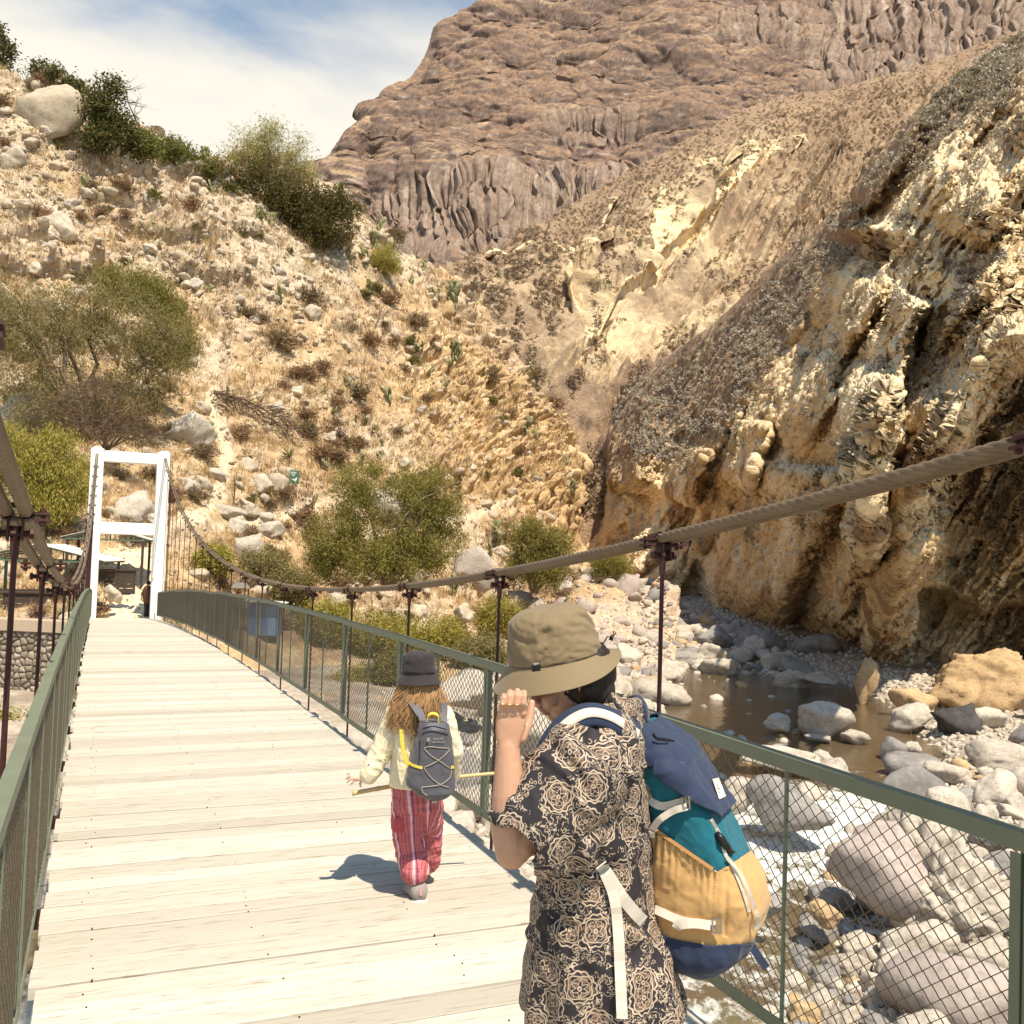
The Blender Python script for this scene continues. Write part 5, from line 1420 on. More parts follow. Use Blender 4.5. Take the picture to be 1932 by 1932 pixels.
for s in (-1, 1):
    m = MB(); m.tube([(s*8*sc1, 0, -.3), (s*8*sc1, 0, 43*sc1)], .045, 8); m.build('post', M_wroof, root)
m = MB(); m.box((1*sc1, -.06, 32*sc1), (18*sc1, .03, 25*sc1)); bd = m.build('board', simple('sign_green', (.055, .145, .085), .5, .05), root)
m = MB()
for q, wq in ((41, 11), (38, 9), (35, 5)): m.box((-1*sc1, -.078, q*sc1), (wq*sc1, .006, 1.1*sc1))
m.add([(-5*sc1, -.079, 29*sc1), (3*sc1, -.079, 24*sc1), (6*sc1, -.079, 27*sc1), (6*sc1, -.079, 32*sc1), (1*sc1, -.079, 28*sc1)], [[0, 1, 2, 3, 4]])
m.build('lettering', M_wroof, bd)
h = ground(441, 950); m = MB(); m.tube([(0, 0, -.3), (.03, 0, 1.0), (0, 0, 48*h[0].y/FV)], .05, 6); m.tube([(-.12, 0, 1.5), (.12, 0, 1.52)], .03, 5)
o = m.build('trail_pole', M_dark, None); o.location = h[0]; tag(o, 'thin dark pole standing alone on the rocky trail', 'pole')

def timber(x, y, D, w, h, label):  # dark boards added to deepen the shade under the shelters
    b = VV(x, y, D); root = empty('shade_boards', b, cam_rz(b)); tag(root, label, 'boards'); m = MB(); n = max(3, int(h/.22))
    for q in range(n): m.box((0, .02*(q % 2), (q+.5)*h/n), (w, .05, h/n-.03))
    m.build('slat_wall', M_dark, root); m = MB(); m.box((0, .35, h+.03), (w+.2, .9, .06)); m.build('top_board', M_dark, root)
    for s in (-1, 1):
        m = MB(); m.box((s*(w/2-.05), .5, h/2-.2), (.1, .1, h+.4)); m.build('post', M_dark, root)
timber(218, 1118, 50.5, 1.9, 1.15, 'dark timber stall added to darken the shade behind the left post of the portal')
timber(85, 1158, 45.5, 3.6, .95, 'long dark timber stall added for the shade above the cobble wall')
# ================================================================== people
def ell(m, c, rx, ry, rz, M=None, sub=3):
    d, f = ICO[sub]; v = d*np.array([rx, ry, rz])
    if M is not None: v = v@np.array(M).T
    return m.add((v+np.array(c)).tolist(), f.tolist())
def chain(m, P, R, n=14):
    """rounded tapered limb through the points"""
    P = [Vector(p) for p in P]
    m.tube(P, R, n)
    for p, r in ((P[0], R[0]), (P[-1], R[-1])): ell(m, p, r, r, r, None, 2)
    for p, r in zip(P[1:-1], R[1:-1]): ell(m, p, r*.99, r*.99, r*.99, None, 2)
    return m
def remesh(m, vox, smooth=3):
    me = bpy.data.meshes.new('tmp'); me.from_pydata(m.v, [], m.f); me.update()
    o = bpy.data.objects.new('tmp', me); COL.objects.link(o)
    r = o.modifiers.new('r', 'REMESH'); r.mode = 'VOXEL'; r.voxel_size = vox
    if smooth:
        q = o.modifiers.new('s', 'SMOOTH'); q.iterations = smooth; q.factor = .5
    dg = bpy.context.evaluated_depsgraph_get(); ev = o.evaluated_get(dg); em = ev.to_mesh()
    v = np.empty(len(em.vertices)*3, np.float32); em.vertices.foreach_get('co', v); nn = np.empty(len(em.vertices)*3, np.float32); em.vertices.foreach_get('normal', nn)
    f = [tuple(p.vertices) for p in em.polygons]; ev.to_mesh_clear()
    bpy.data.objects.remove(o); bpy.data.meshes.remove(me)
    q4 = np.array([x if len(x) == 4 else (*x, x[2]) for x in f]) if all(len(x) == 4 for x in f) else f
    return v.reshape(-1, 3).astype(float), q4, nn.reshape(-1, 3).astype(float)
def part(name, v, f, mat, root, smooth=True, pat=None, col=None):
    off = Vector((0, 0, 0)); q = root
    while q is not None: off = off+q.location; q = q.parent
    o = mk(name, np.asarray(v)-np.array(off), f, mat, root, smooth, col=col)
    if pat is not None:
        at = o.data.attributes.new('pat', 'FLOAT_VECTOR', 'POINT'); at.data.foreach_set('vector', np.asarray(pat, np.float32).ravel())
    return o
def mbpart(name, m, mat, root, smooth=False): return part(name, np.array(m.v), m.f, mat, root, smooth)
def tree_of(v, f): return BVHTree.FromPolygons(np.asarray(v).tolist(), [list(map(int, q)) for q in f])
def on(tr, x, y, lift=.004, dflt=None):
    d = Vector((CF+(x-966)/FV*RX+(y-966)/FV*DN).tolist()).normalized()
    h = tr.ray_cast(Vector((0, 0, 0)), d)
    if h[0] is None: return VV(x, y, dflt) if dflt else None
    return h[0]-d*lift
def smooth_path(P, n=6):
    P = [np.array(p, float) for p in P]; out = []
    for i in range(len(P)-1):
        p0 = P[max(i-1, 0)]; p1 = P[i]; p2 = P[i+1]; p3 = P[min(i+2, len(P)-1)]
        for q in range(n):
            t = q/n; out.append(.5*((2*p1)+(-p0+p2)*t+(2*p0-5*p1+4*p2-p3)*t*t+(-p0+3*p1-3*p2+p3)*t**3))
    return out+[P[-1]]
def strap(m, tr, pts, width, lift=.004, th=.003, dflt=None, n=5):
    """webbing laid over a surface: pts are picture positions (x, y[, extra lift])"""
    pp = smooth_path([(p[0], p[1], (p[2] if len(p) > 2 else 0)) for p in pts], n); P = [on(tr, p[0], p[1], lift+p[2], dflt) for p in pp]
    W_ = []
    for i in range(len(P)):
        t = (P[min(i+1, len(P)-1)]-P[max(i-1, 0)]).normalized(); vd = P[i].normalized(); w = t.cross(vd).normalized()*width; W_.append(w)
    return m.ribbon(P, W_, th)
def skin_mat(name, c):
    k = NT(name); co = k.coord('Object'); f = k.noise(co, 28, 5, .6); g = k.noise(co, 9, 3)
    b = k.mix(f, tuple(x*.88 for x in c), tuple(x*1.08 for x in c)); b = k.mix(k.ramp(g, [(.5, 0.0), (.75, .35)]), b, (c[0]*1.02, c[1]*.82, c[2]*.78))
    k.col(b).set(.5, 0, .4); k.b.inputs['Subsurface Weight'].default_value = .08; k.b.inputs['Subsurface Radius'].default_value = (.01, .004, .002)
    k.bump(k.noise(co, 240, 3), .12, .0008); return k.m
def cloth(name, c, c2=None, weave=900, rough=.85, var=.12, wr=.0, spec=.2):
    k = NT(name); co = k.coord('Object'); f = k.noise(co, 14, 5, .6); g = k.noise(co, weave, 2)
    b = k.mix(f, tuple(x*(1-var) for x in c), tuple(min(1, x*(1+var)) for x in (c2 or c))); b = k.mix(k.math('MULTIPLY', g, .35), b, tuple(x*.7 for x in c))
    k.col(b).set(rough, 0, spec); k.b.inputs['Sheen Weight'].default_value = .12
    w = k.noise(co, 34, 3, .5, .6)
    k.bump(k.math('ADD', k.math('MULTIPLY', g, .18), k.math('MULTIPLY', w, wr*4)), .45, .002); return k.m
M_skin = skin_mat('warm_skin', (.50, .285, .185)); M_skin2 = skin_mat('fair_skin', (.62, .40, .30))
M_hat = cloth('olive_cotton', (.215, .158, .088), None, 700, .7, .1, .12)
M_hat2 = cloth('black_cotton', (.035, .029, .030), None, 700, .85, .2, .2)
M_navy = cloth('navy_canvas', (.024, .036, .075), None, 800, .7, .2, .15); M_teal = cloth('teal_canvas', (.010, .120, .165), None, 800, .75, .15, .15)
M_tan = cloth('tan_canvas', (.56, .335, .135), None, 800, .8, .08, .12); M_web = cloth('cream_webbing', (.66, .58, .49), None, 600, .8, .06)
M_blk = simple('black_plastic', (.012, .011, .012), .35, .1); M_goldm = simple('gold', (.75, .52, .22), .3, .1, 8, 1.0)
M_hairb = simple('dark_hair', (.018, .011, .008), .6, .3, 60); M_trou = cloth('black_trousers', (.022, .020, .022), None, 600, .9)
M_steel = simple('dull_metal', (.36, .34, .31), .35, .1, 8, .9)
# patterned shirt: medallions and scrolls
k = NT('batik_shirt'); P_ = k.attr('pat', 'Vector')
wrp = k.n('ShaderNodeTexNoise'); k.l(P_, wrp.inputs['Vector']); wrp.inputs['Scale'].default_value = 22; wrp.inputs['Detail'].default_value = 2
wv = k.n('ShaderNodeVectorMath', operation='SCALE'); 
sb = k.n('ShaderNodeVectorMath', operation='SUBTRACT'); k.l(wrp.outputs['Color'], sb.inputs[0]); sb.inputs[1].default_value = (.5, .5, .5)
k.l(sb.outputs[0], wv.inputs[0]); wv.inputs['Scale'].default_value = .016
pw = k.n('ShaderNodeVectorMath', operation='ADD'); k.l(P_, pw.inputs[0]); k.l(wv.outputs[0], pw.inputs[1])
S_ = 11.5
vo = k.n('ShaderNodeTexVoronoi'); vo.voronoi_dimensions = '2D'; k.l(pw.outputs[0], vo.inputs['Vector']); vo.inputs['Scale'].default_value = S_; vo.inputs['Randomness'].default_value = .85
sc = k.n('ShaderNodeVectorMath', operation='SUBTRACT'); k.l(pw.outputs[0], sc.inputs[0]); k.l(vo.outputs['Position'], sc.inputs[1])
sx_ = k.n('ShaderNodeSeparateXYZ'); k.l(sc.outputs[0], sx_.inputs[0])
ang = k.math('ARCTAN2', sx_.outputs[1], sx_.outputs[0]); dist = k.math('MULTIPLY', k.math('POWER', k.math('ADD', k.math('POWER', k.math('ABSOLUTE', sx_.outputs[0]), 2.0), k.math('POWER', k.math('ABSOLUTE', sx_.outputs[1]), 2.0)), .5), S_)
def ring(r0, w, lobes, amp, ph=0.0):
    wob = k.math('MULTIPLY', k.math('COSINE', k.math('ADD', k.math('MULTIPLY', ang, float(lobes)), ph)), amp)
    e = k.math('ABSOLUTE', k.math('SUBTRACT', k.math('ADD', dist, wob), r0))
    return k.math('LESS_THAN', e, w)
rs = [ring(.40, .022, 12, .020), ring(.315, .016, 4, .034), ring(.245, .009, 16, .012), ring(.155, .017, 6, .050), ring(.045, .018, 6, .0)]
med = rs[0]
for q in rs[1:]: med = k.math('MAXIMUM', med, q)
out_ = k.math('GREATER_THAN', dist, .45)
def iso(scale, wid, seed):
    n = k.n('ShaderNodeTexNoise'); a = k.n('ShaderNodeVectorMath', operation='ADD'); k.l(P_, a.inputs[0]); a.inputs[1].default_value = (seed, seed*.7, 0)
    k.l(a.outputs[0], n.inputs['Vector']); n.inputs['Scale'].default_value = scale; n.inputs['Detail'].default_value = .6; n.inputs['Distortion'].default_value = .8
    return k.math('LESS_THAN', k.math('ABSOLUTE', k.math('SUBTRACT', n.outputs['Fac'], .5)), wid)
scr = k.math('MAXIMUM', iso(66, .026, 3.1), k.math('MULTIPLY', iso(95, .03, 9.7), iso(24, .10, 5.5)))
vo2 = k.n('ShaderNodeTexVoronoi'); vo2.voronoi_dimensions = '2D'; k.l(pw.outputs[0], vo2.inputs['Vector']); vo2.inputs['Scale'].default_value = 80; vo2.inputs['Randomness'].default_value = .8
scr = k.math('MAXIMUM', k.math('MULTIPLY', scr, k.math('LESS_THAN', k.noise(P_, 15, 2), .53)), k.math('MULTIPLY', k.math('LESS_THAN', k.math('ABSOLUTE', k.math('SUBTRACT', vo2.outputs['Distance'], .30)), .06), k.math('GREATER_THAN', k.noise(P_, 26, 1), .60)))
mask = k.math('MAXIMUM', med, k.math('MULTIPLY', scr, out_))
inner = k.math('MULTIPLY', k.math('LESS_THAN', dist, .36), k.math('GREATER_THAN', k.noise(P_, 60, 2), .5))
bs = k.mix(k.noise(P_, 8, 4), (.018, .015, .018), (.040, .034, .038)); bs = k.mix(k.math('MULTIPLY', inner, .75), bs, (.20, .125, .085))
cr_ = k.mix(k.noise(P_, 25, 3), (.36, .265, .185), (.58, .47, .355))
k.col(k.mix(mask, bs, cr_)).set(.7, 0, .25); k.bump(k.noise(k.coord('Object'), 700, 2), .2, .001)
M_batik = k.m

# ---------------------------------------------------------------- adult
D0 = 2.55; PX = D0/FV
def A(x, y, dd=0.0): return VV(x, y, D0+dd)
fd = Vector((-.92, .39, 0)); lf = Vector((-.39, -.92, 0))       # facing, and the person's left
base = A(1130, 1700); base = Vector((base.x, base.y, -1.835))
adult = empty('person', base); tag(adult, 'adult in olive bucket hat and dark patterned shirt, bowing, one hand at the brim', 'person')
m = MB()
# torso, neck, legs (under the clothes), head, left arm with hand, right arm
tor = [(1140, 1380, .045, .050), (1138, 1410, .055, .125), (1136, 1460, .075, .135), (1134, 1560, .085, .125), (1136, 1680, .085, .115), (1140, 1790, .095, .130), (1146, 1880, .105, .150)]
rings = []
for x, y, a, b in tor:
    c = A(x, y); rings.append([c+fd*(a*math.cos(q))+lf*(b*math.sin(q)) for q in np.linspace(0, 2*PI, 25)[:-1]])
m.loft(rings)
hipz = A(1150, 1880); 
for s in (-1, 1):
    h0 = hipz+lf*s*.09; kn = Vector((h0.x, h0.y, -1.835+.48))+fd*.03; an = Vector((h0.x, h0.y, -1.835+.09))-fd*.01
    chain(m, [h0+Vector((0, 0, .02)), (h0+kn)/2, kn, (kn+an)/2, an], [.085, .078, .058, .052, .038]); chain(m, [an-Vector((0, 0, .04)), an+fd*.16-Vector((0, 0, .055))], [.035, .028], 10)
chain(m, [A(1140, 1372), A(1108, 1330)], [.062, .054])
def hell(x, y, dd, rx, ry, rd, tilt=0):
    M3 = Matrix((CR*math.cos(tilt)+CU*math.sin(tilt), CF, CU*math.cos(tilt)-CR*math.sin(tilt))).transposed(); ell(m, A(x, y, dd), rx, rd, ry, M3)
hell(1078, 1268, 0, .098, .094, .076, .35); hell(1068, 1310, 0, .056, .064, .058, .3); hell(1056, 1334, 0, .030, .036, .040, .4); hell(1045, 1352, 0, .017, .014, .019); hell(1036, 1322, 0, .022, .030, .034, .2)
chain(m, [A(1020, 1300), A(1008, 1322), A(1015, 1330)], [.008, .0115, .010], 8); hell(1018, 1328, -.010, .010, .007, .009); hell(1018, 1328, .010, .010, .007, .009)
hell(1024, 1338.5, 0, .012, .0055, .020, .3); hell(1029, 1345, 0, .011, .0055, .018, .3); hell(1030, 1298, 0, .022, .012, .048, .2)
hell(1040, 1318, -.040, .024, .022, .02); hell(1102, 1300, -.076, .020, .030, .009, .3); hell(1099, 1302, -.080, .012, .020, .007, .3)
sh = A(1112, 1432, -.150); el = A(962, 1612, -.21); wr = A(958, 1404, -.20)
chain(m, [sh, sh*.5+el*.5, sh*.1+el*.9], [.046, .045, .043]); chain(m, [el+Vector((.004, 0, .004)), A(959, 1560, -.21), A(960, 1500, -.208), A(959, 1445, -.204), wr], [.040, .0435, .040, .033, .0275], 18)
shr = A(1140, 1440, .125); elr = A(1060, 1590, .22); chain(m, [shr, elr], [.05, .042]); chain(m, [elr, A(1025, 1480, .16)], [.04, .03]); hell(1022, 1465, .15, .03, .04, .02)
# left hand: palm, four fingers, thumb
rings = []
for y, x0, x1, t in ((1408, 939, 979, .0185), (1395, 936, 983, .0175), (1378, 935, 989, .0165), (1360, 936, 993, .0155), (1343, 939, 994, .0135), (1334, 942, 993, .010)):
    cx, hw = (x0+x1)/2, (x1-x0)/2*PX*.92; c = A(cx, y, -.205); rings.append([c+Vector((hw*math.copysign(abs(math.cos(q))**.75, math.cos(q)), t*math.copysign(abs(math.sin(q))**.8, math.sin(q)), 0)) for q in np.linspace(0, 2*PI, 25)[:-1]])
m.loft(rings)
FT = []
for bx, tx, ty, r in ((946.5, 950, 1309, .0078), (960, 961.5, 1302, .0086), (974, 975.5, 1300, .0088), (987, 988.5, 1303, .0085)):
    k0 = A(bx, 1343, -.208); k1 = A(bx*.6+tx*.4, 1327, -.224); k2 = A(tx, (1327+ty)/2-1, -.222); k3 = A(tx+.6, ty+3, -.206)
    chain(m, [k0, k1, k2, k3], [r*1.12, r, r*.95, r*.82], 10); FT.append((k1, k2, r)); ell(m, k0+Vector((0, -.007, -.002)), .0085, .008, .010, None, 2)
chain(m, [A(983, 1392, -.195), A(995, 1368, -.185), A(1001, 1342, -.175), A(1003, 1326, -.170)], [.015, .0125, .0105, .009], 10)
v, f, n = remesh(m, .0026, 3)
v += n*(.0006*fbm(v[:, 0]*60, v[:, 1]*60, v[:, 2]*60, 3))[:, None]
part('body', v, f, M_skin, adult); 
# hair at the nape and temple
m = MB(); hell(1094, 1268, 0, .094, .090, .080, .45); hell(1118, 1302, 0, .056, .055, .066, .6); hell(1102, 1292, 0, .046, .052, .090, .3)
v, f, n = remesh(m, .005, 2); v += n*(.004*ridged(v[:, 0]*60, v[:, 1]*60, v[:, 2]*14, 2))[:, None]
part('hair', v, f, M_hairb, adult)
m = MB()
for (x, dd) in ((1019, -.034), (1019, .034)): ell(m, A(x+6, 1301, dd), .011, .012, .012, None, 2)
mbpart('eyes', m, simple('eye_white', (.6, .57, .52), .3), adult, True)
m = MB()
for dd in (-.036, .036):
    c = A(1004, 1309, dd); m.loft([[c+Vector((.002, a*.5, b)) for a, b in ((-.05, -.018), (.05, -.018), (.052, .016), (-.052, .016))], [c+Vector((-.002, a*.5, b)) for a, b in ((-.05, -.018), (.05, -.018), (.052, .016), (-.052, .016))]])
m.tube([A(1004, 1303, -.058), A(1030, 1299, -.074), A(1098, 1292, -.080)], .0022, 6); m.tube([A(1004, 1303, -.012), A(1004, 1303, .012)], .0022, 6)
mbpart('sunglasses', m, simple('smoked_lens', (.22, .19, .16), .1, .1), adult)
for (k1, k2, r) in FT[:3]:
    d = (k2-k1).normalized(); c = k1+(k2-k1)*-.15
    M3 = d.to_track_quat('Z', 'Y').to_matrix(); mm = MB()
    mm.tube([c+M3@Vector(((r+.0012)*math.cos(q), (r+.0012)*math.sin(q), 0)) for q in np.linspace(0, 2*PI, 19)], .0014, 6, False); mbpart('ring', mm, M_goldm, adult, True)
# shirt
m = MB()
shp = [(1168, 1322, .050, .056), (1158, 1346, .062, .078), (1146, 1372, .088, .150), (1138, 1400, .108, .180), (1130, 1460, .122, .182), (1126, 1540, .128, .170), (1122, 1620, .132, .160), (1122, 1700, .146, .162), (1128, 1770, .168, .172), (1134, 1840, .190, .184), (1138, 1885, .200, .19), (1138, 1912, .200, .19)]
rings = []
for x, y, a, b in shp:
    c = A(x, y); rings.append([c+fd*(a*math.cos(q))+lf*(b*math.sin(q)) for q in np.linspace(0, 2*PI, 37)[:-1]])
m.loft(rings)
ax0, ax1 = A(1120, 1432, -.155), A(985, 1592, -.21)
sd_ = (ax1-ax0).normalized(); s1 = sd_.cross(Vector((0, 1, 0))).normalized(); s2 = sd_.cross(s1)
rings = []
for t, r in ((-.12, .085), (.05, .108), (.3, .112), (.6, .106), (.85, .099), (1.0, .094)):
    c = ax0+(ax1-ax0)*t; rings.append([c+(s1*math.cos(q)*(1.0)+s2*math.sin(q)*.82)*r for q in np.linspace(0, 2*PI, 29)[:-1]])
m.loft(rings)
ell(m, A(1072, 1575, -.185), .085, .060, .082); ell(m, A(1030, 1600, -.20), .062, .055, .058); ell(m, A(1118, 1590, -.15), .05, .05, .06); ell(m, A(1155, 1385, .15), .09, .09, .09)
v, f, n = remesh(m, .0048, 4)
# open the sleeve and the hem: press the cap inwards
al_ = (v-np.array(ax0))@np.array(sd_)/(ax1-ax0).length
rad = np.linalg.norm(np.cross(v-np.array(ax0), np.array(sd_)), axis=1)
px_, py_ = pix(v)
cap = sstep(.93, 1.02, al_)*sstep(.088, .070, rad)*(px_ < 1010)*sstep(-.14, -.16, v[:, 1]-D0)
v = v-np.array(sd_)[None]*(cap*.075)[:, None]
nrm = n
u_c = (v-np.array(A(1130, 1600)))
cx_ = u_c@np.array(fd); cl_ = u_c@np.array(lf)
fold = ridged(cx_*6+cl_*3, v[:, 2]*3.2+cx_*4, cl_*4, 3, .5)
sleeve = sstep(.0, .02, -.135-(v[:, 1]-D0)+0*rad)*(rad < .15)
w1 = .012*fold+.004*fbm(v[:, 0]*22, v[:, 1]*22, v[:, 2]*16, 3)
dg_ = np.array(v)@np.array((.75, 0, .66)); w2 = .011*np.sin(dg_*95+6*fbm(v[:, 0]*7, v[:, 1]*7, v[:, 2]*7, 2))*sstep(-.1, .35, fbm(v[:, 0]*9+3, v[:, 1]*9, v[:, 2]*9, 2))
hem = sstep(1790, 1930, py_)
v = v+nrm*(w1+w2*(1-hem)*.8+hem*.012*np.sin(np.arctan2(cl_, cx_)*9))[:, None]
th_ = np.arctan2(cl_, -cx_)
pt_ = np.stack([th_*.17, v[:, 2], 0*th_], -1)
ar_ = np.stack([(v-np.array(ax0))@np.array(sd_)+.5, np.arctan2((v-np.array(ax0))@np.array(s2), (v-np.array(ax0))@np.array(s1))*.10, 0*th_], -1)
isl = ((al_ > .02) & (rad < .135) & (v[:, 1] < D0-.095))
pt_ = np.where(isl[:, None], ar_, pt_)
part('shirt', v, f, M_batik, adult, True, pat=pt_); T_sh = tree_of(v, f)
# collar
m = MB(); rg = []
for (rr, zz, t) in ((.062, 0, 0), (.070, .030, .2), (.080, .042, .5), (.092, .020, .9), (.096, -.006, 1)):
    c = A(1140, 1352); ring_ = []
    for q in np.linspace(-2.3, 2.3, 33):
        ring_.append(c-fd*(rr*1.0*math.cos(q))+lf*(rr*1.0*math.sin(q))+Vector((0, 0, zz+.012*math.cos(q)))); 
    rg.append(ring_)
vs = [p for r_ in rg for p in r_]; fs = [(i*33+j, i*33+j+1, (i+1)*33+j+1, (i+1)*33+j) for i in range(4) for j in range(32)]
o = part('collar', np.array([p[:] for p in vs]), np.array(fs), M_batik, adult, True, pat=np.array([(p[0]*1.3+p[1], p[2]*1.2+.3, 0) for p in vs])); so_ = o.modifiers.new('t', 'SOLIDIFY'); so_.thickness = .003
# trousers and shoes
m = MB(); rings = []
for x, y, a, b in ((1146, 1800, .12, .16), (1148, 1880, .13, .172), (1150, 1960, .125, .17)):
    c = A(x, y); rings.append([c+fd*(a*math.cos(q))+lf*(b*math.sin(q)) for q in np.linspace(0, 2*PI, 25)[:-1]])
m.loft(rings)
for s in (-1, 1):
    h0 = hipz+lf*s*.085+fd*.005; kn = Vector((h0.x, h0.y, -1.835+.48))+fd*.04; an = Vector((h0.x, h0.y, -1.835+.06))
    chain(m, [h0, (h0+kn)/2, kn, (kn+an)/2, an], [.115, .105, .092, .088, .085], 18)
v, f, n = remesh(m, .008, 3); v += n*(.008*fbm(v[:, 0]*9, v[:, 1]*9, v[:, 2]*7, 3))[:, None]
part('trousers', v, f, M_trou, adult)
for s in (-1, 1):
    h0 = hipz+lf*s*.09; c = Vector((h0.x, h0.y, -1.835)); m = MB()
    ell(m, c+fd*.02+Vector((0, 0, .055)), .05, .05, .05); chain(m, [c-fd*.05+Vector((0, 0, .045)), c+fd*.08+Vector((0, 0, .045)), c+fd*.17+Vector((0, 0, .035))], [.042, .044, .034]); v, f, n = remesh(m, .006, 2); v[:, 2] = np.maximum(v[:, 2], -1.834); part('shoe', v, f, M_blk, adult)
# hat
HB_ = A(1047, 1240, -.005); hu = (CR*-.20+CU*.975-CF*.05); hu /= np.linalg.norm(hu); hx = np.cross(CF, hu); hx /= np.linalg.norm(hx); hy = np.cross(hu, hx)
NP = 128
prof = [(.0, .134, 0), (.03, .135, 0), (.058, .133, 0), (.080, .126, 0), (.094, .112, 0), (.101, .094, 0), (.106, .072, 0), (.111, .050, 0), (.1155, .028, 0), (.1185, .012, 0), (.1200, .002, 0), (.1212, -.001, 0), (.124, -.005, .05), (.133, -.013, .2), (.143, -.022, .4), (.153, -.031, .6), (.163, -.040, .8), (.171, -.047, .95), (.1735, -.0495, 1)]
pr = smooth_path(prof, 4); vs = []
for q, (r, z, t) in enumerate(pr):
    for j in range(NP):
        p = 2*PI*j/NP; cr = 1 if t < .02 else 0
        ex, ey = 1.0, .86
        x, y = r*math.cos(p)*ex, r*math.sin(p)*ey
        if r > .01 and z > -.001:
            wr_ = float(0); 
        dz = t*(.012*math.cos(2*p)+.006*math.sin(3*p+.6)+.020*max(0, math.cos(p))*.9-.016*max(0, -math.cos(p)))
        vs.append((x, y, z+dz))
vs = np.array(vs); top = vs[:, 2] > .0
ang_ = np.arctan2(vs[:, 1], vs[:, 0])
wrk = ridged(ang_*1.5+vs[:, 2]*13, vs[:, 2]*30+1.3*np.sin(ang_*2), 0*ang_+3, 3, .45)-.5
rad_ = np.hypot(vs[:, 0], vs[:, 1])[:, None]+1e-6
am = (.0085*sstep(.008, .03, vs[:, 2])*sstep(.140, .10, vs[:, 2])+.005*sstep(.002, .006, vs[:, 2])*sstep(.03, .012, vs[:, 2]))
vs[:, :2] += vs[:, :2]/rad_*(am*wrk)[:, None]; vs[:, 2] += top*.004*fbm(vs[:, 0]*25, vs[:, 1]*25, vs[:, 2]*25, 3)
# stitched rows of the brim
tt = np.repeat([t for (_, _, t) in pr], NP); vs[:, 2] += .0005*np.sin(tt*75)*(tt > .05)
wv_ = np.array(HB_)[None]+vs[:, :1]*hx[None]+vs[:, 1:2]*hy[None]+vs[:, 2:]*hu[None]
fs = np.array([(i*NP+j, i*NP+(j+1) % NP, (i+1)*NP+(j+1) % NP, (i+1)*NP+j) for i in range(len(pr)-1) for j in range(NP)])
hat = part('hat', wv_, fs, M_hat, adult, True); so_ = hat.modifiers.new('t', 'SOLIDIFY'); so_.thickness = .0018; T_hat = tree_of(wv_, fs)
m = MB(); jb = [i for i, (r, z, t) in enumerate(pr) if z < .0015][0]
m.tube([tuple(wv_[jb*NP+j]+ (wv_[jb*NP+j]-np.array(HB_))*.012) for j in list(range(NP))+[0]], .0014, 6, False)
e0 = wv_[jb*NP]; m.tube([tuple(e0), tuple(A(1146, 1201)), tuple(A(1155, 1203, -.01))], .0018, 6); mbpart('cord', m, M_blk, hat if False else adult, True)
m = MB(); m.tube([A(1152, 1208, -.012), A(1156, 1198, -.012)], [.0055, .0045], 8); m.tube([A(1156, 1199, -.012), A(1159, 1190, -.012), A(1162, 1194, -.012), A(1158, 1200, -.012)], .0015, 6); mbpart('toggle', m, M_blk, adult, True)
m = MB(); P4 = [on(T_hat, x, y, .0022) for x, y in ((1003, 1250), (1019, 1248), (1020, 1266), (1005, 1268))]; m.add(P4, [[0, 1, 2, 3]]); lab = mbpart('hat_label', m, M_blk, adult)
m = MB(); m.add([on(T_hat, x, y, .003) for x, y in ((1006, 1251.5), (1016, 1250), (1017, 1260.5), (1007, 1262))], [[0, 1, 2, 3]]); mbpart('label_print', m, M_web, lab)
m = MB()
for (x0, y0, x1, y1) in ((1008.2, 1253, 1008.8, 1258.6), (1011, 1252.5, 1012.5, 1258), (1013.8, 1252.2, 1012.5, 1258), (1014.8, 1254, 1015.3, 1259.5)):
    m.bar(on(T_hat, x0, y0, .0034), on(T_hat, x1, y1, .0034), .0009, .0004, (0, 1, 0))
mbpart('label_letters', m, M_blk, lab)
# ---------------------------------------------------------------- large backpack
pb = A(1320, 1800, .02); bag = empty('backpack', pb); tag(bag, 'large navy, teal and tan canvas backpack with cream straps on the adult', 'backpack')
sil = np.array([(1366, 1198, 1236), (1378, 1193, 1268), (1410, 1191, 1316), (1450, 1195, 1345), (1510, 1204, 1378), (1560, 1213, 1402), (1600, 1218, 1421), (1650, 1220, 1443), (1690, 1219, 1449), (1730, 1216, 1443), (1765, 1220, 1425), (1790, 1236, 1396), (1806, 1262, 1370), (1815, 1300, 1345)], float)
ph = math.radians(24); ux_ = Vector((math.cos(ph), -math.sin(ph)*-1*-1, 0)); ux_ = Vector((math.cos(ph), math.sin(ph)*-1*0+math.sin(ph), 0))
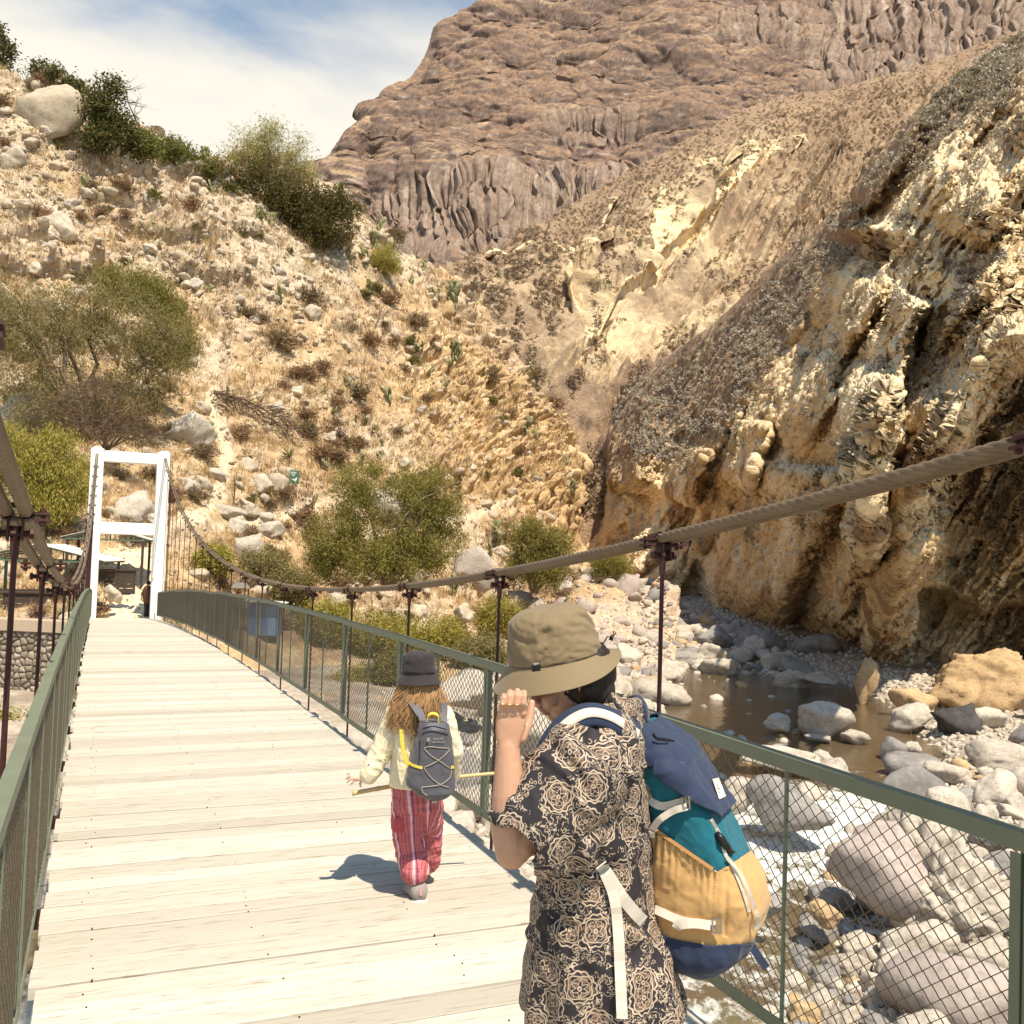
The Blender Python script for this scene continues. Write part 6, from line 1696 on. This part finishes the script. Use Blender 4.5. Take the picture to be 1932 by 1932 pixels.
# thickness axis points right and a little towards the viewer, width axis goes into the picture
tx = Vector((math.cos(ph), -math.sin(ph), 0)); wx_ = Vector((math.sin(ph), math.cos(ph), 0))
NA, NY = 280, 300; ys = np.linspace(1366, 1815, NY); L_ = np.interp(ys, sil[:, 0], sil[:, 1]); R_ = np.interp(ys, sil[:, 0], sil[:, 2])
for _ in range(3): L_[1:-1] = (L_[:-2]+2*L_[1:-1]+L_[2:])/4; R_[1:-1] = (R_[:-2]+2*R_[1:-1]+R_[2:])/4
DB = .06
BVv = np.zeros((NY, NA, 3)); AN = np.linspace(0, 2*PI, NA+1)[:-1]
for i, y in enumerate(ys):
    Wd = (R_[i]-L_[i])*PX*(1+DB/D0); hw = min(.138, .06+.9*(Wd)*.35) if y < 1430 else .138
    hw *= math.sqrt(max(.05, 1-max(0, (y-1765)/52)**2)) if y > 1765 else 1
    ht = max(.012, (Wd-2*hw*math.sin(ph)*.80)/(2*math.cos(ph)*.97))
    c = A((L_[i]+R_[i])/2, y, DB)
    for j, a in enumerate(AN):
        ca, sa = math.cos(a), math.sin(a); e = .62
        p = c+tx*(ht*math.copysign(abs(ca)**e, ca))+wx_*(hw*math.copysign(abs(sa)**e, sa)); BVv[i, j] = p
bp_x, bp_y = pix(BVv)
bn = np.cross(np.roll(BVv, -1, 1)-np.roll(BVv, 1, 1), np.gradient(BVv, axis=0)); bn /= np.linalg.norm(bn, axis=2)[..., None]+1e-9
cen_ = BVv.mean(1, keepdims=True); bn *= np.sign(((BVv-cen_)*bn).sum(2))[..., None]
folds = .006*ridged(BVv[..., 0]*9, BVv[..., 1]*9, BVv[..., 2]*7, 3)+.004*fbm(BVv[..., 0]*20, BVv[..., 1]*20, BVv[..., 2]*14, 3)
pocket_top = np.interp(bp_x, [1215, 1235, 1290, 1345, 1352, 1385, 1425, 1460], [1545, 1562, 1604, 1640, 1645, 1625, 1600, 1575])
gath = .006*np.sin((bp_x)*.55)*np.exp(-np.maximum(bp_y-pocket_top, 0)/26)*(bp_x < 1350)
seam = -.004*np.exp(-((bp_x-1367)/4)**2)*(bp_y > 1640)*(bp_y < 1765)
base_top = np.interp(bp_x, [1215, 1270, 1338, 1405, 1450], [1746, 1768, 1782, 1776, 1750])
lid_low = np.interp(bp_x, [1185, 1215, 1250, 1300, 1342, 1352, 1378, 1420], [1400, 1425, 1462, 1512, 1544, 1535, 1510, 1480])
def pan(name, sel, off, mat, extra=0):
    q = BVv+bn*(off+folds+extra)[..., None]
    fs = [(i*NA+j, i*NA+(j+1) % NA, (i+1)*NA+(j+1) % NA, (i+1)*NA+j) for i in range(NY-1) for j in range(NA) if sel[i, j] or sel[i+1, j] or sel[i, (j+1) % NA]]
    us = sorted({x for q_ in fs for x in q_}); mp_ = {x: i for i, x in enumerate(us)}
    vv_ = q.reshape(-1, 3)[us]; ff = [tuple(mp_[x] for x in q_) for q_ in fs]
    o = part(name, vv_, ff, mat, bag, True); s_ = o.modifiers.new('t', 'SOLIDIFY'); s_.thickness = .004; s_.offset = 1
    return o, vv_, ff
z0 = np.zeros_like(folds)
allv = (BVv+bn*(folds)[..., None]).reshape(-1, 3); capf = [tuple(range(NA))[::-1], tuple((NY-1)*NA+j for j in range(NA))]
gf = [(i*NA+j, i*NA+(j+1) % NA, (i+1)*NA+(j+1) % NA, (i+1)*NA+j) for i in range(NY-1) for j in range(NA)]
part('bag_body', allv, gf+capf, M_teal, bag, True)
pk = bp_y > pocket_top; o, v1, f1 = pan('tan_pocket', pk, z0+.004+.010*sstep(0, 60, bp_y-pocket_top)*sstep(1760, 1700, bp_y), M_tan, gath+seam)
o, v2, f2 = pan('base_panel', bp_y > base_top, z0+.010, M_navy)
lidf = bp_y < lid_low; o, v3, f3 = pan('lid', lidf, z0+.012+.012*sstep(lid_low-60, lid_low-10, bp_y), M_navy)
allv2 = np.concatenate([v1+0, v2, v3, allv]); off_ = [0, len(v1), len(v1)+len(v2), len(v1)+len(v2)+len(v3)]
T_bag = BVHTree.FromPolygons(allv2.tolist(), [[x+o_ for x in q] for o_, F_ in zip(off_, (f1, f2, f3, gf)) for q in F_])
m = MB(); strap(m, T_bag, [(1218, 1492), (1228, 1510), (1250, 1521), (1290, 1512), (1296, 1508)], .020, .007); strap(m, T_bag, [(1296, 1522, .01), (1270, 1530, .012), (1243, 1548, .016), (1230, 1568, .012), (1229, 1580, .01)], .017, .010); mbpart('strap', m, M_web, bag)
m = MB(); strap(m, T_bag, [(1221, 1708), (1250, 1722), (1290, 1738), (1350, 1746)], .021, .007); strap(m, T_bag, [(1340, 1746, .008), (1310, 1742, .010), (1282, 1745, .012), (1276, 1752, .012)], .023, .012); mbpart('strap', m, M_web, bag)
m = MB(); strap(m, T_bag, [(1342, 1546), (1358, 1575), (1368, 1610), (1385, 1640), (1402, 1680), (1414, 1720)], .009, .007); strap(m, T_bag, [(1372, 1618, .006), (1398, 1650, .01), (1420, 1700, .012), (1430, 1735, .012), (1424, 1752, .012)], .009, .010); mbpart('strap', m, M_web, bag)
for (x, y, w, h_, rz_) in ((1293, 1515, 14, 22, .2), (1352, 1747, 16, 26, 0)):
    m = MB(); 
    for (dx, dy) in ((-w/2, 0), (0, 0), (w/2, 0)): m.bar(on(T_bag, x+dx, y-h_/2, .016), on(T_bag, x+dx+1, y+h_/2, .016), .004, .004, (0, 1, 0))
    for dy in (-h_/2, h_/2): m.bar(on(T_bag, x-w/2, y+dy, .016), on(T_bag, x+w/2, y+dy, .016), .004, .004, (0, 1, 0))
    mbpart('buckle', m, M_steel, bag)
m = MB(); m.tube([on(T_bag, 1352, 1570, .014), on(T_bag, 1360, 1582, .018), on(T_bag, 1370, 1596, .018), on(T_bag, 1378, 1606, .014)], [.006, .011, .011, .007], 8); m.tube([on(T_bag, 1376, 1604, .016), on(T_bag, 1384, 1608, .016)], .005, 6); mbpart('clip', m, M_blk, bag, True)
m = MB(); strap(m, T_bag, [(1224, 1556), (1250, 1575), (1295, 1606), (1345, 1640)], .009, .008); mbpart('pocket_trim', m, cloth('tan_edge', (.42, .22, .08)), bag)
m = MB(); g_ = [[on(T_bag, x0+(x1-x0)*q/6, y0+(y1-y0)*q/6, .0105) for q in range(7)] for (x0, y0, x1, y1) in ((1344, 1470, 1357, 1508), (1350, 1468.5, 1363.5, 1505), (1356, 1467, 1370, 1502))]; m.add([p for r_ in g_ for p in r_], [[i*7+j, i*7+j+1, (i+1)*7+j+1, (i+1)*7+j] for i in range(2) for j in range(6)]); lab = mbpart('bag_label', m, M_web, bag)
m = MB()
for (x0, y0, x1, y1) in ((1350, 1475, 1352, 1479), (1353, 1483, 1356, 1482), (1355, 1488, 1360, 1487), (1356, 1491, 1358, 1496), (1360, 1490, 1362, 1495), (1358, 1499, 1364, 1497)):
    m.bar(on(T_bag, x0, y0, .0125), on(T_bag, x1, y1, .0125), .0014, .0005, (0, 1, 0))
mbpart('label_print', m, M_teal, lab)
m = MB(); strap(m, T_bag, [(1232, 1383), (1240, 1392), (1255, 1394), (1272, 1398)], .004, .006); strap(m, T_bag, [(1233, 1392, .003), (1245, 1396, .004), (1262, 1400, .004)], .003, .009); mbpart('zipper', m, M_blk, bag)
m = MB(); m.ribbon(smooth_path([A(1183, 1350, .03), A(1181, 1325, .03), A(1190, 1314, .03), A(1206, 1316, .02), A(1218, 1335, .01), A(1222, 1362, 0)], 5), Vector((.012, .026, 0)), .004); mbpart('handle', m, M_navy, bag, True)
# shoulder strap with a cream stripe, hip strap with its long tail
def sh_at(x, y, lift): return on(T_sh, x, y, lift, D0-.1)
SP = smooth_path([A(1016, 1470, -.150), A(1030, 1428, -.150), A(1050, 1390, -.146), A(1078, 1362, -.140), A(1114, 1348, -.128), A(1156, 1358, -.110), A(1204, 1390, -.085)], 7)
SN = []
for i in range(len(SP)):
    t = Vector((SP[min(i+1, len(SP)-1)]-SP[max(i-1, 0)]).tolist()).normalized(); SN.append(t.cross(Vector((.1, -.75, .66)).normalized()).normalized())
m = MB(); m.ribbon(SP, [w*.062 for w in SN], .011); mbpart('shoulder_strap', m, M_navy, bag, True)
m = MB(); m.ribbon([Vector(p.tolist())+Vector((.001, -.0072, .0062)) for p in SP[10:]], [w*.026 for w in SN[10:]], .003); mbpart('strap_stripe', m, M_web, bag, True)
m = MB(); strap(m, T_sh, [(1134, 1632), (1150, 1655), (1172, 1690), (1198, 1722), (1214, 1738)], .030, .012, .003, D0-.12); mbpart('hip_strap', m, M_web, bag)
m = MB(); strap(m, T_sh, [(1140, 1645), (1158, 1690), (1166, 1750), (1170, 1830), (1174, 1922)], .026, .016, .003, D0-.12); mbpart('hip_strap', m, M_web, bag)
m = MB(); m.add([A(1188, 1722, -.05), A(1222, 1702, -.02), A(1228, 1762, -.02), A(1212, 1756, -.03)], [[0, 1, 2, 3]]); o = mbpart('hip_tab', m, M_navy, bag); s_ = o.modifiers.new('t', 'SOLIDIFY'); s_.thickness = .008
m = MB(); m.ribbon([A(1402, 1772, .0), A(1418, 1785, -.02), A(1432, 1806, -.02), A(1446, 1826, -.01)], Vector((.016, .004, .012)), .004); mbpart('strap', m, M_navy, bag)
m = MB(); m.box(A(996, 1466, -.13), (.020, .02, .030)); m.box(A(1006, 1462, -.135), (.012, .022, .022)); mbpart('chest_clip', m, M_blk, bag)
# ---------------------------------------------------------------- child walking ahead
D1 = 5.2; P1 = D1/FV
def G(x, y, dd=0.0): return VV(x, y, D1+dd)
gu = Vector(BU.tolist()); gr = Vector(BV.tolist())               # walking direction, her right
gz = zdeck(5.1)
gb = G(785, 1700); gb.z = gz
girl = empty('person', gb); tag(girl, 'child walking away in a black hat, cream jacket and red striped trousers', 'person')
m = MB()
chain(m, [G(790, 1348), G(790, 1320)], [.036, .034], 12)
ell(m, G(790, 1282), .072, .085, .095); ell(m, G(791, 1305, .03), .055, .055, .055)
rings = []
for y, a, b in ((1345, .10, .055), (1380, .115, .075), (1430, .105, .075), (1480, .115, .085), (1510, .12, .09)):
    c = G(790, y, .02); rings.append([c+gr*(a*math.cos(q))+gu*(b*math.sin(q)) for q in np.linspace(0, 2*PI, 21)[:-1]])
m.loft(rings)
lsh, lel, lwr = G(748, 1350, .02), G(726, 1410, .0), G(692, 1464, -.03)
chain(m, [lsh, lel, lwr], [.038, .030, .020], 12)
hd = G(680, 1467, -.035)
rings = []
for t, hw, th in ((0, .016, .013), (.35, .024, .013), (.75, .026, .012), (1.0, .024, .010)):
    c = lwr+(G(671, 1466, -.05)-lwr)*t; rings.append([c+Vector((.15, .35, .9)).normalized()*(hw*math.cos(q))+Vector((.1, -.9, .3)).normalized()*(th*math.sin(q)) for q in np.linspace(0, 2*PI, 17)[:-1]])
m.loft(rings)
for (x0, y0, x1, y1, x2, y2, r, dd) in ((672, 1462, 663, 1459, 655, 1460, .0068, -.05), (671, 1465, 660, 1464, 653, 1469, .007, -.06), (672, 1468, 662, 1470, 655, 1476, .007, -.065), (674, 1471, 667, 1475, 662, 1480, .006, -.06), (683, 1472, 679, 1479, 681, 1484, .0075, -.03)):
    chain(m, [G(x0, y0, dd), G(x1, y1, dd-.005), G(x2, y2, dd)], [r*1.15, r, r*.8], 8)
rsh, rel, rwr = G(832, 1355, .02), G(852, 1420, .05), G(846, 1474, .16)
chain(m, [rsh, rel, rwr], [.038, .030, .020], 12); ell(m, G(846, 1478, .20), .026, .03, .03); 
for q in range(4): chain(m, [G(842+q*4, 1473, .22), G(842+q*4, 1480, .235), G(843+q*4, 1486, .215)], [.008, .0075, .007], 8)
chain(m, [G(838, 1476, .2), G(836, 1483, .19)], [.008, .007], 8)
lh, lk, la = G(775, 1510, .02), G(776, 1600, .05), G(787, 1682, -.02)
rh, rk, ra = G(806, 1510, .04), G(808, 1575, .18), G(806, 1640, .22)
chain(m, [lh, lk, la], [.07, .048, .032], 12); chain(m, [rh, rk, ra], [.07, .048, .032], 12)
v, f, n = remesh(m, .0042, 2); part('body', v, f, M_skin2, girl)
# jacket

k = NT('cream_print_jacket'); co = k.coord('Object'); vr = k.n('ShaderNodeTexVoronoi'); k.l(co, vr.inputs['Vector']); vr.inputs['Scale'].default_value = 17
b_ = k.mix(k.noise(co, 6, 4), (.66, .56, .34), (.76, .69, .52)); b_ = k.mix(k.ramp(k.noise(co, 11, 3), [(.56, 0.0), (.70, .6)]), b_, (.60, .62, .66))
b_ = k.mix(k.ramp(vr.outputs['Distance'], [(.10, 1.0), (.14, 0.0)]), b_, (.10, .11, .17)); k.col(b_).set(.85, 0, .15); k.bump(k.noise(co, 45, 4, .6, .5), .5, .006); M_jack = k.m
m = MB(); rings = []
for x, y, a, b in ((791, 1322, .050, .050), (791, 1332, .095, .065), (791, 1345, .132, .080), (791, 1375, .135, .095), (789, 1420, .136, .10), (786, 1460, .140, .105), (785, 1480, .138, .105)):
    c = G(x, y, .02); rings.append([c+gr*(a*math.cos(q))+gu*(b*math.sin(q)) for q in np.linspace(0, 2*PI, 33)[:-1]])
m.loft(rings)
chain(m, [G(750, 1349, .02), G(728, 1402, .0), G(697, 1460, -.03)], [.062, .060, .047], 16)
chain(m, [G(834, 1352, .02), G(853, 1416, .05), G(850, 1462, .14)], [.060, .056, .046], 16)
v, f, n = remesh(m, .005, 3)
v += n*(.006*ridged(v[:, 0]*14+v[:, 2]*9, v[:, 1]*14, v[:, 2]*12, 3)+.003*fbm(v[:, 0]*40, v[:, 1]*40, v[:, 2]*30, 2))[:, None]
part('jacket', v, f, M_jack, girl); T_jk = tree_of(v, f)
# trousers with stripes
k = NT('red_striped_cotton'); P_ = k.attr('pat', 'Vector'); sp = k.n('ShaderNodeSeparateXYZ'); k.l(P_, sp.inputs[0])
x_ = k.math('ADD', sp.outputs[0], k.math('MULTIPLY', k.noise(P_, 9, 2), .012)); fr1 = k.math('FRACT', k.math('MULTIPLY', x_, 15.0)); fr2 = k.math('FRACT', k.math('MULTIPLY', x_, 75.0)); fr3 = k.math('FRACT', k.math('MULTIPLY', sp.outputs[1], 55.0))
b_ = k.mix(k.math('LESS_THAN', fr2, .4), (.47, .145, .150), (.36, .085, .10)); b_ = k.mix(k.math('MULTIPLY', k.math('LESS_THAN', fr3, .22), .25), b_, (.22, .04, .06))
b_ = k.mix(k.math('LESS_THAN', fr1, .13), b_, (.64, .42, .46)); b_ = k.mix(k.math('LESS_THAN', k.math('ABSOLUTE', k.math('SUBTRACT', fr1, .22)), .035), b_, (.22, .05, .13))
k.col(b_).set(.85, 0, .15); k.bump(k.noise(k.coord('Object'), 40, 4), .4, .006); M_red = k.m
m = MB(); rings = []
for x, y, a, b in ((786, 1462, .118, .085), (786, 1490, .130, .098), (788, 1525, .128, .095)):
    c = G(x, y, .02); rings.append([c+gr*(a*math.cos(q))+gu*(b*math.sin(q)) for q in np.linspace(0, 2*PI, 25)[:-1]])
m.loft(rings)
chain(m, [G(770, 1515, .02), G(769, 1560, .035), G(775, 1608, .04), G(783, 1643, -.01)], [.086, .080, .074, .070], 18)
chain(m, [G(806, 1515, .05), G(809, 1570, .16), G(808, 1622, .20)], [.082, .070, .062], 18)
v, f, n = remesh(m, .0055, 3)
px_, py_ = pix(v)
v += n*(.007*ridged(v[:, 0]*7, v[:, 1]*7, v[:, 2]*16, 3)+.006*fbm(v[:, 0]*20, v[:, 1]*20, v[:, 2]*22, 3))[:, None]
lax = np.where(px_ < 792-(py_-1500)*.0, np.interp(py_, [1460, 1658], [770, 783]), 807)
pat_ = np.stack([np.arctan2((px_-lax)*P1, -(v[:, 1]-D1-.05))*.085, v[:, 2], 0*px_], -1)
part('trousers', v, f, M_red, girl, True, pat=pat_); T_pt = tree_of(v, f)
m = MB(); c = on(T_pt, 752, 1556, .004, D1); m.box(c, (.055, .03, .085), Matrix.Rotation(.1, 3, 'Y')); o = mbpart('side_pocket', m, simple('red_cotton', (.40, .07, .085), .85), girl); bevel(o, .012)
# shoes
M_shoe = simple('grey_suede', (.27, .245, .22), .8, .2, 20); M_sole = simple('shoe_sole', (.55, .51, .44), .7, .15, 30)
def shoe(hx_, hy_, dd, fl, pitch):
    c0 = G(hx_, hy_, dd)-gu*.035; R = Matrix.Rotation(0, 3, 'X'); d = (gu+gr*fl).normalized(); d = Vector((d.x*math.cos(pitch), d.y*math.cos(pitch), -math.sin(pitch))).normalized(); sx2 = d.cross(Vector((0, 0, 1))).normalized(); up = sx2.cross(d)
    m = MB(); rr_ = []
    Z_ = 1.36
    for t, w, h in ((-.02, .026, .055), (.0, .034, .075), (.04, .037, .078), (.09, .039, .058), (.14, .041, .045), (.185, .034, .034), (.205, .018, .024)):
        rr_.append([c0+d*t*1.1+sx2*(Z_*w*math.cos(q))+up*(.022+max(0, (Z_*h)*(.5+.5*math.sin(q)))) for q in np.linspace(0, 2*PI, 21)[:-1]])
    m.loft(rr_); o = mbpart('shoe', m, M_shoe, girl, True); rr_ = []
    for t, w in ((-.028, .026), (-.012, .037), (.05, .039), (.10, .041), (.15, .043), (.195, .035), (.214, .015)):
        rr_.append([c0+d*t*1.1+sx2*(Z_*w*math.copysign(abs(math.cos(q))**.6, math.cos(q)))+up*(.016+.016*math.sin(q)) for q in np.linspace(0, 2*PI, 21)[:-1]])
    m2 = MB(); m2.loft(rr_); so2 = mbpart('sole', m2, M_sole, o, True); so2.location = -Vector(girl.location)*0
    m3 = MB(); m3.tube([c0+up*.055-d*.024, c0+up*.095-d*.015], .010, 6); mbpart('heel_tab', m3, simple('pink_tab', (.45, .22, .24), .8), o)
    return o
shoe(787, 1704, -.02, .05, .10); shoe(806, 1640, .22, .0, .5)
# hair
M_hair = cloth('wavy_hair', (.34, .165, .06), (.55, .33, .14), 60, .5, .45, 0, .4)
r = np.random.RandomState(4); m = MB()
for i in range(2100):
    az = r.uniform(-1.75, 1.75); rr_ = .074*r.uniform(.85, 1.05)
    p = G(790, 1287)+gr*(math.sin(az)*rr_)-gu*(math.cos(az)*rr_*1.15)+Vector((0, 0, r.uniform(-.01, .03)))
    L = r.uniform(.13, .29)*(1.05 if abs(az) < .7 else .95); flare = r.uniform(.25, 1.0)*(.55+.7*abs(math.sin(az))); amp = r.uniform(.009, .019); w = r.uniform(38, 62); ph_ = r.rand()*6
    P = []; ss = math.sin(az)
    for q in range(9):
        t = q/8; z = -L*t; o_ = (gr*ss*(1.0)+(-gu)*math.cos(az)*.6)*(flare*.085*t**.8)
        P.append(p+o_+Vector((0, 0, z))+gr*(amp*math.sin(w*z+ph_)*(.3+t))-gu*(amp*math.cos(w*z*.8+ph_)*(.3+t)))
    m.tube(P, [.0015, .0019, .0019, .0018, .0017, .0015, .0013, .0010, .0005], 3, False)
o = mbpart('hair', m, M_hair, girl, True)
# hat
hc = G(790, 1270); vs = []; prof = [(.0, .112), (.03, .113), (.055, .108), (.070, .097), (.076, .08), (.079, .05), (.084, .02), (.0865, .002), (.088, -.004), (.098, -.020), (.110, -.036), (.120, -.048)]
pr = smooth_path([(a, b, 0) for a, b in prof], 3)
for (a, b, _) in pr:
    for j in range(72):
        q = 2*PI*j/72; t = max(0, (-b-.002)/.046); vs.append(gr*(a*math.cos(q))+gu*(a*math.sin(q)*1.06)+Vector((0, 0, b+t*(.008*math.cos(2*q+.4)+.006*math.sin(3*q))+.02*math.sin(q)*t*0)))
vs = np.array([x[:] for x in vs]); rad_ = np.hypot(vs[:, 0], vs[:, 1])[:, None]+1e-6
vs[:, :2] += vs[:, :2]/rad_*(.006*ridged(vs[:, 0]*22, vs[:, 1]*22, vs[:, 2]*30, 3)*(vs[:, 2] > .01))[:, None]; vs[:, 2] += (vs[:, 2] > .06)*.010*fbm(vs[:, 0]*18, vs[:, 1]*18, vs[:, 2]*18, 3)
hatf = np.array([(i*72+j, i*72+(j+1) % 72, (i+1)*72+(j+1) % 72, (i+1)*72+j) for i in range(len(pr)-1) for j in range(72)])
o = part('hat', vs+np.array(hc), hatf, M_hat2, girl); s_ = o.modifiers.new('t', 'SOLIDIFY'); s_.thickness = .002
# ---------------------------------------------------------------- child's backpack
M_gpack = cloth('slate_nylon', (.070, .068, .082), (.095, .092, .108), 700, .55, .15, .15, .35); M_yel = simple('yellow_trim', (.55, .43, .06), .7, .1); M_bung = simple('bungee', (.30, .26, .21), .7, .1)
pb = G(817, 1500, -.12); gbag = empty('backpack', pb); tag(gbag, 'small slate grey daypack with bungee cord and yellow trim on the child', 'backpack')
sil = np.array([(1359, 796, 838), (1366, 793, 843), (1385, 789, 848), (1410, 783, 852), (1440, 775, 855), (1465, 768, 857), (1480, 769, 857), (1492, 781, 853), (1501, 795, 847), (1506, 806, 838)], float)
NY2, NA2 = 70, 64; ys = np.linspace(1359, 1506, NY2); L_ = np.interp(ys, sil[:, 0], sil[:, 1]); R_ = np.interp(ys, sil[:, 0], sil[:, 2]); GP = np.zeros((NY2, NA2, 3))
for i, y in enumerate(ys):
    hw = (R_[i]-L_[i])/2*P1*.97; th = .075*math.sqrt(max(.06, min(1, (y-1352)/22)))*math.sqrt(max(.08, min(1, (1511-y)/18)))
    c = G((L_[i]+R_[i])/2, y, -.16)
    for j in range(NA2):
        q = 2*PI*j/NA2; GP[i, j] = c+gr*(hw*math.copysign(abs(math.cos(q))**.7, math.cos(q)))+gu*(th*math.copysign(abs(math.sin(q))**.75, math.sin(q)))
cen_ = GP.mean(1, keepdims=True); gn = GP-cen_; gn /= np.linalg.norm(gn, axis=2)[..., None]
GP += gn*(.0045*ridged(GP[..., 0]*16, GP[..., 1]*16, GP[..., 2]*12, 3))[..., None]
gf2 = [(i*NA2+j, i*NA2+(j+1) % NA2, (i+1)*NA2+(j+1) % NA2, (i+1)*NA2+j) for i in range(NY2-1) for j in range(NA2)]
part('bag_body', GP.reshape(-1, 3), gf2+[tuple(range(NA2)), tuple((NY2-1)*NA2+j for j in range(NA2))[::-1]], M_gpack, gbag)
T_gb = tree_of(GP.reshape(-1, 3), gf2)
m = MB()
for P in ([(800, 1411), (812, 1409), (830, 1411), (848, 1412)], [(800, 1412), (812, 1425), (832, 1438), (852, 1452)], [(849, 1414), (836, 1428), (818, 1440), (800, 1448)], [(800, 1449), (812, 1466), (830, 1480), (847, 1486)], [(852, 1453), (848, 1468), (832, 1480), (810, 1484), (796, 1485)], [(796, 1485), (797, 1494), (806, 1501)]):
    pts = [on(T_gb, p[0], p[1], .0035) for p in smooth_path([(x, y, 0) for x, y in P], 5)]; pts = [p for p in pts if p is not None]
    if len(pts) > 1: m.tube(pts, .0028, 6)
mbpart('bungee_cord', m, M_bung, gbag, True)
m = MB(); strap(m, T_gb, [(769, 1437), (780, 1444), (797, 1449)], .014, .004, .003, D1-.2); mbpart('pocket_edge', m, M_yel, gbag); m = MB(); strap(m, T_gb, [(851, 1448), (856, 1447)], .014, .004, .003, D1-.2); mbpart('pocket_edge', m, M_yel, gbag)
m = MB(); strap(m, T_gb, [(796, 1384), (815, 1379), (845, 1386)], .003, .004, .003, D1-.2); strap(m, T_gb, [(798, 1374), (818, 1370), (842, 1376)], .003, .004, .003, D1-.2); strap(m, T_gb, [(792, 1395), (792, 1420), (790, 1444)], .003, .004, .003, D1-.2); mbpart('zipper', m, M_blk, gbag)
def text_mesh(txt, size, p0, ex, ey, mat, par, name):
    cu = bpy.data.curves.new('t', 'FONT'); cu.body = txt; cu.size = size; cu.align_x = 'CENTER'; cu.extrude = .0004
    o = bpy.data.objects.new('t', cu); COL.objects.link(o); dg = bpy.context.evaluated_depsgraph_get(); me = bpy.data.meshes.new_from_object(o.evaluated_get(dg)); bpy.data.objects.remove(o)
    ez = ex.cross(ey); M4 = Matrix(((ex.x, ey.x, ez.x, p0.x), (ex.y, ey.y, ez.y, p0.y), (ex.z, ey.z, ez.z, p0.z), (0, 0, 0, 1))); me.transform(M4); me.materials.clear(); me.materials.append(mat)
    o2 = bpy.data.objects.new(name, me); link(o2, par); o2.matrix_world = Matrix.Identity(4); o2.location = -Vector(gbag.location); return o2
c = on(T_gb, 827, 1397, .006); text_mesh('Mountain', .015, c+Vector((0, 0, .004)), gr, Vector((0, 0, 1)), M_bung, gbag, 'logo_text'); text_mesh('Warehouse', .015, c+Vector((0, 0, -.011)), gr, Vector((0, 0, 1)), M_bung, gbag, 'logo_text')
m = MB(); c = on(T_gb, 816, 1395, .006)+gr*-.022; m.box(c, (.014, .002, .018)); mbpart('logo_mark', m, M_bung, gbag)
m = MB()
m.ribbon(smooth_path([G(764, 1330, -.06), G(773, 1322, -.10), G(784, 1336, -.13), G(795, 1352, -.15)], 5), gr*.045, .010)
m.ribbon(smooth_path([G(800, 1366, -.18), G(794, 1350, -.15), G(790, 1338, -.13)], 4), gr*.036, .010); mbpart('shoulder_strap', m, M_gpack, gbag)
m = MB(); m.ribbon(smooth_path([G(836, 1364, -.18), G(838, 1345, -.14), G(838, 1328, -.09)], 4), gr*.036, .010); mbpart('shoulder_strap', m, M_gpack, gbag)
m = MB(); m.ribbon(smooth_path([G(806, 1362, -.2), G(808, 1350, -.2), G(817, 1346, -.2), G(826, 1350, -.2), G(828, 1362, -.2)], 4), Vector((0, .01, .012)), .005); m.ribbon(smooth_path([G(757, 1376, -.13), G(760, 1410, -.15), G(768, 1440, -.16), G(778, 1456, -.15)], 4), gr*.022, .004); mbpart('yellow_strap', m, M_yel, gbag)
m = MB(); m.tube([G(819, 1503, -.2), G(820, 1510, -.2)], .003, 6); m.box(G(820, 1513, -.2), (.028, .008, .012)); mbpart('keyring', m, M_steel, gbag)
# bamboo stick
m = MB(); a, b = G(664, 1497, .12), G(934, 1459, .30); PT, RR = [], []
for q in range(41):
    t = q/40; PT.append(a+(b-a)*t+Vector((0, 0, .012*math.sin(t*PI)))); RR.append(.0125*(1-.25*t)*(1.16 if q % 7 == 0 else 1))
m.tube(PT, RR, 10); o = m.build('bamboo_stick', simple('bamboo', (.56, .42, .20), .5, .2, 9), None, True); tag(o, 'long thin bamboo stick held across by the child', 'stick')
# ---------------------------------------------------------------- man by the portal
D2 = 42.6
def Q(x, y, dd=0): return VV(x, y, D2+dd)
mb_ = Q(276, 1164); man = empty('person', mb_); tag(man, 'distant person in dark clothes walking past the right post of the white portal', 'person'); m = MB()
chain(m, [Q(274.5, 1162), Q(276, 1148), Q(277, 1132)], [.07, .075, .11], 10); chain(m, [Q(280, 1162, .2), Q(279, 1148, .1), Q(278, 1132)], [.07, .075, .11], 10); chain(m, [Q(277.5, 1132), Q(278, 1120), Q(278.5, 1112)], [.16, .17, .17], 12)
chain(m, [Q(274, 1112), Q(268.5, 1121), Q(267, 1130)], [.07, .055, .045], 8); chain(m, [Q(282, 1112), Q(285, 1122), Q(284, 1131)], [.07, .055, .045], 8); chain(m, [Q(279, 1110), Q(280, 1105)], [.06, .06], 8); ell(m, Q(280, 1101), .09, .10, .12)
v, f, n = remesh(m, .02, 2); part('body', v, f, M_skin, man)
m = MB(); chain(m, [Q(277.5, 1134), Q(278, 1120), Q(278.5, 1112)], [.17, .19, .19], 12); chain(m, [Q(274, 1112), Q(268.8, 1121)], [.085, .075], 8); chain(m, [Q(282, 1112), Q(285, 1122)], [.085, .075], 8); v, f, n = remesh(m, .02, 2); part('jacket', v, f, simple('brown_jacket', (.085, .042, .020), .8, .4, 5), man)
m = MB(); chain(m, [Q(274.5, 1161), Q(276, 1148), Q(277, 1133)], [.085, .09, .14], 10); chain(m, [Q(280, 1161, .2), Q(279, 1148, .1), Q(278, 1133)], [.085, .09, .14], 10); v, f, n = remesh(m, .02, 2); part('trousers', v, f, M_trou, man)
m = MB(); ell(m, Q(280.3, 1099.5, -.02), .10, .11, .10); mbpart('hair', m, M_hairb, man, True)
